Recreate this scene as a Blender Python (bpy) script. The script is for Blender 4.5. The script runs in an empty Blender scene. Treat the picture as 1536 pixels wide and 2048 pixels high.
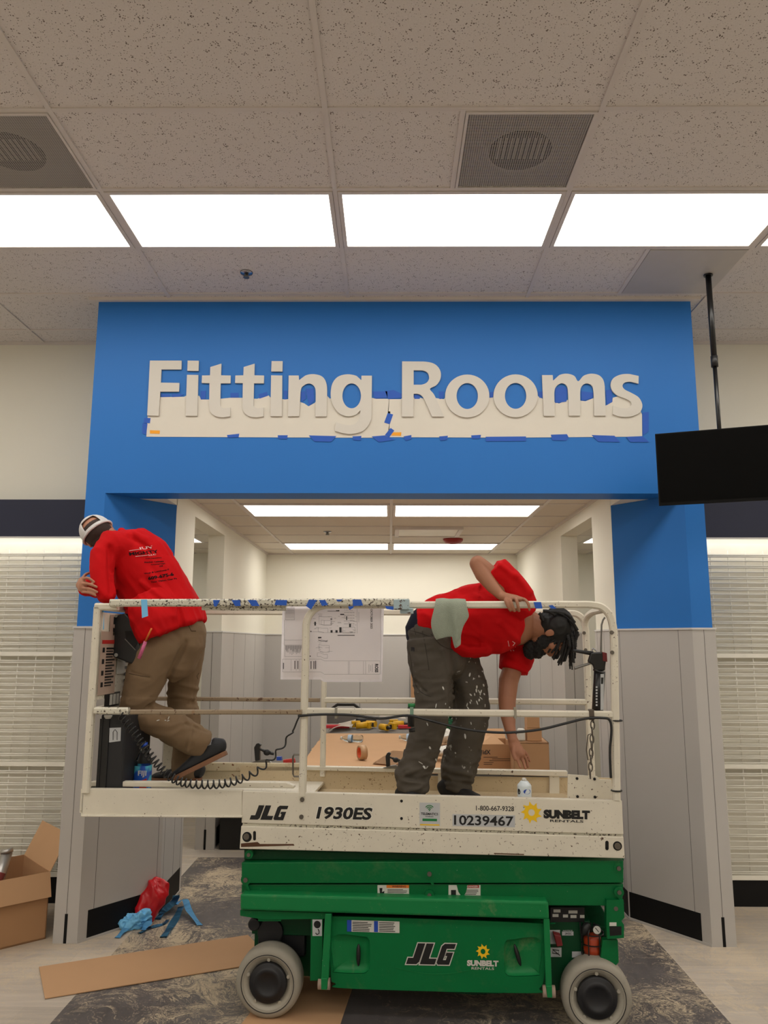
import bpy, bmesh, math, random
from mathutils import Vector, Matrix, noise
from mathutils.bvhtree import BVHTree
random.seed(7)
PI = math.pi
SC = bpy.context.scene
COL = SC.collection
V = Vector

# ---------------------------------------------------------------- camera
F_PX = 1540.0
PITCH, YAW, ROLL = math.radians(9.58), math.radians(0.44), math.radians(0.14)
CAM_H = 1.78
cam_d = bpy.data.cameras.new('camera')
cam = bpy.data.objects.new('camera', cam_d); COL.objects.link(cam)
cam_d.sensor_fit = 'VERTICAL'; cam_d.sensor_height = 24.0
cam_d.lens = 24.0 * F_PX / 2048.0
cam_d.clip_end = 60
CAM_M = (Matrix.Translation((0, 0, CAM_H)) @ Matrix.Rotation(YAW, 4, 'Z') @
         Matrix.Rotation(PI / 2 + PITCH, 4, 'X') @ Matrix.Rotation(ROLL, 4, 'Z'))
cam.matrix_world = CAM_M
SC.camera = cam
CP = V((0, 0, CAM_H)); CR = CAM_M.to_3x3()

# ---------------------------------------------------------------- view + world
SC.view_settings.view_transform = 'Standard'
SC.view_settings.look = 'None'
SC.view_settings.gamma = 1.0
SC.view_settings.use_curve_mapping = False
SC.view_settings.exposure = 0.15
world = bpy.data.worlds.new('world'); SC.world = world
world.use_nodes = True
world.node_tree.nodes['Background'].inputs[0].default_value = (1.0, 0.93, 0.84, 1)
world.node_tree.nodes['Background'].inputs[1].default_value = 0.25
LAMP = 4.6            # radiance of the ceiling troffer lenses
LAMP_COL = (1.0, 0.95, 0.87)
VALANCE = 7.0
INNER = 6.2

# ---------------------------------------------------------------- pixel -> place helpers
def ray(px, py):
    return (CR @ V(((px - 768) / F_PX, (1024 - py) / F_PX, -1))).normalized()
def hit(px, py, p, n):
    d = ray(px, py); n = V(n)
    return CP + d * ((V(p) - CP).dot(n) / d.dot(n))
def onY(px, py, y): return hit(px, py, (0, y, 0), (0, 1, 0))
def onZ(px, py, z=0.0): return hit(px, py, (0, 0, z), (0, 0, 1))
def onX(px, py, x): return hit(px, py, (x, 0, 0), (1, 0, 0))

LYAW = math.radians(-4.7)
LU = V((math.cos(LYAW), math.sin(LYAW), 0)); LO = V((-math.sin(LYAW), math.cos(LYAW), 0))
L0 = onZ(536, 2041)
LM = Matrix.Translation(L0) @ Matrix.Rotation(LYAW, 4, 'Z')
LMI = LM.inverted()
def W(px, py, off):            # world point at depth off behind the lift's near side
    return hit(px, py, L0 + LO * off, LO)
def L(px, py, off=0.0):        # same in the lift's own frame
    return LMI @ W(px, py, off)
def mpp(off): return (3.97 + off) / F_PX

# ---------------------------------------------------------------- materials
def S(r, g, b):
    f = lambda c: (c / 255 / 12.92) if c / 255 <= .04045 else ((c / 255 + .055) / 1.055) ** 2.4
    return (f(r), f(g), f(b), 1.0)
class NT:
    def __init__(s, name):
        s.m = bpy.data.materials.new(name); s.m.use_nodes = True
        s.t = s.m.node_tree; s.b = s.t.nodes['Principled BSDF']; s.out = s.t.nodes['Material Output']
        s._c = None
    def n(s, typ, **k):
        nd = s.t.nodes.new(typ)
        for a, v in k.items():
            if a.startswith('i_'):
                key = a[2:]
                key = int(key) if key.isdigit() else key.replace('_', ' ')
                s.set(nd.inputs[key], v)
            else: setattr(nd, a, v)
        return nd
    def set(s, sock, v):
        if isinstance(v, bpy.types.NodeSocket): s.t.links.new(v, sock)
        elif isinstance(v, bpy.types.Node): s.t.links.new(v.outputs[0], sock)
        else: sock.default_value = v
    def co(s, scale=(1, 1, 1), rot=(0, 0, 0)):
        if s._c is None: s._c = s.n('ShaderNodeTexCoord')
        mp = s.n('ShaderNodeMapping'); s.set(mp.inputs[0], s._c.outputs['Object'])
        mp.inputs['Scale'].default_value = scale; mp.inputs['Rotation'].default_value = rot
        return mp.outputs[0]
    def noise(s, scale, detail=3, rough=.5, dist=0, vec=None, sc=(1, 1, 1)):
        nd = s.n('ShaderNodeTexNoise'); s.set(nd.inputs['Vector'], vec if vec is not None else s.co(sc))
        nd.inputs['Scale'].default_value = scale; nd.inputs['Detail'].default_value = detail
        nd.inputs['Roughness'].default_value = rough; nd.inputs['Distortion'].default_value = dist
        return nd.outputs['Fac']
    def ramp(s, fac, a, b, c0=(0, 0, 0, 1), c1=(1, 1, 1, 1)):
        r = s.n('ShaderNodeValToRGB'); s.set(r.inputs[0], fac)
        r.color_ramp.elements[0].position = a; r.color_ramp.elements[1].position = b
        r.color_ramp.elements[0].color = c0; r.color_ramp.elements[1].color = c1
        return r.outputs[0]
    def mix(s, f, a, b, mode='MIX'):
        m = s.n('ShaderNodeMix', data_type='RGBA', blend_type=mode)
        s.set(m.inputs[0], f); s.set(m.inputs[6], a); s.set(m.inputs[7], b)
        return m.outputs[2]
    def math(s, op, a, b=0.0, c=0.0):
        m = s.n('ShaderNodeMath', operation=op); s.set(m.inputs[0], a); s.set(m.inputs[1], b); s.set(m.inputs[2], c)
        return m.outputs[0]
    def bump(s, h, st=.2, d=.01):
        b = s.n('ShaderNodeBump'); s.set(b.inputs['Height'], h); b.inputs['Strength'].default_value = st
        b.inputs['Distance'].default_value = d
        s.set(s.b.inputs['Normal'], b.outputs[0])
    def fin(s, col, rough=.6, metal=0.0, spec=None):
        s.set(s.b.inputs['Base Color'], col); s.set(s.b.inputs['Roughness'], rough)
        s.b.inputs['Metallic'].default_value = metal
        if spec is not None: s.b.inputs['Specular IOR Level'].default_value = spec
        return s.m
def sc4(c, k): return (c[0] * k, c[1] * k, c[2] * k, 1)
def paint(name, c, rough=.55, var=.08, scale=6, metal=0, bump=0.0, bs=60, spec=None):
    n = NT(name); f = n.noise(scale, 4)
    col = n.mix(f, sc4(c, 1 - var), sc4(c, 1 + var))
    if bump: n.bump(n.noise(bs, 4), bump, .004)
    return n.fin(col, rough, metal, spec)
def chipped(name, c, chip, lo=.66, scale=55, rough=.5, dirt=.12, rust=.72):
    n = NT(name)
    f = n.noise(scale, 6, .65); big = n.noise(3.0, 3)
    m = n.ramp(n.math('ADD', f, n.math('MULTIPLY', n.math('SUBTRACT', big, .5), .22)), lo, lo + .02)
    base = n.mix(n.noise(9, 4), sc4(c, 1 - dirt), sc4(c, 1 + dirt * .5))
    rs = n.ramp(n.noise(7, 6, .7, .6), rust, rust + .1)
    base = n.mix(n.math('MULTIPLY', rs, .6), base, S(140, 95, 50))
    n.bump(m, -.3, .002)
    return n.fin(n.mix(m, base, chip), rough)
def flat(name, c, rough=.6, metal=0, spec=None):
    return paint(name, c, rough, .03, 20, metal, spec=spec)
def emis(name, c, st, bands=None):
    n = NT(name); e = n.n('ShaderNodeEmission'); e.inputs[0].default_value = (*c[:3], 1)
    if bands:
        co = n.n('ShaderNodeSeparateXYZ'); n.set(co.inputs[0], n.co())
        w = n.math('COSINE', n.math('MULTIPLY', co.outputs[1], 2 * PI / bands))
        n.set(e.inputs[1], n.math('MULTIPLY_ADD', w, st * .22, st))
    else: e.inputs[1].default_value = st
    n.t.links.new(e.outputs[0], n.out.inputs[0])
    return n.m

# ---------------------------------------------------------------- mesh helpers
def BM(): return bmesh.new()
def bx(bm, x0, x1, y0, y1, z0, z1, mi=0):
    vs = [bm.verts.new((x, y, z)) for x in (x0, x1) for y in (y0, y1) for z in (z0, z1)]
    for q in ((0, 1, 3, 2), (4, 6, 7, 5), (0, 4, 5, 1), (2, 3, 7, 6), (0, 2, 6, 4), (1, 5, 7, 3)):
        f = bm.faces.new([vs[i] for i in q]); f.material_index = mi
def obox(bm, c, ax, ay, az, mi=0):       # oriented box: centre and three half-axis vectors
    c = V(c); vs = [bm.verts.new(c + ax * i + ay * j + az * k) for i in (-1, 1) for j in (-1, 1) for k in (-1, 1)]
    for q in ((0, 1, 3, 2), (4, 6, 7, 5), (0, 4, 5, 1), (2, 3, 7, 6), (0, 2, 6, 4), (1, 5, 7, 3)):
        f = bm.faces.new([vs[i] for i in q]); f.material_index = mi
def slab(bm, pts, vec, mi=0):            # closed prism from a 3D polygon swept by vec
    a = [bm.verts.new(V(p)) for p in pts]; b = [bm.verts.new(V(p) + V(vec)) for p in pts]
    n = len(pts)
    fs = [bm.faces.new(a[::-1]), bm.faces.new(b)]
    for i in range(n): fs.append(bm.faces.new((a[i], a[(i + 1) % n], b[(i + 1) % n], b[i])))
    for f in fs: f.material_index = mi
def prismz(bm, poly, z0, z1, mi=0): slab(bm, [(x, y, z0) for x, y in poly], (0, 0, z1 - z0), mi)
def quad(bm, pts, mi=0):
    f = bm.faces.new([bm.verts.new(V(p)) for p in pts]); f.material_index = mi
SQ = [(1, .6), (.6, 1), (-.6, 1), (-1, .6), (-1, -.6), (-.6, -1), (.6, -1), (1, -.6)]
def tube(bm, pts, r, n=10, prof=None, up=None, mi=0, rs=None, closed=False):
    pts = [V(p) for p in pts]; k = len(pts)
    T = []
    for i in range(k):
        a = pts[max(i - 1, 0)]; b = pts[min(i + 1, k - 1)]
        if closed: a = pts[(i - 1) % k]; b = pts[(i + 1) % k]
        t = (b - a); T.append(t.normalized() if t.length > 1e-9 else V((0, 0, 1)))
    u = V(up) if up is not None else (V((0, 0, 1)) if abs(T[0].z) < .9 else V((1, 0, 0)))
    prof = prof or [(math.cos(2 * PI * j / n), math.sin(2 * PI * j / n)) for j in range(n)]
    rings = []
    for i in range(k):
        t = T[i]; u = (u - t * u.dot(t))
        u = u.normalized() if u.length > 1e-6 else t.orthogonal().normalized()
        w = t.cross(u)
        # widen at mitres
        rr = rs[i] if rs else r
        rings.append([bm.verts.new(pts[i] + (u * c + w * s) * rr) for c, s in prof])
    m = len(prof)
    rng = range(k) if closed else range(k - 1)
    for i in rng:
        A, B = rings[i], rings[(i + 1) % k]
        for j in range(m):
            f = bm.faces.new((A[j], A[(j + 1) % m], B[(j + 1) % m], B[j])); f.material_index = mi; f.smooth = len(prof) > 8 or prof is None
    if not closed:
        f = bm.faces.new(rings[0][::-1]); f.material_index = mi
        f = bm.faces.new(rings[-1]); f.material_index = mi
def lathe(bm, c, axis, prof, n=24, mi=0, smooth=True, caps=True):   # prof: (radius, distance along axis)
    c = V(c); ax = V(axis).normalized(); u = ax.orthogonal().normalized(); w = ax.cross(u)
    rings = []
    for r, h in prof:
        if r < 1e-6: rings.append([bm.verts.new(c + ax * h)])
        else: rings.append([bm.verts.new(c + ax * h + (u * math.cos(2 * PI * j / n) + w * math.sin(2 * PI * j / n)) * r) for j in range(n)])
    for A, B in zip(rings, rings[1:]):
        for j in range(n):
            if len(A) == 1 and len(B) == 1: continue
            if len(A) == 1: f = bm.faces.new((A[0], B[(j + 1) % n], B[j]))
            elif len(B) == 1: f = bm.faces.new((A[j], A[(j + 1) % n], B[0]))
            else: f = bm.faces.new((A[j], A[(j + 1) % n], B[(j + 1) % n], B[j]))
            f.smooth = smooth; f.material_index = mi
    for R in (rings[0], rings[-1]):
        if len(R) > 1 and caps:
            f = bm.faces.new(R); f.material_index = mi
def cyl(bm, a, b, r, n=16, mi=0, r2=None):
    a = V(a); b = V(b); lathe(bm, a, b - a, [(r, 0), (r if r2 is None else r2, (b - a).length)], n, mi)
def ellip(bm, c, ax, ay, az, nu=20, nv=12):
    c = V(c); rows = []
    for i in range(nv + 1):
        th = PI * i / nv
        if i in (0, nv): rows.append([bm.verts.new(c + az * math.cos(th))])
        else: rows.append([bm.verts.new(c + az * math.cos(th) + (ax * math.cos(2 * PI * j / nu) + ay * math.sin(2 * PI * j / nu)) * math.sin(th)) for j in range(nu)])
    for A, B in zip(rows, rows[1:]):
        for j in range(nu):
            if len(A) == 1: bm.faces.new((A[0], B[j], B[(j + 1) % nu]))
            elif len(B) == 1: bm.faces.new((A[j], B[0], A[(j + 1) % nu]))
            else: bm.faces.new((A[j], B[j], B[(j + 1) % nu], A[(j + 1) % nu]))
def smooth_pts(pts, n=6, closed=False):
    pts = [V(p) for p in pts]; out = []; k = len(pts)
    rng = range(k) if closed else range(k - 1)
    for i in rng:
        g = (lambda j: pts[j % k]) if closed else (lambda j: pts[min(max(j, 0), k - 1)])
        p0, p1, p2, p3 = g(i - 1), g(i), g(i + 1), g(i + 2)
        for s in range(n):
            t = s / n
            out.append(.5 * ((2 * p1) + (p2 - p0) * t + (2 * p0 - 5 * p1 + 4 * p2 - p3) * t * t + (3 * p1 - p0 - 3 * p2 + p3) * t ** 3))
    if not closed: out.append(pts[-1])
    return out
MI = {}
def mk(name, bm, mat, parent=None, world=True, label=None, cat=None, group=None, kind=None, bevel=0, smooth=False, seg=2):
    me = bm if isinstance(bm, bpy.types.Mesh) else None
    if me is None:
        bmesh.ops.recalc_face_normals(bm, faces=bm.faces)
        me = bpy.data.meshes.new(name); bm.to_mesh(me); bm.free()
    for m in (mat if isinstance(mat, (list, tuple)) else [mat]): me.materials.append(m)
    o = bpy.data.objects.new(name, me); COL.objects.link(o)
    if parent is not None:
        if world: me.transform(MI[parent.name].inverted())
        o.parent = parent; MI[o.name] = MI[parent.name]
    else: MI[o.name] = Matrix.Identity(4)
    if smooth:
        for p in me.polygons: p.use_smooth = True
    if bevel:
        b = o.modifiers.new('bevel', 'BEVEL'); b.width = bevel; b.segments = seg; b.limit_method = 'ANGLE'; b.angle_limit = .6
        b.harden_normals = False
    tag(o, label, cat, group, kind)
    return o
def tag(o, label=None, cat=None, group=None, kind=None):
    if label: o['label'] = label
    if cat: o['category'] = cat
    if group: o['group'] = group
    if kind: o['kind'] = kind
    return o
def empty(name, M, label, cat, group=None):
    o = bpy.data.objects.new(name, None); COL.objects.link(o)
    if not isinstance(M, Matrix): M = Matrix.Translation(V(M))
    o.matrix_world = M; MI[o.name] = M.copy(); o.empty_display_size = .1
    return tag(o, label, cat, group)
def struct(name, bm, mat, **k): return mk(name, bm, mat, kind='structure', **k)
def dup(root, M, label, group=None):
    r = root.copy(); COL.objects.link(r); r.matrix_world = M; r['label'] = label
    if group: r['group'] = group
    for ch in list(root.children):
        c = ch.copy(); COL.objects.link(c); c.parent = r
        for g in list(ch.children):
            d = g.copy(); COL.objects.link(d); d.parent = c
    return r
def text_raw(s, bold=0.0, res=3):
    cu = bpy.data.curves.new('t', 'FONT'); cu.body = s; cu.offset = bold; cu.resolution_u = res; cu.size = 1
    o = bpy.data.objects.new('t', cu); COL.objects.link(o)
    me = bpy.data.meshes.new_from_object(o.evaluated_get(bpy.context.evaluated_depsgraph_get()))
    vs = [v.co.copy() for v in me.vertices]; fs = [tuple(p.vertices) for p in me.polygons]
    bpy.data.objects.remove(o); bpy.data.curves.remove(cu); bpy.data.meshes.remove(me)
    return vs, fs
def text_on(bm, s, q, bold=0.0, mi=0, shear=0.0, res=3, fn=None):   # q = bl, br, tr, tl
    vs, fs = text_raw(s, bold, res)
    if not vs: return
    for v in vs: v.x += shear * v.y
    x0 = min(v.x for v in vs); x1 = max(v.x for v in vs); y0 = min(v.y for v in vs); y1 = max(v.y for v in vs)
    q = [V(p) for p in q]; nv = []
    for v in vs:
        a = (v.x - x0) / max(x1 - x0, 1e-6); b = (v.y - y0) / max(y1 - y0, 1e-6)
        p = (q[0] * (1 - a) + q[1] * a) * (1 - b) + (q[3] * (1 - a) + q[2] * a) * b
        nv.append(fn(p) if fn else p)
    bv = [bm.verts.new(p) if p is not None else None for p in nv]
    for f in fs:
        if all(bv[i] is not None for i in f):
            try: g = bm.faces.new([bv[i] for i in f]); g.material_index = mi
            except ValueError: pass
def remesh(bm, vox, it=2, fac=.5):
    bmesh.ops.recalc_face_normals(bm, faces=bm.faces)
    me = bpy.data.meshes.new('tmp'); bm.to_mesh(me); bm.free()
    o = bpy.data.objects.new('tmp', me); COL.objects.link(o)
    r = o.modifiers.new('r', 'REMESH'); r.mode = 'VOXEL'; r.voxel_size = vox
    if it:
        s = o.modifiers.new('s', 'SMOOTH'); s.iterations = it; s.factor = fac
    out = bpy.data.meshes.new_from_object(o.evaluated_get(bpy.context.evaluated_depsgraph_get()))
    bpy.data.objects.remove(o); bpy.data.meshes.remove(me)
    for p in out.polygons: p.use_smooth = True
    return out

def vdata(me):
    """vertex positions and normals read once (writing back in one go)"""
    n_ = len(me.vertices); c = [0.0] * (3 * n_); q = [0.0] * (3 * n_)
    me.vertices.foreach_get('co', c); me.vertices.foreach_get('normal', q)
    return [V(c[i:i + 3]) for i in range(0, 3 * n_, 3)], [V(q[i:i + 3]) for i in range(0, 3 * n_, 3)]
def vset(me, co):
    me.vertices.foreach_set('co', [x for p in co for x in p]); me.update()
def displace(me, fn):      # fn(point, normal) -> new point
    co, no = vdata(me); vset(me, [fn(p, q) for p, q in zip(co, no)])
# ================================================================= materials of the place
CEIL_Z, GY = 4.10, 5.74
def ceil_mat():
    n = NT('acoustic_tile')
    v = n.n('ShaderNodeTexVoronoi'); n.set(v.inputs['Vector'], n.co()); v.inputs['Scale'].default_value = 105
    sz = n.noise(30, 2)
    m = n.math('LESS_THAN', v.outputs['Distance'], n.math('MULTIPLY_ADD', n.math('SUBTRACT', sz, .40), 1.0, .085))
    base = n.mix(n.noise(140, 3), S(216, 208, 203), S(234, 228, 223))
    n.bump(n.math('SUBTRACT', n.noise(120, 4), m), .25, .004)
    return n.fin(n.mix(m, base, S(120, 108, 100)), .95)
M_tile = ceil_mat()
M_tbar = paint('ceiling_grid_white', S(222, 214, 208), .5)
M_wall = paint('wall_paint_cream', S(236, 232, 218), .7, .02, 3)
M_blue = paint('portal_blue_paint', S(22, 112, 196), .55, .03, 3, bump=.03, bs=90)
M_grey = paint('wainscot_grey', S(186, 182, 178), .55, .03, 4)
M_greyd = paint('wainscot_seam', S(105, 101, 98), .7)
M_cap = paint('wainscot_cap', S(210, 208, 206), .45)
M_black = paint('black_base', S(11, 11, 13), .6, spec=.25)
M_navy = paint('navy_paint', S(28, 33, 58), .6)
M_white = paint('white_steel', S(240, 236, 224), .45)
def floor_mat():
    n = NT('vinyl_plank_floor')
    sep = n.n('ShaderNodeSeparateXYZ'); n.set(sep.inputs[0], n.co())
    X, Y = sep.outputs[0], sep.outputs[1]
    br = n.n('ShaderNodeTexBrick'); n.set(br.inputs['Vector'], n.co((1, 1, 1)))
    br.inputs['Scale'].default_value = 1; br.inputs['Brick Width'].default_value = 1.2; br.inputs['Row Height'].default_value = .18
    br.inputs['Mortar Size'].default_value = .0012; br.inputs['Color1'].default_value = (.40, .40, .40, 1); br.inputs['Color2'].default_value = (.6, .6, .6, 1); br.inputs['Mortar'].default_value = (.33, .33, .33, 1)
    grain = n.noise(4, 6, .6, .3, sc=(.7, 7, 1))
    light = n.mix(grain, S(158, 148, 138), S(204, 193, 180))
    light = n.mix(.45, light, br.outputs[0], 'OVERLAY')
    grain2 = n.noise(5, 6, .6, .5, sc=(3, 1.2, 1))
    dark = n.mix(grain2, S(72, 67, 68), S(104, 99, 99))
    dark = n.mix(.35, dark, br.outputs[0], 'OVERLAY')
    inx = n.math('MULTIPLY', n.math('GREATER_THAN', X, -1.6), n.math('LESS_THAN', X, 1.62))
    dm = n.math('MULTIPLY', inx, n.math('LESS_THAN', Y, 6.82))
    base = n.mix(dm, light, dark)
    # drywall dust: smeared swirls
    w = n.noise(1.6, 4, .6, 1.2)
    wv = n.n('ShaderNodeVectorMath', operation='ADD'); n.set(wv.inputs[0], n.co())
    cmb = n.n('ShaderNodeCombineXYZ'); n.set(cmb.inputs[0], n.math('MULTIPLY', w, .9)); n.set(cmb.inputs[1], n.math('MULTIPLY', n.noise(2.3, 3), .7))
    n.set(wv.inputs[1], cmb.outputs[0])
    sw = n.noise(9, 8, .72, 1.8, vec=wv.outputs[0])
    fine = n.noise(38, 6, .75, 2.2, vec=wv.outputs[0])
    patch = n.noise(1.3, 4, .6, .4)
    ym = n.math('SUBTRACT', Y, 5.2); near = n.math('SUBTRACT', 1.0, n.math('MULTIPLY', n.math('ABSOLUTE', ym), .5)); 
    k = n.math('ADD', n.math('ADD', n.math('MULTIPLY', sw, .42), n.math('MULTIPLY', fine, .58)), n.math('MULTIPLY', n.math('SUBTRACT', patch, .5), .55))
    k = n.math('ADD', k, n.math('MULTIPLY', n.math('MAXIMUM', near, 0), .07))
    d1 = n.ramp(k, .525, .63)
    amt = n.math('MULTIPLY', d1, n.math('MULTIPLY_ADD', dm, .26, .44))
    return n.fin(n.mix(amt, base, S(226, 206, 174)), n.math('MULTIPLY_ADD', d1, .35, .42))
M_floor = floor_mat()
M_lens = emis('troffer_lens', LAMP_COL, LAMP, .2032)
M_lens2 = emis('corridor_lens', LAMP_COL, INNER, .2032)

# ================================================================= shell
b = BM(); bx(b, -7, 7, -6, 11, -.1, 0); struct('floor', b, M_floor)
b = BM(); bx(b, -7, 7, -6, GY + .1, CEIL_Z, CEIL_Z + .1); struct('ceiling', b, M_tile)
b = BM(); bx(b, -7.1, -7, -6, 11, 0, CEIL_Z); struct('wall_left', b, M_wall)
b = BM(); bx(b, 7, 7.1, -6, 11, 0, CEIL_Z); struct('wall_right', b, M_wall)
b = BM(); bx(b, -7, 7, -6.1, -6, 0, CEIL_Z); struct('wall_rear', b, M_wall)
b = BM(); bx(b, -7, -2.0, GY, GY + .12, 0, CEIL_Z); bx(b, 2.05, 7, GY, GY + .12, 0, CEIL_Z)
struct('wall_back', b, M_wall)
# ceiling grid
GX0, GY0 = -.288, 3.05
b = BM()
for i in range(-6, 8):
    x = GX0 + 1.2192 * i
    if abs(x) < 7: bx(b, x - .012, x + .012, -6, GY, CEIL_Z - .008, CEIL_Z + .01)
for j in range(-15, 6):
    y = GY0 + .6096 * j
    if y < GY: bx(b, -7, 7, y - .012, y + .012, CEIL_Z - .007, CEIL_Z + .01)
for x0, y in ((.931 - .6096, 3.05), (-1.507 - .6096, 3.05), (2.15 - .6096, 4.27)):
    bx(b, x0 - .012, x0 + .012, y, y + .6096, CEIL_Z - .008, CEIL_Z + .01)
bx(b, -7, 7, GY - .02, GY, CEIL_Z - .02, CEIL_Z)
bx(b, -2.06, 2.11, 4.93, 4.965, CEIL_Z - .022, CEIL_Z)
struct('trim_1', b, M_tbar)

def troffer(x, y, z, lens, label, group, w=1.2192, d=.6096):
    r = empty('ceiling_light', (x + w / 2, y + d / 2, z), label, 'ceiling light', group)
    b = BM(); t = .022
    x0, x1, y0, y1 = x + .014, x + w - .014, y + .014, y + d - .014
    bx(b, x0, x1, y0, y0 + t, z - .012, z + .0); bx(b, x0, x1, y1 - t, y1, z - .012, z)
    bx(b, x0, x0 + t, y0 + t, y1 - t, z - .012, z); bx(b, x1 - t, x1, y0 + t, y1 - t, z - .012, z)
    mk('frame', b, M_tbar, r)
    b = BM(); bx(b, x0 + t, x1 - t, y0 + t, y1 - t, z - .006, z - .001)
    mk('lens', b, lens, r)
    return r
tl = {-2: 'ceiling light troffer cut off by the left edge of the photo above the blue portal',
      -1: 'ceiling light troffer above the first letters of the sign, second from the left',
      0: 'ceiling light troffer between the two long grid bars, above the second word of the sign',
      1: 'ceiling light troffer beside the hanging pole plate, right of the sign'}
for j, y in enumerate((3.66, 1.22, -1.22, -3.66)):  # first row is in view; the rest are added to light camera-facing surfaces
    for i in range(-5, 6):
        if j == 0 and i in tl: lb = tl[i]
        elif j == 0: lb = 'ceiling light troffer of the front row, outside the photo'
        else: lb = 'ceiling light troffer in an unseen row added behind the camera'
        troffer(GX0 + 1.2192 * i, y, CEIL_Z, M_lens, lb, 'troffers in the shop ceiling')

def diffuser_mat():
    n = NT('perforated_plate')
    v = n.n('ShaderNodeTexVoronoi'); v.inputs['Randomness'].default_value = 0; v.inputs['Scale'].default_value = 95; n.set(v.inputs['Vector'], n.co())
    m = n.math('LESS_THAN', v.outputs['Distance'], .44)
    n.set(n.b.inputs['Alpha'], n.math('SUBTRACT', 1.0, m))
    return n.fin(S(196, 190, 184), .5)
M_perf = diffuser_mat()
M_duct = paint('duct_grey', S(150, 145, 140), .5); M_ductd = paint('duct_dark', S(48, 45, 44), .6)
def diffuser(x, y, label):
    r = empty('air_diffuser', (x + .305, y + .305, CEIL_Z), label, 'air vent', 'perforated ceiling air diffusers')
    z = CEIL_Z; b = BM(); e = .014; s = .6096
    bx(b, x + e, x + s - e, y + e, y + s - e, z - .0012, z - .001); 
    mk('back_pan', b, M_duct, r)
    b = BM(); q = .012
    bx(b, x + e, x + s - e, y + e, y + e + q, z - .014, z - .004); bx(b, x + e, x + s - e, y + s - e - q, y + s - e, z - .014, z - .004)
    bx(b, x + e, x + e + q, y + e + q, y + s - e - q, z - .014, z - .004); bx(b, x + s - e - q, x + s - e, y + e + q, y + s - e - q, z - .014, z - .004)
    mk('frame', b, M_tbar, r)
    b = BM(); c = (x + .3, y + .3)
    cyl(b, (c[0], c[1], z - .003), (c[0], c[1], z - .0014), .15, 32)
    mk('duct_opening', b, M_ductd, r)
    b = BM()
    for k in range(9): bx(b, c[0] - .11 + k * .027, c[0] - .099 + k * .027, c[1] - .1, c[1] + .06, z - .005, z - .003)
    mk('louvre', b, M_duct, r)
    b = BM(); bx(b, x + e + q, x + s - e - q, y + e + q, y + s - e - q, z - .010, z - .009)
    mk('perforated_face', b, M_perf, r)
diffuser(.931 - .6096, 3.05, 'perforated air diffuser in the ceiling right of centre, beside the third light')
diffuser(-1.507 - .6096, 3.05, 'perforated air diffuser in the ceiling at the left edge of the photo')
# sprinkler
M_chrome = paint('chrome', S(170, 172, 178), .25, .05, 10, metal=1)
M_steel = paint('steel', S(130, 128, 124), .4, .1, 30, metal=.8)
def sprinkler(c, label, mat=M_chrome):
    r = empty('fire_sprinkler', c, label, 'fire sprinkler'); c = V(c)
    b = BM(); lathe(b, c, (0, 0, -1), [(.0, 0), (.042, 0), (.038, .008), (.016, .012), (0, .012)], 24); mk('cover_plate', b, mat, r)
    b = BM(); cyl(b, c - V((0, 0, .01)), c - V((0, 0, .035)), .008, 10); cyl(b, c - V((0, 0, .033)), c - V((0, 0, .036)), .02, 12)
    for s in (-1, 1): tube(b, [c + V((s * .008, 0, -.012)), c + V((s * .016, 0, -.024)), c + V((s * .006, 0, -.034))], .003, 6)
    mk('nozzle', b, M_steel, r)
sprinkler(onZ(493, 545, CEIL_Z - .001), 'chrome fire sprinkler head in the ceiling above the sign')

# ================================================================= portal
MX = .025
def mir(poly, s): return poly if s < 0 else [(2 * MX - x, y) for x, y in poly]
colp = [(-2.0, 4.96), (-1.872, 4.96), (-1.525, 5.417), (-1.60, 5.50), (-2.0, GY)]
ZH, ZW, ZI = 2.742, 1.862, 2.865
b = BM()
bx(b, -2.0, 2.05, 4.96, 5.17, ZH, CEIL_Z)
bx(b, -2.0, -1.9, 5.17, GY, ZH, CEIL_Z); bx(b, 1.95, 2.05, 5.17, GY, ZH, CEIL_Z)
for s in (-1, 1): prismz(b, mir(colp, s), ZW, ZH)
struct('wall_portal', b, M_blue)
# interior white walls
post = [(-1.525, 5.42), (-1.525, 5.95), (-1.68, 5.95), (-1.68, 5.60)]
for s, nm in ((-1, 'wall_corridor_left'), (1, 'wall_corridor_right')):
    b = BM(); f = (lambda x: x) if s < 0 else (lambda x: 2 * MX - x)
    def B2(x0, x1, *r): a, c = sorted((f(x0), f(x1))); bx(b, a, c, *r)
    prismz(b, mir(post, s), ZW, ZI)
    prismz(b, mir([(-1.76, 5.172), (-1.525, 5.172), (-1.525, 5.43), (-1.76, 5.43)], s), ZH + .001, ZI + .3)
    B2(-1.68, -1.53, 5.95, 7.07, 2.75, ZI + .2)
    B2(-1.68, -1.53, 7.07, 9.53, ZW, ZI + .2)
    B2(-4.3, -4.2, GY + .12, 9.6, 0, ZI + .2)
    B2(-4.3, -1.68, 9.53, 9.63, 0, ZI + .2)
    B2(-4.3, -1.70, GY + .13, GY + .2, 0, ZI + .2)
    struct(nm, b, M_wall)
b = BM(); bx(b, -1.68, 1.73, 9.53, 9.65, ZW, ZI + .2); struct('wall_corridor_end', b, M_wall)
b = BM(); bx(b, -1.9, 1.95, 5.171, GY + .13, ZI, ZI + .08); bx(b, -4.3, 4.35, GY + .13, 9.65, ZI, ZI + .08)
M_tile2 = paint('corridor_tile', S(222, 212, 198), .95, .04, 60, bump=.1, bs=150)
struct('ceiling_corridor', b, M_tile2)
b = BM(); CX0 = .012
for i in range(-3, 4):
    x = CX0 + 1.2192 * i; bx(b, x - .012, x + .012, 5.172 if abs(x) < 1.5 else 5.9, 9.53, ZI - .008, ZI + .01)
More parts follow.
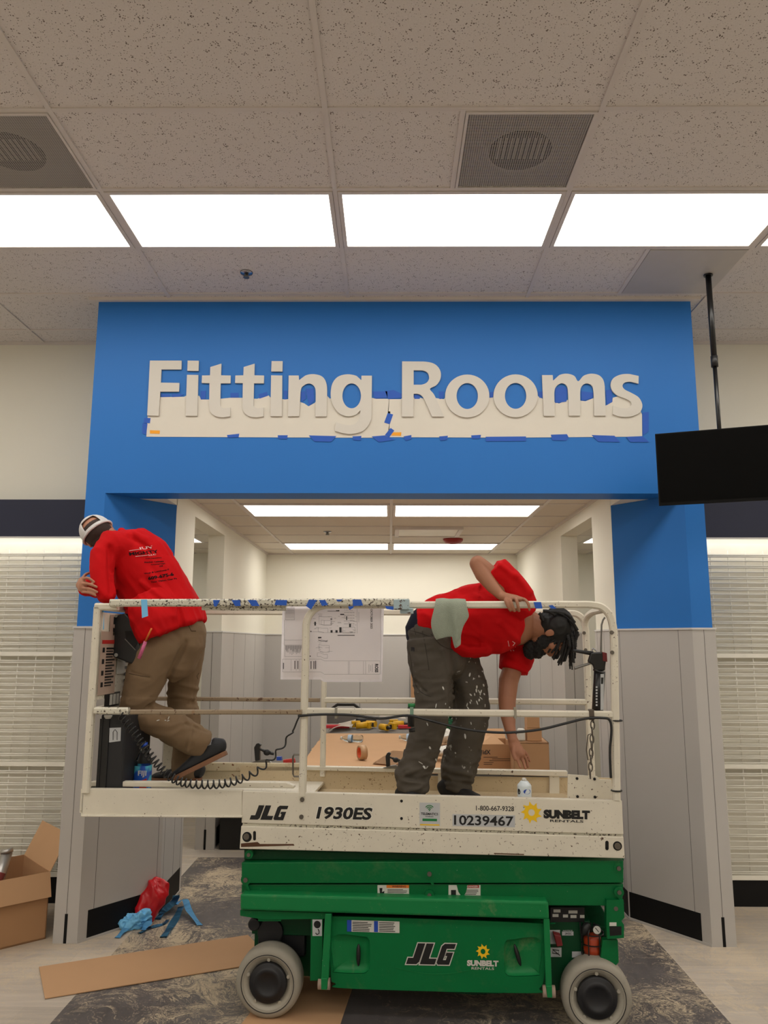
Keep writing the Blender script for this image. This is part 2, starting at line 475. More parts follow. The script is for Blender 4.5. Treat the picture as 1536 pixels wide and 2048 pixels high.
for j in range(-1, 6):
    y = 6.02 + .6096 * j
    bx(b, -4.2 if j >= 0 else -1.5, 4.25 if j >= 0 else 1.55, y - .006, y + .006, ZI - .006, ZI + .01)
bx(b, -1.53, 1.58, 9.51, 9.53, ZI - .02, ZI)
for x in (-1.53, 1.56): bx(b, x, x + .02, 5.43, 9.53, ZI - .02, ZI)
struct('trim_2', b, M_tbar)
ll = ['left ceiling light of the near pair inside the fitting room corridor', 'right ceiling light of the near pair inside the fitting room corridor',
      'left ceiling light of the far pair inside the fitting room corridor', 'right ceiling light of the far pair inside the fitting room corridor']
q = 0
for y in (6.02, 8.46):
    for i in (-1, 0):
        troffer(CX0 + 1.2192 * i, y, ZI, M_lens2, ll[q], 'troffers in the corridor ceiling'); q += 1
troffer(-3.25, 7.82, ZI, M_lens2, 'ceiling light seen through the left side opening of the corridor', 'troffers in the corridor ceiling')
troffer(2.08, 7.82, ZI, M_lens2, 'ceiling light seen through the right side opening of the corridor', 'troffers in the corridor ceiling')
# small corridor ceiling fittings
b = BM(); bx(b, .09, .66, 7.27, 7.80, ZI - .02, ZI - .001)
r = empty('access_vent', (.38, 7.5, ZI), 'flat white square vent in the corridor ceiling between the light pairs', 'air vent')
mk('face_plate', b, M_white, r); b = BM(); bx(b, .05, .70, 7.25, 7.28, ZI - .03, ZI - .001); bx(b, .05, .70, 7.8, 7.83, ZI - .03, ZI - .001); bx(b, .66, .70, 7.27, 7.82, ZI - .03, ZI - .001); bx(b, .05, .09, 7.27, 7.82, ZI - .03, ZI - .001)
mk('frame', b, M_tbar, r)
sprinkler(onZ(655, 1063, ZI - .001), 'small sprinkler head in the corridor ceiling, left of centre')
c = onZ(906, 1078, ZI - .002); b = BM(); lathe(b, c, (0, 0, -1), [(0, 0), (.105, 0), (.105, .02), (.085, .04), (.03, .055), (0, .055)], 28)
mk('smoke_detector', b, paint('dark_red_plastic', S(150, 40, 38), .5), label='dark red round detector on the corridor ceiling above the bending worker', cat='smoke detector')

# wainscot
wp = [(-2.012, 4.948), (-1.866, 4.948), (-1.515, 5.412), (-1.515, 5.955), (-1.69, 5.955), (-1.69, 5.70), (-2.012, GY)]
def on_face(p, q, t, d):     # point at distance t along p->q, pushed out by d (outward = right of travel)
    p, q = V((*p, 0)), V((*q, 0)); e = (q - p).normalized(); return p + e * t + V((e.y, -e.x, 0)) * d
tn = 3
for s in (-1, 1):
    P = mir(wp, s)
    b = BM(); prismz(b, P, 0, ZW); struct('trim_%d' % tn, b, M_grey); tn += 1
    b = BM(); prismz(b, [(x - .006 * (1 if s < 0 else -1) * (1 if i in (0, 6) else -1), y - .006) for i, (x, y) in enumerate(P)], ZW, ZW + .012)
    struct('trim_%d' % tn, b, M_cap); tn += 1
    # seams, slit and black base, on the visible faces
    b = BM(); bb = BM()
    def strip(bm, p, q, t0, t1, z0, z1, d=.003):
        P0, P1 = on_face(p, q, t0, 0), on_face(p, q, t1, 0); e = (P1 - P0).normalized(); nrm = V((e.y, -e.x, 0)) * (1 if s < 0 else -1)
        slab(bm, [P0 - nrm * .004 + V((0, 0, z0)), P1 - nrm * .004 + V((0, 0, z0)), P1 - nrm * .004 + V((0, 0, z1)), P0 - nrm * .004 + V((0, 0, z1))], nrm * (.004 + d))
    A, B, C, D = P[0], P[1], P[2], P[3]
    lf = (V(B) - V(A)).length; ls = (V(C) - V(B)).length; lr = (V(D) - V(C)).length
    strip(b, A, B, lf * .5 - .0015, lf * .5 + .0015, .16, ZW, .0008)
    for t in (.10, ls - .03): strip(b, B, C, t - .0012, t + .0012, 0, ZW, .0008)
    for t in (.06, .30, lr - .06): strip(b, C, D, t - .0012, t + .0012, 0, ZW, .0008)
    struct('trim_%d' % tn, b, M_greyd); tn += 1
    strip(bb, A, B, lf * .5 - .009, lf * .5 + .009, 0, .165, .001)
    strip(bb, B, C, .062, ls - .012, .014, .17, .002); strip(bb, C, D, .0, lr - .05, .014, .17, .002)
    struct('baseboard_portal_' + ('left' if s < 0 else 'right'), bb, M_black)
    b = BM(); strip(b, B, C, .0, ls, 0, .014, .006); strip(b, C, D, 0, lr, 0, .014, .006)
    struct('trim_%d' % tn, b, M_grey); tn += 1
# corridor wainscot
for s in (-1, 1):
    b = BM(); f = (lambda x: x) if s < 0 else (lambda x: 2 * MX - x)
    def B3(bm, x0, x1, *r): a, c = sorted((f(x0), f(x1))); bx(bm, a, c, *r)
    B3(b, -1.69, -1.52, 7.06, 9.53, 0, ZW)
    struct('trim_%d' % tn, b, M_grey); tn += 1
    b = BM(); B3(b, -1.695, -1.515, 7.055, 9.53, ZW, ZW + .012); struct('trim_%d' % tn, b, M_cap); tn += 1
    b = BM()
    for y in (7.6, 8.2, 8.8): B3(b, -1.53, -1.519, y, y + .003, 0, ZW)
    B3(b, -1.606, -1.603, 7.058, 7.1, .16, ZW)
    struct('trim_%d' % tn, b, M_greyd); tn += 1
    b = BM(); B3(b, -1.53, -1.517, 7.12, 9.5, .014, .17); B3(b, -1.613, -1.595, 7.056, 7.1, 0, .165)
    struct('baseboard_corridor_' + ('left' if s < 0 else 'right'), b, M_black)
b = BM(); bx(b, -1.6, 1.65, 9.52, 9.6, 0, ZW); struct('trim_%d' % tn, b, M_grey); tn += 1
b = BM()
for x in (-.95, -.36, .24, .84, 1.3): bx(b, x, x + .004, 9.517, 9.53, 0, ZW)
struct('trim_%d' % tn, b, M_greyd); tn += 1
b = BM(); bx(b, -1.6, 1.65, 9.51, 9.53, ZW, ZW + .012); struct('trim_%d' % tn, b, M_cap); tn += 1
b = BM(); bx(b, -1.52, 1.57, 9.505, 9.53, .014, .17); struct('baseboard_corridor_end', b, M_black)

# ================================================================= side gondola walls
VY = 5.60
zt, zb = onY(60, 999, VY).z, onY(60, 1073, VY).z
for s, (x0, x1), nm in ((-1, (-4.4, -2.02), 'left'), (1, (2.07, 4.4), 'right')):
    r = empty('lit_valance', ((x0 + x1) / 2, GY, zb), 'navy blue valance band on the back wall %s of the blue portal, lit beneath' % nm, 'valance', 'navy valances either side of the portal')
    b = BM(); bx(b, x0, x1, VY, VY + .02, zb, zt); bx(b, x0, x1, VY + .02, GY, zt - .02, zt)
    mk('fascia', b, M_navy, r)
    b = BM(); bx(b, x0, x1, VY + .025, VY + .055, zb + .01, zb + .03)
    mk('light_strip', b, emis('valance_strip_' + nm, LAMP_COL, VALANCE), r, label='glowing strip lamp')
    b = BM(); bx(b, x0, x1, VY - .004, VY + .02, zb - .010, zb); mk('edge_trim', b, M_cap, r)
    zs = [onY(60, 1100, 5.66).z, onY(60, 1313, 5.66).z, onY(60, 1533, 5.66).z, .17]
    wl = ['top', 'middle', 'bottom']
    b = BM(); bx(b, x0, x1, 5.722, GY - .002, .17, zb - .03)
    for k in range(3): bx(b, x0, x1, 5.70, 5.722, zs[k + 1] + .004, zs[k] - (.038 if k else .014))
    mk('backing_panel', b, M_white, label='plain white backing board behind the wire grids, %s of the portal' % nm, cat='wall panel')
    for k in range(3):
        z1, z0 = zs[k], zs[k + 1]
        r = empty('wire_grid_panel', ((x0 + x1) / 2, 5.7, z0), '%s white wire grid panel on the back wall %s of the portal' % (wl[k], nm), 'wire grid', 'white wire grid panels beside the portal')
        b = BM(); yy = 5.655
        WR = .0054
        z = z1 - .03; ph = 0
        while z > z0 + .05:
            for dz in (0, .013, .045):
                if z - dz > z0 + .04: cyl(b, (x0, yy, z - dz), (x1, yy, z - dz), WR, 6)
            z -= .081
        mk('horizontal_wires', b, M_white, r)
        b = BM(); x = x0 + .03
        while x < x1:
            cyl(b, (x, yy + .007, z0 + .02), (x, yy + .007, z1 + .002), .004, 6); x += .129
        mk('vertical_wires', b, M_white, r)
        b = BM(); bx(b, x0, x1, yy - .008, yy + .012, z0 + .004, z0 + .034); mk('bottom_bar', b, M_white, r)
        b = BM(); bx(b, x0, x1, yy + .02, yy + .06, z0 + .006, z0 + .03); mk('rear_bracket', b, M_white, r)
    b = BM(); bx(b, x0, x1, 5.66, 5.715, 0, .168); struct('baseboard_' + nm, b, M_black)
b = BM(); 
# ================================================================= sign letters
M_let = paint('letter_face_offwhite', S(214, 209, 200), .6, .02, 5)
M_paper = paint('template_paper', S(222, 216, 204), .75, .04, 8)
M_tape = paint('blue_painters_tape', S(28, 88, 190), .55, .08, 12)
M_tapel = paint('pale_blue_tape', S(120, 196, 245), .55, .08, 12)
M_orange = paint('orange_sticker', S(245, 165, 30), .5)
PY = 4.96
def c3(x, y): return (270 + x / 2.954, 690 + y / 2.954)
def c4(x, y): return (770 + x / 2.844, 690 + y / 2.844)
def outline(pts, cf):
    k = len(pts); out = []
    for i in range(k):
        p = pts[i]; q = pts[(i + 1) % k]; out.append((p[0], p[1]))
        if len(p) > 2 and len(q) > 2 or (len(p) > 2 and p[2] == 2) or (len(q) > 2 and q[2] == 2):
            a = pts[i - 1] if len(p) > 2 else p; d = pts[(i + 2) % k] if len(q) > 2 else q
            for s in (1, 2, 3, 4):
                t = s / 5
                out.append(tuple(.5 * (2 * p[j] + (q[j] - a[j]) * t + (2 * a[j] - 5 * p[j] + 4 * q[j] - d[j]) * t * t + (3 * p[j] - a[j] - 3 * q[j] + d[j]) * t ** 3) for j in (0, 1)))
    return [cf(*p) for p in out]
def ell(cx, cy, rx, ry, n=40): return [(cx + rx * math.cos(2 * PI * i / n), cy + ry * math.sin(2 * PI * i / n)) for i in range(n)]
def plate(outer_holes, y_front, y_back):
    """outlines in pixels -> extruded plate with holes, filled by a 2D curve"""
    cu = bpy.data.curves.new('c', 'CURVE'); cu.dimensions = '2D'; cu.fill_mode = 'BOTH'
    cu.extrude = abs(y_back - y_front) / 2
    for o in outer_holes:
        pts = [onY(x, y, y_front) for x, y in o]
        sp = cu.splines.new('POLY'); sp.points.add(len(pts) - 1); sp.use_cyclic_u = True
        for i, p in enumerate(pts): sp.points[i].co = (p.x, p.z, 0, 1)
    ob = bpy.data.objects.new('c', cu); COL.objects.link(ob)
    me = bpy.data.meshes.new_from_object(ob.evaluated_get(bpy.context.evaluated_depsgraph_get()))
    bpy.data.objects.remove(ob); bpy.data.curves.remove(cu)
    for v in me.vertices:
        x, z, d = v.co; v.co = (x, (y_front + y_back) / 2 - d, z)
    return me
s1 = 1
g_hole = ell(1280, 300, 55, 74)
T = lambda dx: [(445 + dx, 130), (510 + dx, 110), (508 + dx, 179), (565 + dx, 180), (564 + dx, 226), (506 + dx, 226), (503 + dx, 345, 1), (511 + dx, 366, 1), (530 + dx, 373, 1), (563 + dx, 369), (562 + dx, 421), (525 + dx, 427, 1), (475 + dx, 420, 1), (445 + dx, 392, 1), (438 + dx, 350, 1), (440 + dx, 225), (394 + dx, 224), (396 + dx, 180), (443 + dx, 179)]
letters = [
 ('letter_f', 'white raised capital letter F, first letter of the sign', c3, [[(88, 92), (275, 92), (274, 144), (156, 144), (152, 222), (262, 224), (260, 275), (149, 275), (140, 418), (72, 416)]]),
 ('letter_i', 'white raised letter i with square dot, right after the capital F', c3, [[(307, 176), (374, 177), (368, 418), (299, 418)], [(311, 92), (377, 93), (375, 153), (309, 152)]]),
 ('letter_t', 'white raised letter t, first of the two, right of the first i', c3, [T(0)]),
 ('letter_t', 'white raised letter t, second of the two, left of the second i', c3, [T(197)]),
 ('letter_i', 'white raised letter i with square dot, between the second t and the n', c3, [[(804, 179), (870, 180), (868, 421), (800, 420)], [(807, 95), (872, 95), (871, 156), (805, 156)]]),
 ('letter_n', 'white raised letter n between the second i and the g', c3, [[(908, 180), (967, 180), (969, 208), (1005, 181, 1), (1052, 172, 1), (1102, 184, 1), (1128, 218, 1), (1135, 275, 1), (1132, 422), (1066, 422), (1068, 290, 1), (1060, 246, 1), (1032, 227, 1), (998, 238, 1), (978, 275, 1), (970, 420), (904, 421)]]),
 ('letter_g', 'white raised letter g with its tail below the others, ending the first word', c3, [[(1338, 181), (1400, 181), (1397, 405, 1), (1388, 455, 1), (1350, 505, 1), (1282, 525, 1), (1225, 520, 1), (1181, 508), (1186, 456), (1230, 469, 1), (1280, 473, 1), (1312, 455, 1), (1328, 420, 1), (1331, 386), (1308, 410, 1), (1258, 421, 1), (1205, 402, 1), (1168, 352, 1), (1156, 292, 1), (1166, 228, 1), (1200, 187, 1), (1255, 173, 1), (1310, 183, 1), (1337, 208)], g_hole]),
 ('letter_r', 'white raised capital letter R, starting the second word', c4, [[(97, 93), (220, 94, 1), (282, 108, 1), (314, 145, 1), (316, 190, 1), (292, 228, 1), (256, 249, 1), (278, 280, 1), (300, 326, 1), (336, 407), (268, 407), (226, 315, 1), (206, 286, 1), (182, 277, 1), (163, 277), (161, 407), (96, 407)], [(163, 143), (212, 144, 1), (242, 158, 1), (251, 188, 1), (237, 214, 1), (205, 226, 1), (163, 226)]]),
 ('letter_o', 'white raised letter o right after the capital R', c4, [ell(468, 290, 126, 122), ell(468, 290, 61, 74)]),
 ('letter_o', 'white raised letter o just left of the m', c4, [ell(743, 289, 126, 122), ell(743, 289, 61, 74)]),
 ('letter_m', 'white raised letter m between the second o and the s', c4, [[(893, 171), (954, 171), (956, 203), (990, 172, 1), (1035, 163, 1), (1077, 176, 1), (1099, 206, 1), (1131, 174, 1), (1180, 163, 1), (1228, 180, 1), (1250, 235, 1), (1256, 402), (1190, 402), (1187, 275, 1), (1177, 232, 1), (1147, 218, 1), (1120, 234, 1), (1110, 275, 1), (1111, 402), (1046, 402), (1042, 275, 1), (1033, 232, 1), (1006, 217, 1), (976, 234, 1), (963, 275, 1), (966, 403), (903, 403)]]),
 ('letter_s', 'white raised letter s, last letter of the sign', c4, [[(1443, 176), (1442, 220), (1400, 209, 1), (1365, 213, 1), (1351, 232, 1), (1364, 253, 1), (1405, 274, 1), (1445, 300, 1), (1464, 342, 1), (1452, 380, 1), (1418, 401, 1), (1370, 409, 1), (1325, 404, 1), (1295, 393), (1297, 345), (1340, 358, 1), (1378, 358, 1), (1400, 343, 1), (1396, 322, 1), (1368, 305, 1), (1322, 287, 1), (1292, 258, 1), (1284, 222, 1), (1300, 188, 1), (1342, 168, 1), (1392, 165, 1)]]),
]
for nm, lb, cf, outs in letters:
    me = plate([outline(o, cf) for o in outs], PY - .013, PY - .004)
    o = mk(nm, me, M_let, label=lb, cat='sign letter', group='raised letters of the sign'); me.name = nm
pl = [(90, 300), (150, 308), (290, 306), (300, 300), (380, 300), (390, 322), (440, 322), (500, 318), (560, 312), (640, 312), (720, 318), (790, 298), (800, 310), (885, 322), (905, 320), (972, 335), (1000, 345), (1025, 362), (1062, 342), (1070, 330), (1134, 298), (1150, 316), (1215, 316), (1219, 330), (1230, 352), (1250, 371), (1280, 380), (1310, 371), (1330, 352), (1342, 330), (1390, 330), (1400, 312), (1425, 318), (1503, 318), (1498, 392), (1508, 392), (1500, 548), (900, 546), (67, 542), (74, 430)]
me = plate([[c3(*p) for p in pl]], PY - .0025, PY - .001)
mk('paper_template', me, M_paper, label='cream paper mounting template taped to the wall under the first word', cat='paper template')
pr = [(24, 308), (90, 308), (100, 300), (165, 300), (200, 300), (240, 310), (290, 302), (335, 308), (345, 295)] + [(468 - 66 * math.cos(PI * i / 14), 300 + 70 * math.sin(PI * i / 14)) for i in range(15)] + [(600, 300), (620, 295)] + [(743 - 66 * math.cos(PI * i / 14), 300 + 70 * math.sin(PI * i / 14)) for i in range(15)] + [(868, 290), (895, 305), (905, 322), (968, 325), (990, 333), (1030, 315), (1046, 310), (1112, 316), (1140, 320), (1190, 300), (1255, 345), (1292, 325), (1296, 300), (1330, 290), (1400, 300), (1440, 340), (1462, 395), (1463, 521), (700, 527), (14, 524), (24, 450), (16, 380)]
me = plate([[c4(*p) for p in pr]], PY - .0025, PY - .001)
mk('paper_template', me, M_paper, label='cream paper mounting template taped to the wall under the second word', cat='paper template')
tapes = [
 (c3, [(150, 290), (205, 292), (208, 306), (160, 308)], 'small scrap of blue tape just under the arm of the F'),
 (c3, [(216, 290), (290, 290), (270, 304), (220, 308)], 'blue tape scrap between the F and the first i'),
 (c3, [(388, 272), (420, 270), (416, 318), (388, 322)], 'blue tape scrap between the first i and the first t'),
 (c3, [(563, 283), (612, 282), (612, 310), (565, 311)], 'blue tape scrap between the two letters t'),
 (c3, [(730, 292), (780, 276), (785, 300), (735, 317)], 'tilted blue tape scrap between the second t and second i'),
 (c3, [(878, 270), (900, 270), (896, 318), (884, 322)], 'narrow blue tape scrap left of the n'),
 (c3, [(975, 280), (1005, 270), (1010, 318), (985, 336)], 'left blue tape scrap inside the arch of the n'),
 (c3, [(1008, 258), (1055, 256), (1060, 330), (1030, 360), (1015, 300)], 'long blue tape scrap hanging inside the arch of the n'),
 (c3, [(1403, 275), (1490, 273), (1492, 312), (1415, 316)], 'blue tape piece right of the g along the top of the template'),
 (c4, [(0, 262), (50, 256), (95, 278), (95, 300), (18, 308)], 'blue tape piece left of the R along the top of the template'),
 (c3, [(1493, 402), (1525, 410), (1505, 468), (1472, 458)], 'tilted blue tape on the seam between the two templates'),
 (c3, [(1476, 532), (1510, 490), (1532, 505), (1502, 546)], 'tilted blue tape at the foot of the seam between the templates'),
 (c3, [(55, 430), (92, 432), (88, 462), (50, 460)], 'blue tape on the left edge of the template beside the F foot'),
 (c3, [(45, 462), (74, 465), (66, 530), (42, 522)], 'dark blue tape strip at the left end of the template, lowest'),
 (c3, [(543, 532), (616, 524), (612, 545), (548, 548)], 'blue tape on the lower template edge below the two t letters'),
 (c3, [(843, 533), (902, 533), (898, 556), (846, 554)], 'blue tape on the lower template edge below the second i'),
 (c3, [(1026, 534), (1190, 538), (1160, 572), (1060, 570)], 'long blue tape on the lower template edge below the n'),
 (c3, [(1285, 540), (1338, 537), (1334, 564), (1290, 562)], 'blue tape on the lower template edge below the g'),
 (c3, [(1398, 540), (1475, 534), (1535, 560), (1440, 574)], 'blue tape on the lower template edge left of the seam'),
 (c4, [(105, 520), (150, 512), (150, 535), (118, 545)], 'blue tape on the lower template edge below the R'),
 (c4, [(308, 520), (358, 516), (352, 540), (316, 544)], 'blue tape on the lower template edge below the first o'),
 (c4, [(490, 514), (546, 511), (542, 532), (494, 534)], 'blue tape on the lower template edge between the two o letters'),
 (c4, [(572, 522), (802, 520), (802, 546), (574, 548)], 'longest blue tape strip on the lower template edge under the second o'),
 (c4, [(943, 510), (1035, 507), (1045, 526), (1030, 544), (952, 542)], 'blue tape on the lower template edge below the left of the m'),
 (c4, [(1175, 512), (1305, 516), (1338, 552), (1212, 550)], 'slanting blue tape on the lower template edge below the m and s'),
 (c4, [(1372, 522), (1465, 518), (1502, 552), (1395, 552)], 'slanting blue tape on the lower template edge under the s'),
 (c4, [(1464, 385), (1500, 380), (1500, 490), (1466, 515)], 'upright blue tape on the right end of the template'),
 (c4, [(163, 283), (200, 284), (198, 306), (168, 306)], 'tiny blue tape scrap between the legs of the R'),
 (c4, [(305, 264), (335, 264), (332, 302), (310, 308)], 'blue tape scrap between the R and the first o'),
 (c4, [(595, 268), (616, 266), (614, 298), (598, 300)], 'blue tape scrap between the two o letters on the template top'),
 (c4, [(872, 266), (896, 264), (896, 300), (878, 300)], 'blue tape scrap between the second o and the m'),
 (c4, [(968, 248), (1005, 232), (1038, 250), (1032, 322), (968, 330)], 'blue tape scrap inside the left arch of the m'),
 (c4, [(1116, 262), (1186, 272), (1180, 304), (1118, 318)], 'blue tape scrap inside the right arch of the m'),
 (c4, [(1255, 258), (1290, 250), (1294, 322), (1262, 342)], 'folded blue tape scrap between the m and the s'),
]
for cf, p, lb in tapes:
    b = BM(); slab(b, [onY(*cf(x, y), PY - .0038) for x, y in p], (0, .0008, 0))
    mk('painters_tape', b, M_tape, label=lb, cat='tape', group="blue painter's tape holding the templates")
for cf, p, lb in ((c3, [(88, 503), (147, 505), (146, 525), (88, 523)], 'orange sticker on the lower left corner of the first template'),
                  (c4, [(38, 497), (93, 496), (92, 517), (36, 515)], 'orange sticker near the seam, on the second template')):
    b = BM(); slab(b, [onY(*cf(x, y), PY - .0032) for x, y in p], (0, .0006, 0)); mk('orange_sticker', b, M_orange, label=lb, cat='sticker')

# ================================================================= hanging screen
M_gloss = paint('black_gloss_screen', S(3, 3, 4), .4, .02, spec=.12); M_bhs = paint('screen_housing_black', S(10, 10, 11), .5, spec=.2); M_bpl = paint('black_plastic', S(22, 22, 23), .45)
M_bmetal = paint('black_metal', S(16, 16, 17), .3)
top = onZ(1416, 546, CEIL_Z)
r = empty('hanging_screen', top, 'black television on a black pole hanging from the ceiling right of the portal', 'television')
x0, x1 = top.x - .44, 2.15 - .016
bx_ = BM(); bx(bx_, 2.15 - .6096 + .014, 2.15 - .014, 4.27 + .016, 4.88 - .014, CEIL_Z - .010, CEIL_Z - .002)
mk('ceiling_plate', bx_, paint('plate_white', S(196, 190, 184), .5), r, label='smooth white ceiling plate')
zj = onY(1424, 723, top.y).z; zt_ = onY(1432, 860, top.y).z
b = BM(); cyl(b, top, (top.x, top.y, zj), .0175, 18); cyl(b, (top.x, top.y, CEIL_Z - .014), (top.x, top.y, CEIL_Z - .020), .028, 20)
cyl(b, (top.x, top.y, zj), (top.x, top.y, zt_ - .25), .0125, 16)
mk('pole', b, M_bmetal, r)
b = BM(); cyl(b, (top.x, top.y, zj + .035), (top.x, top.y, zj - .035), .021, 18); mk('pole_collar', b, M_bpl, r)
# screen: corners measured at the pole's distance, turned a little and tipped down
tl_ = onY(1307, 868, 4.50); bl_ = onY(1318, 1012, 4.56)
hgt = (tl_ - bl_).length
yawv = V((math.cos(math.radians(-19)), math.sin(math.radians(-19)), -.0)).normalized()
upv = (tl_ - bl_).normalized(); upv = (upv - yawv * upv.dot(yawv)).normalized()
nv = yawv.cross(upv).normalized()          # points away from the camera or towards it
if nv.y > 0: nv = -nv
wd = hgt * 1.72
cc = bl_ + upv * hgt / 2 + yawv * wd / 2
b = BM(); obox(b, cc - nv * .014, yawv * wd / 2, upv * hgt / 2, nv * .013); mk('housing', b, M_bhs, r, bevel=.003)
b = BM(); obox(b, cc + nv * .0002, yawv * (wd / 2 - .008), upv * (hgt / 2 - .014) , nv * .001); 
for v in b.verts: v.co += upv * .006
mk('display_panel', b, M_gloss, r)
b = BM(); obox(b, cc - nv * .045, yawv * .11, upv * .11, nv * .025); tube(b, [cc - nv * .06, V((top.x, top.y, cc.z + .05)), V((top.x, top.y, zt_ + .0))], .014, 10)
mk('wall_bracket', b, M_bmetal, r)
# ================================================================= scissor lift
M_lw = chipped('lift_white_paint', S(222, 215, 198), S(82, 58, 40), .645, 75, rust=.68)
M_lw2 = chipped('rail_worn_paint', S(212, 208, 192), S(60, 48, 38), .560, 75, rust=.66)
M_beige = chipped('toe_board_beige', S(205, 186, 152), S(120, 88, 56), .635, 70, rust=.60)
M_rust = chipped('bare_rail_metal', S(150, 132, 108), S(90, 62, 40), .60, 40, rust=.6)
def green_mat(name, c, dust):
    n = NT(name)
    f = n.noise(4, 6, .7, .4); fine = n.noise(60, 4, .7)
    k = n.ramp(n.math('ADD', n.math('MULTIPLY', f, .8), n.math('MULTIPLY', fine, .2)), .56, .74)
    ch = n.ramp(n.noise(90, 3, .6), .74, .76)
    col = n.mix(n.noise(7, 3), sc4(c, .9), sc4(c, 1.08))
    col = n.mix(n.math('MULTIPLY', k, dust), col, S(150, 150, 110))
    return n.fin(n.mix(ch, col, S(170, 170, 150)), n.math('MULTIPLY_ADD', k, .3, .42), spec=.28)
M_gr = green_mat('lift_green_paint', S(0, 102, 52), .14)
M_grd = green_mat('dusty_green_paint', S(20, 122, 66), .5)
M_grk = green_mat('dark_green_frame', S(4, 66, 36), .12)
M_pg = green_mat('green_plastic_door', S(0, 108, 56), .12)
M_tyre = paint('grey_nonmarking_tyre', S(152, 146, 134), .7, .16, 9, bump=.15)
M_hub = paint('black_hub', S(26, 26, 30), .5, .2, 20)
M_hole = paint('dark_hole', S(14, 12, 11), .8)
M_bolt = paint('bolt_steel', S(112, 106, 98), .4, .15, 40, metal=.7)
M_ink = paint('decal_black', S(20, 20, 22), .5); M_dwh = paint('decal_white', S(205, 203, 196), .5); M_dgr = paint('decal_grey', S(186, 188, 190), .5)
M_dor = paint('decal_orange', S(225, 120, 40), .5); M_dred = paint('decal_red', S(175, 45, 40), .5); M_dbl = paint('decal_blue', S(25, 70, 170), .5)
M_dye = paint('decal_yellow', S(240, 195, 20), .5); M_dgn = paint('decal_green', S(20, 120, 60), .5); M_tan = paint('plate_tan', S(172, 150, 135), .5)
M_duct2 = paint('red_plug', S(120, 30, 32), .5); M_amber = paint('amber_beacon', S(165, 58, 26), .35)

lift = empty('scissor_lift', LM, 'green and white electric scissor lift with two workers on its extended platform', 'scissor lift')
LP = dict(parent=lift, world=False)
def lp(*pts, off=0.0): return [L(x, y, off) for x, y in pts]
def lslab(bm, pts, off, depth, mi=0): slab(bm, lp(*pts, off=off), (0, depth, 0), mi)
WID = .76

# chassis -----------------------------------------------------------------
b = BM()
lslab(b, [(622, 1838), (1180, 1842), (1178, 1978), (945, 1990), (622, 1962)], .12, .52)
uL, uR = L(482, 1830, 0).x, L(1245, 1830, 0).x
bx(b, uL + .02, uR - .02, .14, .62, .33, .42)
bx(b, uL + .02, uL + .32, .2, .56, .12, .34); bx(b, uR - .34, uR - .05, .2, .56, .12, .34)
mk('chassis', b, M_grk, **LP, bevel=.004)
b = BM(); lslab(b, [(480, 1788), (1097, 1803), (1099, 1840), (480, 1821)], -.03, .14)
mk('side_beam', b, M_grd, **LP, bevel=.012, seg=3)
b = BM(); lslab(b, [(480, 1820), (652, 1826), (652, 1838), (528, 1840), (480, 1832)], -.005, .1)
lslab(b, [(516, 1835), (562, 1835), (562, 1843), (516, 1843)], .0, .12)
mk('lower_beam', b, M_gr, **LP, bevel=.003)
b = BM(); lslab(b, [(622, 1838), (646, 1838), (644, 1960), (620, 1962)], .0, .05); mk('tie_down_plate', b, M_gr, **LP, bevel=.002)
for pts, pts2 in (([(650, 1828), (663, 1828), (657, 1958), (642, 1958)], [(642, 1957), (655, 1957), (654, 1980), (642, 1980)]),
                  ([(1087, 1838), (1099, 1838), (1104, 1972), (1092, 1972)], [(1092, 1972), (1104, 1972), (1105, 1996), (1095, 1996)])):
    b = BM(); lslab(b, pts, -.025, .035); lslab(b, pts2, -.03, .05); mk('pothole_bar_arm', b, M_grd, **LP, bevel=.003)
    p = L(pts2[0][0] - 1, (pts2[0][1] + pts2[2][1]) / 2, .0)
    b = BM(); cyl(b, p + V((-.012, .01, 0)), p + V((.045, .01, 0)), .026, 20); mk('pivot_roller', b, M_tan, **LP)
# front/rear cross members
b = BM(); lslab(b, [(1213, 1800), (1247, 1800), (1249, 1835), (1243, 1842), (1248, 1850), (1248, 1876), (1215, 1878), (1213, 1850)], .01, .05)
lslab(b, [(1219, 1845), (1233, 1845), (1233, 1852), (1219, 1852)], .008, .004, 1)
lslab(b, [(1219, 1853), (1243, 1853), (1243, 1870), (1220, 1872)], .0085, .004, 2)
mk('end_bracket', b, [M_gr, M_dwh, M_hole], **LP)
b = BM(); lslab(b, [(1205, 1880), (1236, 1880), (1238, 1925), (1225, 1940), (1200, 1925)], .04, .04); mk('steering_bracket', b, M_gr, **LP, bevel=.004)

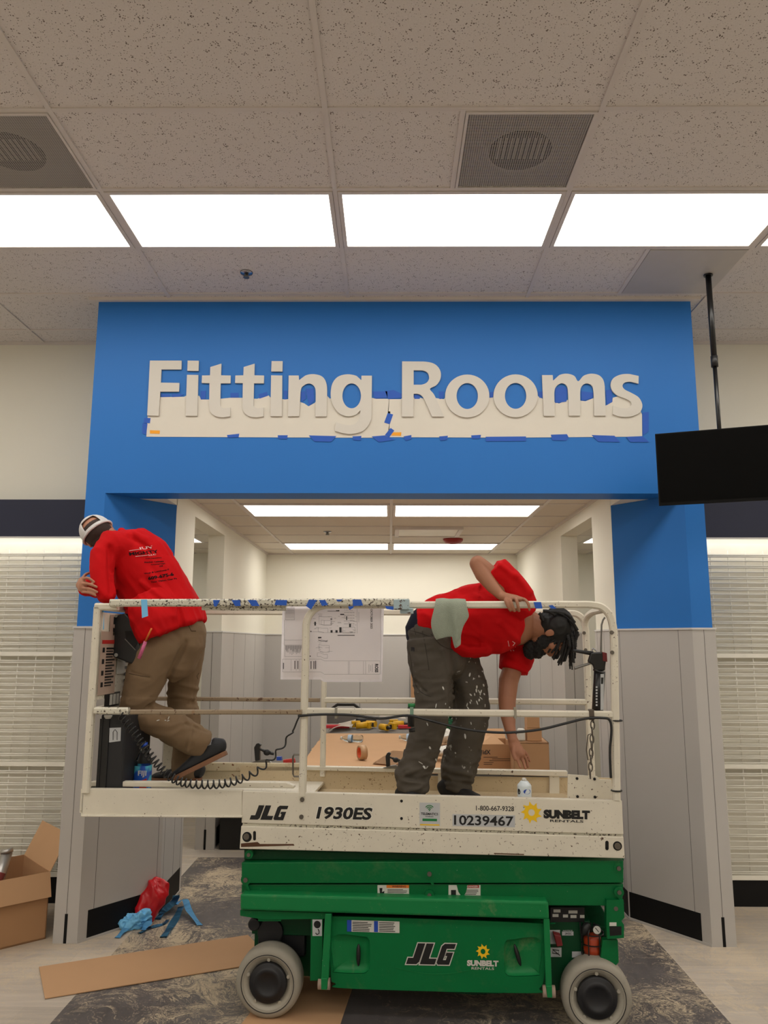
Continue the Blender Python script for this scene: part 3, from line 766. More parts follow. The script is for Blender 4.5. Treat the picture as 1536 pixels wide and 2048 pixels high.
# arms ---------------------------------------------------------------------
arm = [([(488, 1699), (1248, 1717), (1248, 1722), (488, 1720)], .06, M_grk, .05),
       ([(483, 1725), (1247, 1721), (1247, 1766), (483, 1767)], .02, M_gr, .05),
       ([(483, 1769), (1247, 1768), (1245, 1800), (1225, 1812), (483, 1808)], .035, M_gr, .05)]
for pts, off, m, d in arm:
    b = BM(); lslab(b, pts, off, d); mk('scissor_arm', b, m, **LP, bevel=.004)
for pts, off, m, d in arm[1:]:
    b = BM(); lslab(b, pts, off + .58, d); mk('scissor_arm', b, m, **LP, bevel=.004)
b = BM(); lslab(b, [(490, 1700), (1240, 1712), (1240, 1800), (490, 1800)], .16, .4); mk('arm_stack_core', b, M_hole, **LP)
for x, y, rr in ((498, 1709, .016), (492, 1759, .02), (859, 1747, .02), (859, 1790, .018), (1237, 1736, .018), (1238, 1784, .018), (1231, 1816, .018)):
    b = BM(); p = L(x, y, .02); o = V((0, -1, 0))
    cyl(b, p + V((0, .02, 0)), p + o * .004, rr * 1.25, 22); 
    if rr > .017 and y < 1800: slab(b, [p + V((-.012, -.002, -.015)), p + V((.008, -.002, -.018)), p + V((.022, -.002, -.05)), p + V((.012, -.002, -.052))], (0, .02, 0))
    pin = mk('pivot_boss', b, M_gr, **LP)
    b = BM(); cyl(b, p + o * .004, p + o * .012, rr * .55, 14); e = mk('pin_head', b, M_bolt, parent=pin, world=False)
    e = None
# battery door --------------------------------------------------------------
pts = [(670, 1832, 1), (1078, 1846, 1), (1088, 1856, 1), (1088, 1950, 1), (1078, 1976, 1), (1055, 1985, 1), (700, 1976, 1), (672, 1966, 1), (662, 1948, 1), (662, 1842, 1)]
def plate_l(outs, o0, o1):       # outlines in the lift's side plane -> plate with holes between two depths
    cu = bpy.data.curves.new('c', 'CURVE'); cu.dimensions = '2D'; cu.fill_mode = 'BOTH'; cu.extrude = (o1 - o0) / 2
    for o in outs:
        sp_ = cu.splines.new('POLY'); sp_.points.add(len(o) - 1); sp_.use_cyclic_u = True
        for i, p in enumerate(o): sp_.points[i].co = (p.x, p.z, 0, 1)
    ob = bpy.data.objects.new('c', cu); COL.objects.link(ob)
    me = bpy.data.meshes.new_from_object(ob.evaluated_get(bpy.context.evaluated_depsgraph_get()))
    bpy.data.objects.remove(ob); bpy.data.curves.remove(cu)
    for v in me.vertices: x, z, d = v.co; v.co = (x, (o0 + o1) / 2 - d, z)
    return me
idf = lambda a, c: (a, c)
rec = []
for x0, x1, y0, y1, hx, tilt in ((664, 740, 1872, 1946, 717, 0), (1008, 1082, 1878, 1952, 1035, 1)):
    o = outline([(x0 + 3, y0, 1), (x1 - 14, y0, 1), (x1 - 3, y0 + 4, 1), (x1, y0 + 16, 1), (x1, y1 - 16, 1), (x1 - 5, y1 - 4, 1), (x1 - 18, y1, 1), (x0 + 6, y1 - 2, 1), (x0 + 3, y1 - 10, 1)] if not tilt else
                [(x0 + 14, y0, 1), (x1 - 3, y0, 1), (x1 - 3, y1 - 10, 1), (x1 - 8, y1 - 2, 1), (x0 + 18, y1, 1), (x0 + 5, y1 - 4, 1), (x0, y1 - 16, 1), (x0, y0 + 16, 1), (x0 + 3, y0 + 4, 1)], idf)
    rec.append((o, hx, tilt))
dout = lp(*outline(pts, idf), off=.015)
dm_ = plate_l([dout] + [lp(*o, off=.015) for o, _, _ in rec], .008, .020)
door = mk('battery_door', dm_, M_pg, **LP, bevel=.004, seg=3)
b = BM(); lslab(b, [(666, 1836), (1084, 1850), (1084, 1975), (700, 1972), (666, 1960)], .036, .08); mk('door_core', b, M_pg, parent=door, world=False)
for o, hx, tilt in rec:
    P = lp(*o, off=.0085); c0 = sum(P, V()) / len(P); b = BM(); prev = [b.verts.new(p) for p in P]; n_ = len(P)
    for k_, dp in ((.93, .010), (.80, .020), (.6, .0245), (.3, .0255)):
        cur = [b.verts.new(c0 + (p - c0) * k_ + V((0, dp, 0))) for p in P]
        for i in range(n_): b.faces.new((prev[i], prev[(i + 1) % n_], cur[(i + 1) % n_], cur[i]))
        prev = cur
    b.faces.new(prev)
    mk('handle_recess', b, M_grd, parent=door, world=False, smooth=True)
    p = L(hx, 1910, .012)
    b = BM(); ellip(b, p, V((.011, 0, 0)), V((0, .016, 0)), V((-.28 if tilt else 0, 0, 1)).normalized() * .05, 14, 10)
    mk('latch', b, M_bpl, parent=door, world=False, smooth=True)

# decal helpers
def dquad(x0, y0, x1, y1, off, sl=0.0):    # bl, br, tr, tl in lift frame, slope in px per px
    f = lambda x, y: L(x, y + sl * (x - x0), off); return [f(x0, y1), f(x1, y1), f(x1, y0), f(x0, y0)]
def dplate(bm, x0, y0, x1, y1, off, mi=0, sl=0.0): slab(bm, dquad(x0, y0, x1, y1, off, sl), (0, .0004, 0), mi)
def lines(bm, x0, y0, x1, y1, n, off, mi, sl=0.0, seed=1):
    rn = random.Random(seed); h = (y1 - y0) / n
    for i in range(n):
        dplate(bm, x0, y0 + h * i + h * .2, x0 + (x1 - x0) * rn.uniform(.72, 1), y0 + h * i + h * .62, off, mi, sl)
def sun(bm, c, ux, uz, R, mi, r0=.34, teeth=9):
    P = []; c = V(c)
    for i in range(teeth):
        a = 2 * PI * i / teeth + .3
        P.append((R, a)); P.append((R * .70, a - .03)); P.append((R * .72, a + 2 * PI / teeth - .22)) 
    def at(r, a): return c + ux * (r * math.cos(a)) + uz * (r * math.sin(a))
    outer = []
    for i in range(teeth):
        a = 2 * PI * i / teeth + .35
        outer += [(R, a), (R * .66, a + .16), (R * .70, a + .42)]
    n = len(outer); vo = [bm.verts.new(at(r, a)) for r, a in outer]; vi = [bm.verts.new(at(R * r0, a)) for r, a in outer]
    for i in range(n):
        f = bm.faces.new((vo[i], vo[(i + 1) % n], vi[(i + 1) % n], vi[i])); f.material_index = mi
JL = [[(0, 0), (.60, 0), (.72, .12), (.72, 1), (.30, 1), (.30, .30), (0, .30)],
      [(.80, 0), (1.66, 0), (1.66, .28), (1.22, .28), (1.22, 1), (.80, 1)],
      [(1.84, 0), (2.5, 0), (2.5, .58), (2.12, .58), (2.12, .42), (2.22, .42), (2.22, .22), (2.06, .22), (2.06, .76), (2.5, .76), (2.5, 1), (1.86, 1), (1.74, .88), (1.74, .1)]]
def jlg(bm, q, mi, grow=0.0):
    q = [V(p) for p in q]
    for poly in JL:
        cx = sum(p[0] for p in poly) / len(poly); cy = sum(p[1] for p in poly) / len(poly); P = []
        for x, y in poly:
            x = (x + y * .4) / 2.9
            P.append((q[0] * (1 - x) + q[1] * x) * (1 - y) + (q[3] * (1 - x) + q[2] * x) * y)
        if grow:
            c = sum(P, V()) / len(P); d = []
            n = len(P)
            area = sum(P[i].x * P[(i + 1) % n].z - P[(i + 1) % n].x * P[i].z for i in range(n))
            s = 1 if area > 0 else -1
            for i in range(n):
                a, p, e = P[i - 1], P[i], P[(i + 1) % n]
                n1 = V(((p - a).z, 0, -(p - a).x)).normalized(); n2 = V(((e - p).z, 0, -(e - p).x)).normalized()
                m = (n1 + n2); m = m.normalized() * min(1 / max(m.normalized().dot(n1), .4), 2)
                d.append(p + m * grow * s)
            P = d
        quad_ = bm.faces.new([bm.verts.new(p) for p in P]); quad_.material_index = mi
# door decals
b = BM(); jlg(b, dquad(812, 1886, 912, 1928, .0055, .02), 1, .0045); jlg(b, dquad(812, 1886, 912, 1928, .0050, .02), 0)
mk('maker_logo', b, [M_ink, M_dwh], parent=door, world=False)
b = BM(); c = L(966, 1903, .0055); sun(b, c, V((1, 0, 0)), V((0, 0, 1)), .034, 0)
text_on(b, 'SUNBELT', dquad(934, 1920, 997, 1932, .0055, .02), .06, 1); text_on(b, 'RENTALS', dquad(943, 1934, 988, 1939, .0055, .02), .01, 1)
mk('rental_logo', b, [M_dye, M_dwh], parent=door, world=False)
b = BM(); dplate(b, 694, 1840, 799, 1863, .0055, 0, .03); dplate(b, 694, 1840, 703, 1863, .0050, 1, .03); dplate(b, 748, 1842, 756, 1864, .0050, 1, .03)
lines(b, 705, 1843, 745, 1863, 6, .0045, 2, .03); lines(b, 758, 1844, 797, 1864, 6, .0045, 2, .03, 4)
mk('instruction_decal', b, [M_dwh, M_dbl, M_ink], parent=door, world=False)
b = BM()
for k in range(20):
    t0, t1 = k / 20, (k + 1) / 20; f = lambda t: L(790 + 170 * t, 1935 + 14 * math.sin(PI * t), .0060)
    slab(b, [f(t0), f(t1), f(t1) + V((0, 0, .0035 * math.sin(PI * min(t1, .999)) + .0004)), f(t0) + V((0, 0, .0035 * math.sin(PI * t0) + .0004))], (0, .001, 0))
mk('moulded_ridge', b, M_grd, parent=door, world=False)
for dy, m_ in ((0, 0),):
    b = BM(); dplate(b, 625, 1839, 644, 1872, -.0006, 0); lathe(b, L(634.5, 1849, -.0008), (0, -1, 0), [(.017, 0), (.017, .0004), (.014, .0004), (.014, .0002)], 20, 1)
    quad(b, lp((634.5, 1842), (639, 1849), (636.5, 1849), (636.5, 1856), (632.5, 1856), (632.5, 1849), (630, 1849), off=-.0014), 1)
    tube(b, lp((636, 1858), (638, 1862), (638, 1867), (634, 1869), (631, 1866), off=-.0012), .0024, 6, mi=1)
    mk('tie_down_decal', b, [M_dgr, M_ink], **LP)
b = BM(); dplate(b, 755, 1770, 818, 1796, .0335, 0); dplate(b, 773, 1770, 818, 1776, .033, 1); text_on(b, 'WARNING', dquad(784, 1771, 812, 1775, .0325), .02, 2); lines(b, 775, 1778, 816, 1795, 6, .033, 2)
quad(b, lp((759, 1776), (765, 1776), (764, 1784), (769, 1782), (768, 1790), (760, 1792), off=.033), 2)
mk('warning_decal', b, [M_dwh, M_dor, M_ink], **LP)
b = BM(); dplate(b, 897, 1770, 961, 1797, .0335, 0); dplate(b, 932, 1770, 958, 1776, .033, 1); text_on(b, 'DANGER', dquad(934, 1771, 956, 1775, .0325), .02, 0); lines(b, 930, 1779, 958, 1796, 6, .033, 2, seed=6)
quad(b, lp((913, 1769), (936, 1769), (932, 1784), (926, 1797), (917, 1784), off=.0325), 3); dplate(b, 902, 1780, 912, 1790, .033, 2)
mk('danger_decal', b, [M_dwh, M_dred, M_ink, M_gr], **LP)
b = BM(); dplate(b, 1101, 1815, 1169, 1844, .118, 0)
for x0, x1, y in ((1107, 1121, 1819), (1137, 1155, 1821), (1105, 1117, 1828), (1126, 1136, 1829), (1141, 1153, 1830), (1160, 1169, 1830)): dplate(b, x0, y, x1, y + 6, .117, 1)
mk('rating_plate', b, [M_ink, M_dwh], **LP)
b = BM(); dplate(b, 1099, 1860, 1120, 1888, .118, 0); dplate(b, 1124, 1863, 1147, 1871, .118, 0); text_on(b, 'NOTICE', dquad(1126, 1860, 1145, 1862.5, .117), .01, 0); text_on(b, '24VDC', dquad(1130, 1865, 1143, 1869.5, .117), .02, 1)
dplate(b, 1099, 1895, 1123, 1914, .118, 0)
tube(b, lp((1105, 1899), (1118, 1901), (1117, 1908), (1105, 1906), (1105, 1899), (1120, 1911), off=.1168), .0018, 5, mi=1)
dplate(b, 1144, 1903, 1166, 1915, .118, 0)
mk('service_decal', b, [M_dgr, M_ink], **LP)
b = BM(); slab(b, lp((1107, 1868), (1122, 1872), (1126, 1892), (1114, 1894), off=.07), (0, .045, 0)); mk('battery_plug', b, M_duct2, **LP, bevel=.004)
p = L(1185, 1885, .10)
b = BM(); lathe(b, p + V((0, 0, -.05)), (0, 0, 1), [(.0, 0), (.042, 0), (.044, .03), (.040, .036), (.043, .07), (.036, .085), (0, .088)], 24); bc = mk('amber_beacon', b, M_amber, **LP)
b = BM()
for a in range(6):
    an = a * PI / 3; q = V((math.cos(an) * .052, math.sin(an) * .052, 0)); tube(b, [p + q + V((0, 0, -.06)), p + q + V((0, 0, .05)), p + q * .5 + V((0, 0, .075))], .003, 6)
for z in (-.05, .0, .045): tube(b, [p + V((math.cos(t * PI / 10) * .052, math.sin(t * PI / 10) * .052, z)) for t in range(20)], .003, 6, closed=True)
mk('beacon_cage', b, M_bpl, **LP)
g = L(1194, 1860, .05); b = BM(); cyl(b, g, g + V((0, .02, 0)), .021, 20); cyl(b, g + V((0, -.001, 0)), g, .018, 20, 1); tube(b, [g + V((-.008, -.002, .01)), g + V((.008, -.002, -.008))], .0014, 5, mi=0)
mk('pressure_gauge', b, [M_ink, M_dwh], **LP)
b = BM()
for k in range(5): tube(b, smooth_pts(lp((1160 + k * 7, 1845), (1163 + k * 6, 1870 - 4 * k), (1170 + k * 5, 1880), (1168 + k * 8, 1900), off=.10 + .01 * k)), .0045, 8)
ellip(b, L(1171, 1858, .08), V((.022, 0, 0)), V((0, .02, 0)), V((.01, 0, .03)))
mk('hydraulic_hose', b, M_bpl, **LP)
# motor and black gear seen above the left wheel
b = BM(); p = L(540, 1865, .12); cyl(b, p, p + V((0, .3, 0)), .065, 24); bx(b, p.x - .07, p.x + .17, .16, .6, p.z - .12, p.z + .05)
cyl(b, L(507, 1850, .1), L(507, 1850, .1) + V((0, .1, 0)), .03, 16)
mk('drive_motor', b, paint('motor_black', S(24, 25, 30), .5), **LP, bevel=.006)

# wheels ----------------------------------------------------------------------
def wheel(cx, cz, y, sgn, steer=0.0, first=None):
    b = BM(); r = .1605; w = .115
    prof = [(.118, .000), (.130, -.004), (.146, .000), (.1575, .012), (r, .03), (r, w - .03), (.1575, w - .012), (.146, w), (.05, w)]
    c = V((cx, y, cz)); ax = V((math.sin(steer), math.cos(steer) * sgn, 0))
    lathe(b, c, ax, prof, 56, caps=False)
    wl = mk('wheel', b, M_tyre, **LP)
    b = BM(); lathe(b, c, ax, [(.127, -.002), (.124, -.005), (.121, .004), (.112, .005), (.104, .018), (.092, .022), (.090, .030), (0, .030)], 48, caps=False)
    for k in range(5):
        a = 2 * PI * k / 5 + .3; u = ax.cross(V((0, 0, 1))).normalized()
        q = c + (u * math.cos(a) + V((0, 0, 1)) * math.sin(a)) * .103 + ax * .012; cyl(b, q + ax * .008, q - ax * .005, .008, 10)
    mk('rim', b, paint('rim_grey', S(168, 162, 148), .5, .12, 12), parent=wl, world=False, smooth=False)
    b = BM(); lathe(b, c, ax, [(.0915, .026), (.0915, .006), (.086, .000), (.072, .002), (.068, -.004), (.050, -.006), (.046, .000), (0, -.002)], 40)
    tube(b, [c - ax * .0045 + (ax.cross(V((0, 0, 1))).normalized() * math.cos(t) + V((0, 0, 1)) * math.sin(t)) * .1285 for t in [2 * PI * i / 48 for i in range(48)]], .0018, 5, closed=True)
    mk('hub_cap', b, M_hub, parent=wl, world=False)
    return wl
lc = L(535, 1964, 0); rc = L(1194, 1985, 0)
wheel(lc.x, .1605, 0.0, 1, 0); wheel(rc.x, .1605, -.01, 1, .0)
wheel(lc.x, .1605, WID, -1); wheel(rc.x, .1605, WID, -1)

# platform -----------------------------------------------------------------------
DZ = .93
pu0, pu1 = L(484, 1600, 0).x, L(1247, 1610, 0).x
b = BM(); bx(b, pu0 + .01, pu1 - .02, .03, WID - .03, DZ - .04, DZ); mk('deck', b, M_beige, **LP)
b = BM(); lslab(b, [(485, 1582), (1244, 1601.5), (1247, 1669), (483, 1646)], 0, .035)
side = mk('platform_side', b, M_lw, **LP, bevel=.003)
b = BM(); lslab(b, [(482, 1652), (1247, 1674), (1250, 1717), (479, 1698)], -.004, .05)
low = mk('platform_lower_rail', b, M_lw, **LP, bevel=.004)
b = BM(); lslab(b, [(486, 1644), (1245, 1666), (1247, 1676), (484, 1655)], .012, .04); mk('rail_gap', b, M_lw2, **LP)
# side marks
def SQd(x0, y0, x1, y1, off=-.0012): return dquad(x0, y0, x1, y1, off, .022)
b = BM(); jlg(b, SQd(499, 1610, 577, 1639), 0); mk('maker_logo', b, M_ink, parent=side, world=False)
b = BM(); text_on(b, '1930ES', SQd(632, 1613, 745, 1638, -.0016), .035, 0, .18)
text_on(b, '1930ES', SQd(630, 1611, 747, 1640, -.0010), .07, 1, .18)
mk('model_number', b, [M_ink, paint('number_outline', S(228, 224, 212), .5)], parent=side, world=False)
b = BM(); text_on(b, '1-800-667-9328', SQd(952, 1611, 1028, 1621), .012, 0); mk('phone_number', b, M_ink, parent=side, world=False)
b = BM(); slab(b, SQd(905, 1628, 1030, 1652), (0, .0006, 0), 1); text_on(b, '10239467', SQd(908, 1630, 1027, 1650, -.0020), .02, 0)
tube(b, [L(925, 1650, -.0022), L(939, 1631, -.0022)], .0018, 5, mi=0)
mk('fleet_number', b, [M_ink, M_dgr], parent=side, world=False)
b = BM(); c = L(1063, 1625, -.0012); sun(b, c, V((1, 0, 0)), V((0, 0, 1)), .052, 0, .30)
text_on(b, 'SUNBELT', SQd(1087, 1619, 1180, 1637), .075, 1); text_on(b, 'RENTALS', SQd(1100, 1639, 1167, 1644), .02, 1)
mk('rental_logo', b, [M_dye, M_ink], parent=side, world=False)
b = BM(); slab(b, SQd(839, 1605, 880, 1651), (0, .0006, 0), 0); text_on(b, 'TELEMATICS', SQd(842, 1625, 876, 1630, -.002), .02, 1); text_on(b, 'ENABLED', SQd(851, 1632, 867, 1634, -.002), .01, 1)
slab(b, SQd(845, 1637, 874, 1642, -.0016), (0, .0003, 0), 2); slab(b, SQd(840, 1648, 879, 1650.5, -.0016), (0, .0003, 0), 3)
cw = L(859, 1621, -.002)
for rr in (.008, .016, .024): tube(b, [cw + V((math.cos(a) * rr, 0, math.sin(a) * rr)) for a in [PI * .22 + PI * .56 * i / 8 for i in range(9)]], .0019, 5, mi=2)
cyl(b, cw, cw + V((0, -.0006, 0)), .003, 10, 2)
mk('telematics_sticker', b, [M_dgr, M_ink, M_dgn, M_dye], parent=side, world=False)
for i, (x, y) in enumerate(((604.5, 1599), (603, 1633.5), (803, 1602), (803, 1637))):
    b = BM(); p = L(x, y, 0); cyl(b, p + V((0, .003, 0)), p + V((0, -.006 if i < 2 else -.001, 0)), .011 if i < 2 else .007, 16)
    mk('bolt', b, M_bolt if i < 2 else M_hole, parent=side, world=False)
b = BM()
def slot(bm, x, y0, y1, w): 
    for t in range(8): pass
    p0, p1 = L(x, y0, -.005), L(x, y1, -.005); cyl(bm, p0, p0 + V((0, .002, 0)), w, 14); cyl(bm, p1, p1 + V((0, .002, 0)), w, 14); slab(bm, [p0 + V((-w, 0, 0)), p0 + V((w, 0, 0)), p1 + V((w, 0, 0)), p1 + V((-w, 0, 0))], (0, .002, 0))
b.free()
for a_ in ((1214, 1685, 1697, .008), (509, 1665, 1678, .007)): b = BM(); slot(b, *a_); mk('slot_hole', b, M_hole, parent=low, world=False)
for x, y, rr in ((494, 1674, .024), (1235, 1692, .021)): b = BM(); p = L(x, y, -.005); cyl(b, p, p + V((0, .002, 0)), rr, 20); mk('pin_hole', b, M_hole, parent=low, world=False)
for x, y in ((493, 1673), (1235, 1692)):
    b = BM(); p = L(x, y, -.006); cyl(b, p, p + V((0, -.006, 0)), .015, 16); mk('bolt', b, M_bolt, parent=low, world=False)
M_rs = paint('rust_brown', S(84, 52, 30), .8, .2, 40)
for a_ in ([(482, 1687), (515, 1684), (520, 1688), (587, 1688), (589, 1691), (482, 1694)], [(988, 1706), (1048, 1708), (1048, 1710), (988, 1708)]): b = BM(); lslab(b, a_, -.0055, .001); mk('rust_stain', b, M_rs, parent=low, world=False)
# far toe board
fo = WID - .04
b = BM(); lslab(b, [(604, 1536), (835, 1539), (835, 1600), (604, 1595)], fo, .02); lslab(b, [(480, 1530), (604, 1534), (604, 1600), (480, 1598)], fo, .02)
lslab(b, [(835, 1552), (1230, 1556), (1230, 1600), (835, 1600)], fo + .008, .01)
mk('toe_board_far', b, M_beige, **LP, bevel=.002)
b = BM(); lslab(b, [(600, 1533), (1135, 1543), (1135, 1553), (600, 1540)], fo - .02, .05)
lslab(b, [(876, 1545), (898, 1545), (898, 1600), (876, 1600)], fo - .01, .03); lslab(b, [(1099, 1550), (1119, 1550), (1119, 1605), (1099, 1605)], fo - .01, .03)
mk('toe_board_rim', b, M_lw, **LP, bevel=.002)
b = BM(); lslab(b, [(1136, 1549), (1194, 1553), (1200, 1559), (1223, 1560), (1226, 1600), (1135, 1597)], .10, .01)
for x, y in ((1154, 1557), (1189, 1558), (1155, 1593), (1190, 1594)): p = L(x, y, .10); cyl(b, p, p + V((0, -.003, 0)), .007, 10, 1)
mk('gate_plate', b, [M_lw, M_hole], **LP)

# extension deck
eu0 = L(160, 1600, 0).x
b = BM(); lslab(b, [(163, 1577), (484, 1580), (484, 1634), (161, 1632)], .0, .03)
zt0 = .97
mk('extension_side', b, M_lw, **LP, bevel=.004)
b = BM(); bx(b, eu0 + .01, L(600, 1600, 0).x, .03, WID, zt0 - .016, zt0); bx(b, eu0 + .0, eu0 + .02, 0, WID, zt0 - .05, L(170, 1578, 0).z)
ext = mk('extension_deck', b, M_lw, **LP, bevel=.003)
# raised lip along the near edge and bottom flange
b = BM(); lslab(b, [(180, 1563), (572, 1565), (588, 1572), (588, 1577), (170, 1573)], .05, .04); lslab(b, [(161, 1630), (484, 1632), (484, 1636), (161, 1634)], -.012, .04)
mk('extension_lip', b, M_lw, **LP, bevel=.004)
b = BM(); lslab(b, [(335, 1525), (605, 1527), (605, 1542), (335, 1542)], fo, .03); lslab(b, [(335, 1542), (605, 1542), (605, 1565), (335, 1562)], fo + .01, .02)
mk('extension_toe_board', b, chipped('rusty_toe_board', S(205, 192, 162), S(110, 66, 34), .60, 40, rust=.58), **LP, bevel=.003)
b = BM(); tube(b, lp((601, 1553), (588, 1553), (586, 1548), (586, 1513), (588, 1509), (601, 1509), off=.3), .005, 8); mk('wire_handle', b, M_bolt, **LP)

# guard rails --------------------------------------------------------------------
R = .0178
def rail(nm, pts, mat, r=R, prof=SQ, up=None, parent=None):
    b = BM(); tube(b, pts, r, prof=prof, up=up or (0, 1, 0)); return mk(nm, b, mat, parent=lift, world=False)
def arc(pts, n=5): return smooth_pts(pts, n)
# fixed hoop: post, bend, top rail, bend, post
hoop = lp((605, 1592), (612, 1270), off=.012) + arc(lp((612, 1262), (613, 1245), (620, 1228), (634, 1216), (652, 1210.5), off=.012)) + lp((820, 1210), (1170, 1209), off=.012) + arc(lp((1183, 1209.5), (1203, 1214), (1219, 1230), (1226, 1255), (1228, 1285), off=.012)) + lp((1233, 1600), off=.012)
rail('guard_rail', hoop, M_lw)
rail('mid_rail', lp((612, 1422), (1226, 1429), off=.014), M_lw, .0165)
# extension rails (slide outside, slightly above)
b = BM(); tube(b, lp((222, 1206), (818, 1204.5), off=-.024), .0195, prof=SQ, up=(0, 1, 0)); er = mk('extension_top_rail', b, M_lw2, **LP)
b = BM(); tube(b, lp((405, 1215), (572, 1216), off=-.0), .014, prof=SQ, up=(0, 1, 0)); mk('inner_slide_rail', b, M_lw2, **LP)
b = BM(); lslab(b, [(787, 1199), (818, 1198), (818, 1219), (787, 1219)], -.052, .06); lslab(b, [(800, 1216), (826, 1216), (826, 1227), (800, 1227)], -.03, .05)
mk('slide_latch', b, [chipped('latch_paint', S(170, 190, 196), S(80, 55, 40), .6, 50)], **LP, bevel=.003)
b = BM(); tube(b, lp((262, 1424), (604, 1424), off=-.012), .012, prof=SQ, up=(0, 1, 0)); mk('extension_mid_rail', b, M_rust, **LP)
b = BM(); tube(b, lp((190, 1421), (258, 1422), off=-.012), .018, prof=SQ, up=(0, 1, 0)); cyl(b, L(254, 1421, -.035), L(254, 1421, -.02), .008, 10); mk('mid_rail_bracket', b, M_lw2, **LP, bevel=.003)
rail('corner_post', lp((195, 1214), (183, 1560), off=.0) if False else [L(196, 1214, .0), V((L(196, 1214, 0).x, 0, zt0 + .05))], M_lw, .0185)
ux = L(196, 1214, 0).x
ztop = L(196, 1213, 0).z
rail('corner_post', [V((ux, WID - .02, ztop)), V((ux, WID - .02, zt0))], M_lw, .0185)
rail('end_top_rail', [V((ux, 0, ztop)), V((ux, WID - .02, ztop))], M_lw, .019, up=(1, 0, 0))
b = BM(); tube(b, [V((ux - .012, 0, ztop - .002)), V((ux + .11, 0, ztop - .002))], .0185, prof=SQ, up=(0, 1, 0)); mk('end_rail_stub', b, M_lw, **LP)
zm = L(196, 1422, 0).z
rail('end_mid_rail', [V((ux, 0, zm)), V((ux, WID - .02, zm))], M_lw, .016, up=(1, 0, 0))
# far side rails
fz = lambda y, x=900: L(x, y, fo).z
rail('far_top_rail', [V((ux, fo, ztop)), V((L(1170, 1220, fo).x - .06, fo, ztop - .01))], M_lw, .0175)
rail('far_mid_rail', lp((648, 1400), (1176, 1404), off=fo), M_lw, .0165)
rail('far_extension_mid_rail', lp((300, 1397), (640, 1400), off=fo + .035), M_rust, .012)
rail('far_post', [L(648, 1370, fo), V((L(648, 1370, fo).x, fo, 1.0))], M_lw, .0155)
rail('far_post', [V((L(648, 1370, fo).x, fo, ztop - .01)), L(648, 1370, fo)], M_lw, .0155)
# right end: far hoop post, end bars and gate chain
xr = L(1173, 1300, fo).x
rail('far_post', arc([V((xr - .10, fo, ztop - .012)), V((xr - .05, fo, ztop - .016)), V((xr - .012, fo, ztop - .05)), V((xr, fo, ztop - .11))]) + [V((xr, fo, .99))], M_lw, .0185)
rail('end_top_rail', arc([V((xr - .005, fo, ztop - .13)), V((xr + .0, fo - .02, ztop - .05)), V((xr + .02, fo - .12, ztop - .012)), V((xr + .0, .2, ztop - .012)), V((xr - .02, .03, ztop - .012))]), M_lw, .0165, up=(1, 0, 0))
b = BM()
for x, y, o_ in ((1168, 1266, fo - .02), (1171, 1300, fo - .02), (1223, 1265, -.008), (1224, 1305, -.008)): p = L(x, y, o_); cyl(b, p, p + V((0, -.006, 0)), .010, 12)
mk('rail_bolt', b, M_bolt, **LP)
# chain
b = BM(); y = 1432
for k in range(9):
    p = L(1186 - k * .7, 1436 + k * 14, .03); ax = V((1, 0, 0)) if k % 2 else V((0, 1, 0))
    tube(b, [p + ax * (math.cos(t * PI / 6) * .009) + V((0, 0, math.sin(t * PI / 6) * .022)) for t in range(12)], .0032, 6, closed=True)
tube(b, [L(1176, 1470, .03), L(1184, 1466, .03), L(1186, 1480, .03), L(1184, 1518, .03), L(1176, 1520, .03), L(1173, 1500, .03), L(1176, 1470, .03)], .0028, 6)
mk('gate_chain', b, M_bolt, **LP)
b = BM(); bx(b, L(1183, 1425).x - .012, L(1183, 1425).x + .012, -.008, .034, L(1183, 1440).z, L(1183, 1419).z); mk('chain_clip', b, paint('clip_brown', S(95, 85, 75), .5, metal=.5), **LP, bevel=.003)
# black power cable under the mid rail and round the post
b = BM(); tube(b, smooth_pts(lp((596, 1432), (640, 1429), (700, 1430), (760, 1437), (815, 1431), (860, 1441), (915, 1455), (965, 1463), (1020, 1465), (1080, 1459), (1130, 1447), (1172, 1437), (1205, 1436), (1219, 1440), (1223, 1460), (1220, 1500), (1221, 1540), (1222, 1556), off=-.016), 5), .0062, 8)
for x, y in ((1234, 1441), (1233, 1581)): p = L(x, y, .012); tube(b, [p + V((math.cos(t) * .024, math.sin(t) * .024, 0)) for t in [i * PI / 6 for i in range(12)]], .004, 6, closed=True)
mk('power_cable', b, M_bpl, **LP)
b = BM()
for x in (673, 1030): p = L(x, 1424, .014); bx(b, p.x - .006, p.x + .006, p.y - .021, p.y + .021, p.z - .03, p.z + .022)
mk('cable_strap', b, paint('grey_strap', S(150, 145, 130), .6), **LP)
# coiled control cord
path = smooth_pts(lp((241, 1428), (262, 1455), (290, 1497), (318, 1532), (340, 1553), (372, 1566), (420, 1569), (462, 1564), (510, 1545), (545, 1515), (575, 1478), (592, 1448), off=-.02) + lp((600, 1431), off=-.016), 24)
cum = [0]
for a, c in zip(path, path[1:]): cum.append(cum[-1] + (c - a).length)
N = 1500; pts = []; j = 0; ph = 0
for k in range(N):
    s = cum[-1] * k / (N - 1)
    while j < len(cum) - 2 and cum[j + 1] < s: j += 1
    t = (s - cum[j]) / max(cum[j + 1] - cum[j], 1e-6); p = path[j].lerp(path[j + 1], t); tg = (path[j + 1] - path[j]).normalized()
    fr = s / cum[-1]; pitch = .0235 if fr < .42 else (.030 if fr < .62 else .030 + (fr - .62) * .22)
    ph += 2 * PI * (cum[-1] / N) / pitch
    u = V((0, 1, 0)); w = tg.cross(u).normalized(); rr = .019 if fr < .62 else max(.019 - (fr - .62) * .035, .009)
    if fr > .93: rr = .002
    pts.append(p + (u * math.cos(ph) + w * math.sin(ph)) * rr)
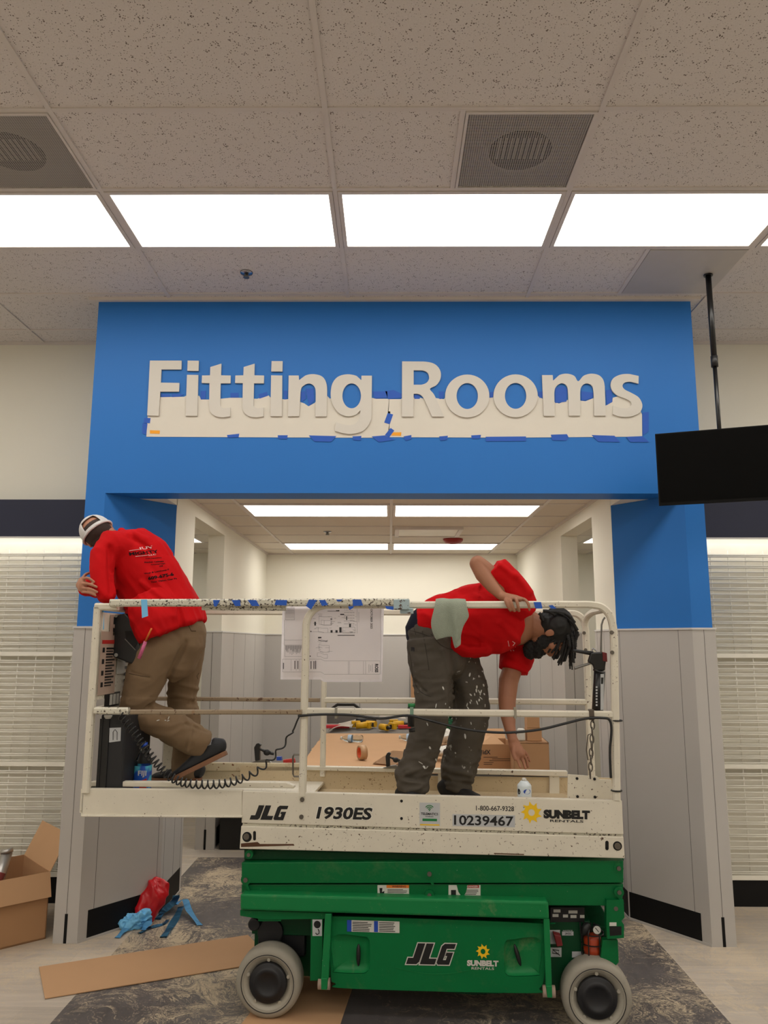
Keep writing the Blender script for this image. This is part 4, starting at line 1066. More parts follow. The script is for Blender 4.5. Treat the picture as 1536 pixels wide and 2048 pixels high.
b = BM(); tube(b, pts, .0043, 6); mk('coiled_cord', b, M_bpl, **LP, smooth=True)

# control end: instruction plates on the end frame, black control console, black case
def EP(yf, z): return V((ux + .03, yf, z))
def eplate(y0, y1, z0, z1, x, mi, bm): bx(bm, x, x + .002, y0, y1, z0, z1) if mi is None else bx(bm, x, x + .0012, y0, y1, z0, z1, mi)
xs = ux + .022
b = BM(); eplate(.01, .60, L(200, 1400).z + .0, ztop - .03, xs - .002, 0, b)
ep = mk('end_panel', b, M_lw, **LP)
def onU(px, py, u): # point on plane u=const
    d = LMI.to_3x3() @ ray(px, py); c = LMI @ CP; return c + d * ((u - c.x) / d.x)
A_ = onU(188, 1262, xs); 
b = BM(); P = [onU(188, 1262, xs + .012), onU(222, 1262, xs + .012), onU(218, 1372, xs + .012), onU(183, 1378, xs + .012)]
def uplate(bm, x0, x1, y0, y1, u, mi=0, sh=0.0):
    Q = [onU(x0, y1, u), onU(x1 + sh, y1 - (x1 - x0) * .1, u), onU(x1 + sh, y0 + 0 * (x1 - x0), u), onU(x0, y0, u)]; y_a, y_b = Q[0].y, Q[1].y
    z0 = min(q.z for q in Q); z1 = max(q.z for q in Q); bx(bm, u, u + .0012, min(y_a, y_b), max(y_a, y_b), Q[0].z, Q[3].z, mi)
y_of = lambda px, py=1300: onU(px, py, xs + .01).y
zz = lambda py, px: onU(px, py, xs + .01).z
def up2(bm, ya, yb, za, zb, k, mi): bx(bm, xs + .002 + .0015 * k, xs + .0032 + .0015 * k, ya, yb, za, zb, mi)
ZT = ztop
b = BM(); up2(b, .0, .20, ZT - .46, ZT - .13, 2, 0); up2(b, .015, .185, ZT - .195, ZT - .175, 3, 1)
for k in range(7):
    up2(b, .07, .175, ZT - .225 - k * .03, ZT - .215 - k * .03, 3, 2); up2(b, .07, .15, ZT - .238 - k * .03, ZT - .231 - k * .03, 3, 2)
    if k % 2 == 0: up2(b, .025, .05, ZT - .24 - k * .03, ZT - .215 - k * .03, 3, 2)
mk('danger_plate', b, [M_tan, M_dred, M_ink], parent=ep, world=False, label='tan safety instruction plate')
b = BM(); up2(b, .10, .26, ZT - .20, ZT - .04, 1, 0); up2(b, .14, .22, ZT - .09, ZT - .05, 2, 1); up2(b, .14, .22, ZT - .15, ZT - .11, 2, 1)
mk('load_plate', b, [M_tan, M_ink], parent=ep, world=False)
b = BM(); up2(b, .22, .33, ZT - .36, ZT - .24, 1, 0)
for k in range(7): up2(b, .30 + .02, .42, ZT - .30 - k * .035, ZT - .285 - k * .035, 1, 1)
up2(b, .09, .28, ZT - .53, ZT - .455, 1, 1); 
for k in range(3): up2(b, .15 + k * .042, .182 + k * .042, ZT - .52, ZT - .465, 2, 0)
mk('symbol_plate', b, [M_dwh, M_ink], parent=ep, world=False)
b = BM(); slab(b, lp((229, 1232), (250, 1226), (262, 1240), (281, 1295), (276, 1322), (262, 1328), (222, 1312), off=.16), (0, .18, 0)); con = mk('control_console', b, M_bpl, **LP, bevel=.008)
b = BM(); tube(b, lp((250, 1278), (271, 1300), off=.155), .0025, 6); slab(b, lp((250, 1262), (262, 1262), (275, 1285), (268, 1298), (252, 1280), off=.157), (0, .003, 0), 1)
cyl(b, L(232, 1232, .155), L(232, 1232, .165), .008, 12); cyl(b, L(232, 1310, .155), L(232, 1310, .165), .010, 12)
mk('console_detail', b, [M_steel, M_hole], parent=con, world=False)
b = BM(); uc0, uc1 = L(196, 1500, .03).x, L(246, 1500, .03).x
slab(b, [(uc0, .04, zt0 + .002), (uc1 - .03, .04, zt0 + .002), (uc1, .04, zt0 + .04), (uc1, .04, L(246, 1424, .04).z - .012), (uc0, .04, L(246, 1424, .04).z - .012)], (0, .36, 0))
cs = mk('black_case', b, paint('case_black', S(26, 27, 31), .55), **LP, bevel=.010)
b = BM(); p = L(228, 1472, .038); slab(b, lp((219, 1456), (242, 1455), (241, 1482), (218, 1485), off=.038), (0, .001, 0), 0); tube(b, lp((226, 1480), (226, 1464), (230, 1459), (234, 1464), (234, 1480), off=.036), .0014, 5, mi=1)
mk('case_label', b, [M_dgr, M_ink], parent=cs, world=False)
b = BM(); bx(b, uc0 - .001, uc0 + .05, .034, .042, zt0 + .01, L(246, 1430, .04).z - .02); bx(b, uc0 + .012, uc0 + .016, .030, .036, zt0 + .01, L(246, 1430, .04).z - .02)
mk('case_lid', b, M_bpl, parent=cs, world=False)
b = BM(); p = L(218, 1430, .05); lathe(b, p, (0, 0, -1), [(0, 0), (.024, 0), (.024, .008), (.018, .018), (0, .02)], 20); mk('white_knob', b, M_dwh, **LP)
# end post plate behind the case
b = BM(); bx(b, uc1 + .0, uc1 + .09, .60, .62, zt0, L(246, 1430, .6).z); lslab(b, [(250, 1440), (268, 1440), (265, 1540), (248, 1562), (236, 1562)], .42, .01)
mk('gusset_plate', b, M_lw, **LP)
# ================================================================= things on the lift
def wslab(bm, pts, off, depth, mi=0): slab(bm, [W(x, y, off) for x, y in pts], LO * depth, mi)
GR = "blue painter's tape wrapped on the lift rail"
rt = [
 ([(282, 1199), (294, 1199), (296, 1232), (284, 1236)], 'pale', 'pale blue tape hanging down from the rail in front of the left worker'),
 ([(426, 1200), (440, 1200), (433, 1213), (428, 1213)], 'b', 'blue tape on the rail just right of the left worker'),
 ([(463, 1200), (480, 1200), (481, 1212), (470, 1212)], 'b', 'blue tape on the rail, second piece right of the left worker'),
 ([(495, 1200), (512, 1200), (519, 1212), (504, 1212)], 'b', 'blue tape on the rail, slanting piece left of the drawing sheet'),
 ([(552, 1200), (574, 1200), (573, 1211), (549, 1210)], 'b', 'blue tape on the rail above the left corner of the drawing sheet'),
 ([(618, 1199), (634, 1200), (622, 1219), (612, 1212)], 'b', 'blue tape crossing the bend of the rail over the drawing sheet'),
 ([(638, 1200), (650, 1200), (656, 1210), (644, 1212)], 'b', 'blue tape on the rail just right of the bend, over the drawing sheet'),
 ([(672, 1199), (686, 1199), (681, 1203), (675, 1203)], 'b', 'tiny blue tape scrap on top of the rail above the drawing sheet'),
 ([(705, 1199), (722, 1199), (726, 1211), (706, 1212)], 'b', 'blue tape on the rail above the right half of the drawing sheet'),
 ([(696, 1213), (708, 1212), (706, 1216), (699, 1220)], 'b', 'small blue tape flag below the rail on the drawing sheet'),
 ([(770, 1212), (787, 1213), (787, 1220), (773, 1218)], 'b', 'blue tape scrap right of the drawing sheet beside the slide latch'),
 ([(1067, 1204), (1082, 1204), (1085, 1217), (1071, 1217)], 'b', 'blue tape on the rail just right of the bending worker hand'),
 ([(1097, 1211), (1105, 1210), (1113, 1217), (1102, 1217)], 'b', 'blue tape sliver on the rail above the hair of the bending worker'),
]
for p, k, lb in rt:
    b = BM(); wslab(b, p, -.046 if p[0][0] < 780 else -.012, .0012)
    mk('painters_tape', b, M_tape if k == 'b' else M_tapel, label=lb, cat='tape', group=GR)
b = BM(); wslab(b, [(201, 1219), (208, 1218), (208, 1258), (203, 1262)], .03, .001); wslab(b, [(205, 1216), (218, 1216), (218, 1221), (205, 1221)], .03, .001)
mk('painters_tape', b, M_tapel, label='pale blue tape hanging by the left corner post of the lift', cat='tape')
# drawing sheet --------------------------------------------------------------------
sheet = empty('drawing_sheet', W(665, 1215, .05), 'large white architectural drawing taped under the lift rail, right of the left worker', 'paper')
M_sheet = paint('drawing_paper', S(243, 238, 238), .8, .03, 6, bump=.25, bs=9)
b = BM(); nx, ny = 28, 24; grid = []
def shp(u, v):    # u right, v down
    xl = 565 - 4 * v; xr_ = 768 - 4 * v; x = xl + (xr_ - xl) * u; y = 1213 + (1361 - 1213) * v + (3 if u > .4 else -2) * v
    o = .045 + .008 * math.sin(u * 5 + 1) * v + .010 * math.sin(v * 9 + u * 3) * v + .012 * math.sin(u * 11) * max(0, .25 - v)
    return W(x, y, o)
for j in range(ny + 1): grid.append([b.verts.new(shp(i / nx, j / ny)) for i in range(nx + 1)])
for j in range(ny):
    for i in range(nx): b.faces.new((grid[j][i], grid[j][i + 1], grid[j + 1][i + 1], grid[j + 1][i]))
bk = bmesh.ops.solidify(b, geom=b.faces[:], thickness=.0008)
mk('paper', b, M_sheet, sheet, smooth=True)
M_line = paint('printed_grey', S(120, 116, 118), .8); M_lined = paint('printed_black', S(52, 50, 52), .8)
def sp(x, y):      # crop8 pixel -> sheet uv -> point
    px, py = 540 + x / 5.908, 1190 + y / 5.908
    v = (py - 1213) / 149; u = (px - (565 - 4 * v)) / 203
    return shp(min(max(u, 0), 1), min(max(v, 0), 1)) - LO * .0016
b = BM()
def rl(x0, y0, x1, y1, w=2.2, mi=0):
    h = w / 2
    if abs(x1 - x0) > abs(y1 - y0):
        n = max(1, int(abs(x1 - x0) / 40))
        for k in range(n): xa, xb = x0 + (x1 - x0) * k / n, x0 + (x1 - x0) * (k + 1) / n; quad(b, [sp(xa, y0 - h), sp(xb, y0 - h), sp(xb, y0 + h), sp(xa, y0 + h)], mi)
    else:
        n = max(1, int(abs(y1 - y0) / 40))
        for k in range(n): ya, yb = y0 + (y1 - y0) * k / n, y0 + (y1 - y0) * (k + 1) / n; quad(b, [sp(x0 - h, ya), sp(x0 + h, ya), sp(x0 + h, yb), sp(x0 - h, yb)], mi)
def rr(x0, y0, x1, y1, w=2.2, mi=0): rl(x0, y0, x1, y0, w, mi); rl(x0, y1, x1, y1, w, mi); rl(x0, y0, x0, y1, w, mi); rl(x1, y0, x1, y1, w, mi)
rl(1310, 150, 1302, 930); rr(150, 770, 1300, 925); rl(925, 775, 925, 925); rl(940, 775, 940, 925); rl(1105, 775, 1105, 925); rl(1130, 775, 1130, 925)
rl(250, 775, 250, 910); rl(310, 775, 310, 910); rl(350, 775, 350, 910)
rr(180, 150, 290, 295); rl(170, 300, 170, 540); rr(170, 540, 385, 600); rr(175, 600, 380, 740)
rn = random.Random(3)
for k in range(11): rl(185, 160 + k * 11, 285, 160 + k * 11, 1.6)
for k in range(8): rl(195 + k * 12, 150, 195 + k * 12, 225, 1.6)
for k in range(26): x = 185 + k * 7.5; rl(x, 605, x, 640 + rn.random() * 80, 3.5)
rr(580, 255, 730, 350); rr(605, 300, 725, 355); rr(570, 390, 685, 440); rr(640, 300, 720, 350); rl(480, 440, 1010, 448); rl(1030, 160, 1020, 450); rl(1050, 200, 1045, 320)
rr(860, 380, 1005, 445); rr(580, 590, 700, 670); rr(560, 695, 680, 740)
for k in range(5):
    for t in range(9): x = 880 + t * 14; rl(x, 200 + k * 33, x, 212 + k * 33, 4)
for k in range(40):
    x, y = rn.uniform(500, 1010), rn.uniform(170, 440); rl(x, y, x + rn.uniform(8, 50), y, 2.4, k % 3 == 0)
for k in range(16): x, y = rn.uniform(500, 690), rn.uniform(500, 680); rl(x, y, x + rn.uniform(10, 60), y, 2, k % 3 == 0)
for x, y, w_, h_ in ((525, 320, 18, 46), (900, 250, 12, 44), (935, 335, 22, 42), (830, 222, 46, 13), (715, 277, 20, 12), (568, 503, 40, 16), (780, 180, 40, 12), (820, 378, 26, 60), (716, 412, 24, 30), (774, 412, 26, 30), (478, 430, 12, 14), (470, 728, 12, 14)):
    rl(x, y + h_ / 2, x + w_, y + h_ / 2, h_, 1)
rl(570, 540, 680, 540, 6, 1); rl(800, 472, 1000, 476, 8, 1); rl(680, 190, 780, 185, 5, 1)
for x in (485, 520, 540, 160, 295, 330): rl(x, 785 + (x % 7) * 5, x, 890 + (x % 5) * 4, 9, 1)
text_on(b, '- OCTOBER 2025', [sp(1188, 145), sp(1188, 395), sp(1212, 395), sp(1212, 145)], .02, 1)
text_on(b, 'ROSS', [sp(1240, 805), sp(1240, 905), sp(1280, 905), sp(1280, 805)], .05, 1)
rl(1170, 810, 1170, 905, 3); rl(1190, 820, 1190, 890, 3); rl(1210, 805, 1210, 900, 3)
mk('printed_drawing', b, [M_line, M_lined], sheet)
# towel --------------------------------------------------------------------------
M_towel = paint('towel_sage', S(150, 158, 142), .95, .1, 30, bump=.9, bs=260)
b = BM()
def cloth(rows, thick, mi=0):
    g = [[b.verts.new(p) for p in smooth_pts(r, 4)] for r in rows]
    for A, B_ in zip(g, g[1:]):
        for i in range(len(A) - 1): b.faces.new((A[i], A[i + 1], B_[i + 1], B_[i]))
def wr(*t): return [W(x, y, o) for x, y, o in t]
rows = [wr((878, 1240, .055), (884, 1225, .06), (900, 1222, .06), (915, 1225, .06), (926, 1235, .06)),
        wr((872, 1200, .045), (884, 1198, .045), (900, 1199, .045), (915, 1199, .045), (928, 1199, .045)),
        wr((871, 1196, .012), (884, 1194, .010), (900, 1196, .012), (916, 1195, .010), (932, 1197, .012)),
        wr((871, 1203, -.02), (885, 1203, -.022), (901, 1203, -.018), (916, 1203, -.024), (932, 1203, -.02)),
        wr((866, 1225, -.022), (882, 1225, -.030), (899, 1225, -.014), (914, 1225, -.034), (936, 1222, -.02)),
        wr((860, 1245, -.020), (878, 1246, -.034), (900, 1248, -.010), (912, 1245, -.036), (941, 1234, -.016)),
        wr((864, 1265, -.016), (880, 1266, -.030), (904, 1268, -.008), (916, 1262, -.030), (926, 1250, -.016)),
        wr((872, 1281, -.014), (884, 1277, -.024), (903, 1274, -.006), (912, 1285, -.024), (922, 1276, -.016))]
cloth(rows, .004)
rows = [wr((903, 1250, -.003), (912, 1255, -.018), (922, 1256, -.008)), wr((905, 1280, .0), (913, 1282, -.016), (921, 1280, -.006)), wr((911, 1297, .0), (915, 1295, -.012), (921, 1289, -.006))]
cloth(rows, .004)
bmesh.ops.recalc_face_normals(b, faces=b.faces)
bmesh.ops.solidify(b, geom=b.faces[:], thickness=.005)
tw = mk('towel', b, M_towel, smooth=True, label='sage green terry towel hung over the lift rail beside the bending worker', cat='towel')
sb = tw.modifiers.new('s', 'SUBSURF'); sb.levels = sb.render_levels = 2
# bottle of water on the deck
M_clear = NT('clear_plastic'); M_clear.b.inputs['Transmission Weight'].default_value = 1; M_clear.b.inputs['IOR'].default_value = 1.2; M_clear = M_clear.fin(S(225, 235, 240), .08)
bo = .22; p0 = W(285, 1561, bo); p0.z = L0.z + zt0; up = V((0, 0, 1))
BS = 1.35
r = empty('water_bottle', p0, 'square clear water bottle with blue cap on the lift deck behind the coiled cord', 'bottle')
def sqlathe(bm, c, prof, n=24, e=.55, caps=True):
    rings = []
    for rad, h in prof:
        rg = []
        for j in range(n):
            a = 2 * PI * j / n; k = 1 / (abs(math.cos(a)) ** (2 / e) + abs(math.sin(a)) ** (2 / e)) ** (e / 2)
            rg.append(bm.verts.new(c + (LU * math.cos(a) + LO * math.sin(a)) * rad * k + up * h))
        rings.append(rg)
    for A, B_ in zip(rings, rings[1:]):
        for j in range(n):
            f = bm.faces.new((A[j], A[(j + 1) % n], B_[(j + 1) % n], B_[j])); f.smooth = True
    if caps: bm.faces.new(rings[0][::-1]); bm.faces.new(rings[-1])
b = BM(); sqlathe(b, p0, [(.036, .001), (.041, .006), (.041, .160), (.036, .188), (.022, .222), (.015, .236), (.015, .250)]); mk('bottle_body', b, M_clear, r)
b = BM(); sqlathe(b, p0, [(.0418, .015), (.0418, .155)], caps=False)
n = NT('wrap_label'); sx = n.n('ShaderNodeSeparateXYZ'); n.set(sx.inputs[0], n._c.outputs['Object'] if n._c else n.co())
cc_ = n.mix(n.ramp(sx.outputs[2], .0, 1.0), S(30, 70, 170), S(90, 190, 200)); 
M_fw = n.fin(n.mix(n.ramp(n.noise(14, 1), .5, .56), S(28, 78, 175), S(80, 175, 195)), .35)
mk('bottle_label', b, [M_fw], r)
b = BM(); c = p0 - LO * .0423; text_on(b, 'FIJI', [c - LU * .010 + up * .098, c + LU * .036 + up * .098, c + LU * .036 + up * .132, c - LU * .010 + up * .132], .02)
slab(b, [c + LU * .0 + up * .03, c + LU * .040 + up * .03, c + LU * .040 + up * .094, c + LU * .006 + up * .08], -LO * .0004, 1)
mk('label_print', b, [M_dwh, M_dred], r)
b = BM(); cyl(b, p0 + up * .246, p0 + up * .272, .0175, 20); mk('bottle_cap', b, M_dbl, r)
# spray can
so = .20; pz = W(1049, 1590, so); pz.z = DZ
r = empty('spray_can', pz, 'white aerosol can standing on the lift deck under the reaching hand', 'can')
b = BM(); lathe(b, pz, up, [(0, 0), (.034, 0), (.036, .004), (.036, .128), (.034, .134), (.028, .140), (.020, .150), (.018, .152), (0, .152)], 30); mk('can_body', b, paint('can_white', S(208, 218, 224), .3), r)
b = BM(); lathe(b, pz + up * .15, up, [(0, 0), (.012, 0), (.012, .012), (.009, .016), (0, .018)], 18); mk('nozzle', b, M_dwh, r)
def on_cyl(c, rad):
    def f(p):
        d = V(p) - c; a = d.dot(LU) / rad; a = max(-1.5, min(1.5, a)); return c + LU * math.sin(a) * (rad + .0006) - LO * math.cos(a) * (rad + .0006) + up * d.z
    return f
b = BM(); fc = on_cyl(pz, .036); c = pz
lathe_pts = [fc(c + LU * (.012 + .020 * math.cos(a)) + up * (.105 + .012 * math.sin(a))) for a in [2 * PI * i / 24 for i in range(24)]]
f = b.faces.new([b.verts.new(p) for p in lathe_pts]); f.material_index = 0
text_on(b, 'GLASS', [c + LU * -.004 + up * .06, c + LU * .028 + up * .06, c + LU * .028 + up * .07, c + LU * -.004 + up * .07], .03, 1, fn=fc)
for k in range(4): q_ = [fc(c + LU * x + up * (.05 - k * .009 + z)) for x, z in ((-.002, 0), (.012, 0), (.026, 0), (.026, .004), (.012, .004), (-.002, .004))]; f = b.faces.new([b.verts.new(p) for p in q_]); f.material_index = 1
text_on(b, 'Sprayway', [fc(c)] * 4, .0, 1) if False else None
lathe_pts = [fc(c + LU * (-.034 + .010 * math.cos(a)) + up * (.103 + .014 * math.sin(a))) for a in [2 * PI * i / 20 for i in range(20)]]
f = b.faces.new([b.verts.new(p) for p in lathe_pts]); f.material_index = 2
mk('can_label', b, [M_dbl, M_ink, M_ink], r)
# caulking gun
r = empty('caulking_gun', W(1195, 1300, .30), 'black caulking gun with cartridge hooked upright on the right end of the lift', 'caulking gun')
co_ = .06
def wp_(x, y, o=co_): return W(x, y, o)
b = BM(); tube(b, [wp_(1204, 1350), wp_(1202, 1300), wp_(1203, 1250), wp_(1206, 1240), wp_(1210, 1235)], .0048, 10); mk('push_rod', b, M_steel, r)
b = BM(); cyl(b, wp_(1197, 1345), wp_(1198, 1342), .030, 20); cyl(b, wp_(1195, 1421), wp_(1199, 1342), .0275, 24)
mk('cartridge', b, paint('cartridge_black', S(24, 24, 26), .35), r)
b = BM()
for (x0, y0, x1, y1), mi in (((1201, 1348, 1208, 1420), 0), ((1202, 1355, 1207, 1368), 1)):
    slab(b, [wp_(x0, y1, co_ - .0285), wp_(x1 - 1, y1, co_ - .0265), wp_(x1, y0, co_ - .0265), wp_(x0, y0, co_ - .0285)], -LO * .0005 * (1 + mi), mi)
text_on(b, 'SPECTREM', [wp_(1196, 1416, co_ - .0295), wp_(1197.5, 1372, co_ - .0295), wp_(1193.5, 1372, co_ - .0295), wp_(1192, 1416, co_ - .0295)], .02, 0) if False else None
for k in range(7): slab(b, [wp_(1191.5, 1412 - k * 6, co_ - .0285), wp_(1195, 1412 - k * 6, co_ - .029), wp_(1195, 1408.5 - k * 6, co_ - .029), wp_(1191.5, 1408.5 - k * 6, co_ - .0285)], -LO * .0005, 0)
mk('cartridge_label', b, [M_dgr, M_ink], r)
b = BM(); wslab(b, [(1182, 1305), (1204, 1304), (1214, 1312), (1212, 1326), (1210, 1342), (1190, 1342), (1186, 1330), (1176, 1324)], co_ - .015, .03); mk('gun_body', b, M_bmetal, r, bevel=.006)
b = BM(); wslab(b, [(1205, 1304), (1214, 1306), (1215, 1324), (1206, 1322)], co_ - .019, .036); mk('red_release', b, paint('dark_red', S(110, 28, 32), .4), r, bevel=.003)
b = BM(); tube(b, [wp_(1186, 1307), wp_(1165, 1304), wp_(1146, 1301)], .009, 10, rs=[.011, .009, .008]); mk('handle', b, M_bpl, r)
b = BM(); tube(b, smooth_pts([wp_(1190, 1322), wp_(1176, 1328), wp_(1160, 1333), wp_(1149, 1337)], 4), .0065, 10); mk('trigger', b, M_steel, r)
b = BM(); tube(b, smooth_pts([wp_(1184, 1302), wp_(1186, 1297), wp_(1194, 1303)], 4), .003, 8); mk('hook', b, M_chrome, r)
# small black clamps resting on the far toe board
def clamp(x, y, o, s, lb, flip=1):
    r = empty('black_clamp', W(x, y, o), lb, 'clamp'); b = BM()
    def q(dx, dy, oo=0): return W(x + dx * s * flip, y + dy * s, o + oo)
    slab(b, [q(-2, 32), q(7, 32), q(7, 4), q(10, 0), q(5, -4), q(0, -2), q(-4, 6)], LO * .03); mk('upright', b, M_bpl, r, bevel=.003)
    b = BM(); tube(b, [q(-3, 4, .01), q(12, 10, .01), q(22, 14, .015), q(36, 18, .02)], .007 * s, 8, rs=[.005 * s, .007 * s, .013 * s, .008 * s]); ellip(b, q(22, 15, .01), LU * .022 * s, LO * .015, up * .018 * s); mk('clamp_arm', b, M_bpl, r, smooth=False)
    b = BM(); slab(b, [q(-10, 35), q(30, 35), q(22, 28), q(8, 30)], LO * .025); mk('base_plate', b, M_steel, r)
clamp(774, 1508, fo - .03, .8, 'black toggle clamp on the far toe board beside the bending worker')
clamp(512, 1490, fo + .05, 1.0, 'black clamp behind the coiled cord at the far side of the lift')
b = BM(); b2 = BM()
r = empty('utility_knife', W(570, 1522, fo + .04), 'red and blue plastic tool lying behind the far toe board of the extension', 'tool')
wslab(b, [(566, 1520), (588, 1517), (590, 1526), (566, 1527)], fo + .04, .03); wslab(b2, [(553, 1514), (562, 1514), (563, 1521), (553, 1521)], fo + .04, .03)
mk('red_body', b, paint('red_plastic', S(190, 45, 40), .4), r, bevel=.003); mk('blue_tip', b2, M_dbl, r)
# green capped bottle strapped behind the mid rail
r = empty('green_capped_bottle', W(823, 1430, .05), 'dark little bottle with green cap strapped to the lift mid rail', 'bottle')
b = BM(); cyl(b, W(822, 1453, .06), W(822, 1414, .06), .017, 16); cyl(b, W(818, 1461, .06) , W(830, 1460, .06), .010, 10); mk('bottle_body', b, M_bpl, r)
b = BM(); cyl(b, W(823, 1414, .06), W(823, 1407, .06), .018, 16); mk('bottle_cap', b, M_dgn, r)
b = BM(); wslab(b, [(820, 1414), (827, 1414), (827, 1434), (820, 1434)], -.006, .002); mk('strap', b, paint('strap_green_grey', S(120, 150, 130), .5), r)

# ================================================================= the table in the corridor
M_kraft = paint('kraft_paper', S(190, 150, 112), .85, .05, 4, bump=.1, bs=6); M_card = paint('cardboard', S(178, 136, 98), .85, .06, 5); M_card2 = paint('cardboard_inside', S(190, 150, 112), .85, .04, 5)
TZ = .90
r = empty('work_table', (.1, 6.7, 0), 'long work table in the corridor behind the lift, under brown paper', 'table')
tx0, tx1, ty0, ty1 = -.62, 1.10, 5.45, 8.30
b = BM(); bx(b, tx0, tx1, ty0, ty1, TZ - .04, TZ - .004); mk('table_top', b, M_greyd, r)
for x in (tx0 + .06, tx1 - .06):
    for y in (ty0 + .06, ty1 - .06): b = BM(); bx(b, x - .025, x + .025, y - .025, y + .025, 0, TZ - .04); mk('leg', b, M_bmetal, r)
b = BM()
nx, ny = 14, 40; g = []
for j in range(ny + 1):
    y = ty0 - .01 + (ty1 - .55 - ty0) * j / ny; row = []
    for i in range(nx + 1):
        x = tx0 - .02 + (tx1 - tx0) * i / nx + (noise.noise(V((0, y * 7, 1))) * .02 if i == 0 else 0)
        row.append(b.verts.new((x, y, TZ + .002 + .002 * abs(noise.noise(V((x * 3, y * 2, 0)))))))
    g.append(row)
for A, B_ in zip(g, g[1:]):
    for i in range(nx): b.faces.new((A[i], A[i + 1], B_[i + 1], B_[i]))
mk('kraft_paper_sheet', b, M_kraft, smooth=True, label='brown kraft paper covering the work table', cat='paper')
def tb(x, y): return onZ(x, y, TZ + .006)
def lying_bottle(px, py, lb):
    c = tb(px, py); c.z = TZ + .036; r = empty('water_bottle', c, lb, 'bottle', 'clear bottles lying on the table'); ax = V((-1, .25, 0)).normalized()
    b = BM(); lathe(b, c - ax * .10, ax, [(0, 0), (.028, 0), (.032, .01), (.029, .03), (.032, .05), (.029, .07), (.032, .09), (.032, .13), (.022, .165), (.013, .18), (.013, .19)], 22); mk('bottle_body', b, M_clear, r)
    b = BM(); lathe(b, c - ax * .10, ax, [(.0328, .095), (.0328, .128)], 22, caps=False); mk('bottle_label', b, paint('pale_blue_label', S(170, 195, 220), .5), r)
    b = BM(); cyl(b, c + ax * .085, c + ax * .10, .0155, 14); mk('bottle_cap', b, M_dwh, r)
lying_bottle(703, 1484, 'clear bottle lying on the brown paper, left of the tape roll')
lying_bottle(820, 1482, 'clear bottle lying on the brown paper, half behind the bending worker leg')
c = tb(718, 1520); r = empty('tape_roll', c, 'tan packing tape roll with orange core standing on the brown paper', 'tape roll'); ax = V((1, .45, 0)).normalized(); c = c + V((0, 0, .053))
b = BM(); lathe(b, c, ax, [(.040, 0), (.053, 0), (.053, .05), (.040, .05), (.040, 0)], 36, caps=False); mk('tape_winding', b, paint('tape_tan', S(188, 150, 110), .3), r)
b = BM(); lathe(b, c, ax, [(.0395, -.0005), (.0375, -.0005), (.0375, .0505), (.0395, .0505), (.0395, -.0005)], 36, caps=False); mk('core', b, paint('orange_core', S(225, 95, 50), .5), r)
def paper(px, lb, m=M_dwh, lift_=.006, curl=.02):
    b = BM(); P = [tb(*p) for p in px]; n_ = 8; g = []
    for j in range(n_ + 1):
        row = []
        for i in range(n_ + 1):
            u, v = i / n_, j / n_; p = (P[0] * (1 - u) + P[1] * u) * (1 - v) + (P[3] * (1 - u) + P[2] * u) * v
            row.append(b.verts.new(p + V((0, 0, lift_ + curl * (u * u + .6 * (1 - v) * math.sin(u * 4))))))
        g.append(row)
    for A, B_ in zip(g, g[1:]):
        for i in range(n_): b.faces.new((A[i], A[i + 1], B_[i + 1], B_[i]))
    bmesh.ops.solidify(b, geom=b.faces[:], thickness=.0006)
    return mk('paper_sheet', b, m, smooth=True, label=lb, cat='paper')
paper([(657, 1464), (704, 1460), (716, 1443), (680, 1446)], 'white paper sheet at the far left end of the brown covered table', paint('paper_white', S(226, 218, 208), .8), curl=.05)
paper([(755, 1440), (812, 1445), (808, 1436), (760, 1431)], 'white paper sheet at the far end of the table behind the yellow tools', paint('paper_white2', S(222, 214, 206), .8), curl=.06)
paper([(745, 1528), (790, 1532), (840, 1505), (785, 1502)], 'flat cardboard piece on the table beside the black clamp', M_card2, .004, .002)
M_yel = paint('tool_yellow', S(215, 165, 20), .45)
def drill(px, py, ang, lb, s=1.0):
    c = tb(px, py); r = empty('cordless_drill', c, lb, 'drill', 'yellow and black cordless tools on the table'); u = V((math.cos(ang), math.sin(ang), 0)); w = V((-math.sin(ang), math.cos(ang), 0)); k = V((0, 0, 1))
    b = BM(); cyl(b, c + k * .035 - u * .02 * s, c + k * .035 + u * .09 * s, .032 * s, 16); mk('motor_housing', b, M_yel, r)
    b = BM(); cyl(b, c + k * .035 + u * .09 * s, c + k * .035 + u * .14 * s, .02 * s, 14, r2=.012 * s); mk('chuck', b, M_bpl, r)
    b = BM(); obox(b, c + k * .035 + w * .07 * s, u * .016, w * .06 * s, k * .016); mk('grip', b, M_bpl, r, bevel=.005)
    b = BM(); obox(b, c + k * .035 + w * .135 * s, u * .045 * s, w * .022, k * .032); mk('battery', b, M_yel, r, bevel=.005)
drill(716, 1458, .2, 'yellow and black drill nearest the white sheet on the table')
drill(748, 1455, 2.6, 'yellow and black drill in the middle of the tools on the table')
drill(764, 1461, -.9, 'yellow and black drill nearest the table front, below the others')
drill(790, 1455, .1, 'yellow and black drill beside the bending worker leg')
c = tb(732, 1450); b = BM(); obox(b, c + V((0, 0, .04)), V((.11, 0, 0)), V((0, .06, 0)), V((0, 0, .04))); mk('black_pouch', b, M_bpl, bevel=.03, seg=4, label='black tool pouch between the paper sheets on the table', cat='pouch')
c = tb(690, 1448); r = empty('tool_tote', c, 'black open tool tote with a carrying handle at the far end of the table', 'tool tote')
b = BM(); obox(b, c + V((0, .12, .05)), V((.20, 0, 0)), V((0, .08, 0)), V((0, 0, .05))); mk('tote_body', b, M_greyd, r, bevel=.006)
zt_2 = onY(686, 1409, c.y + .12).z
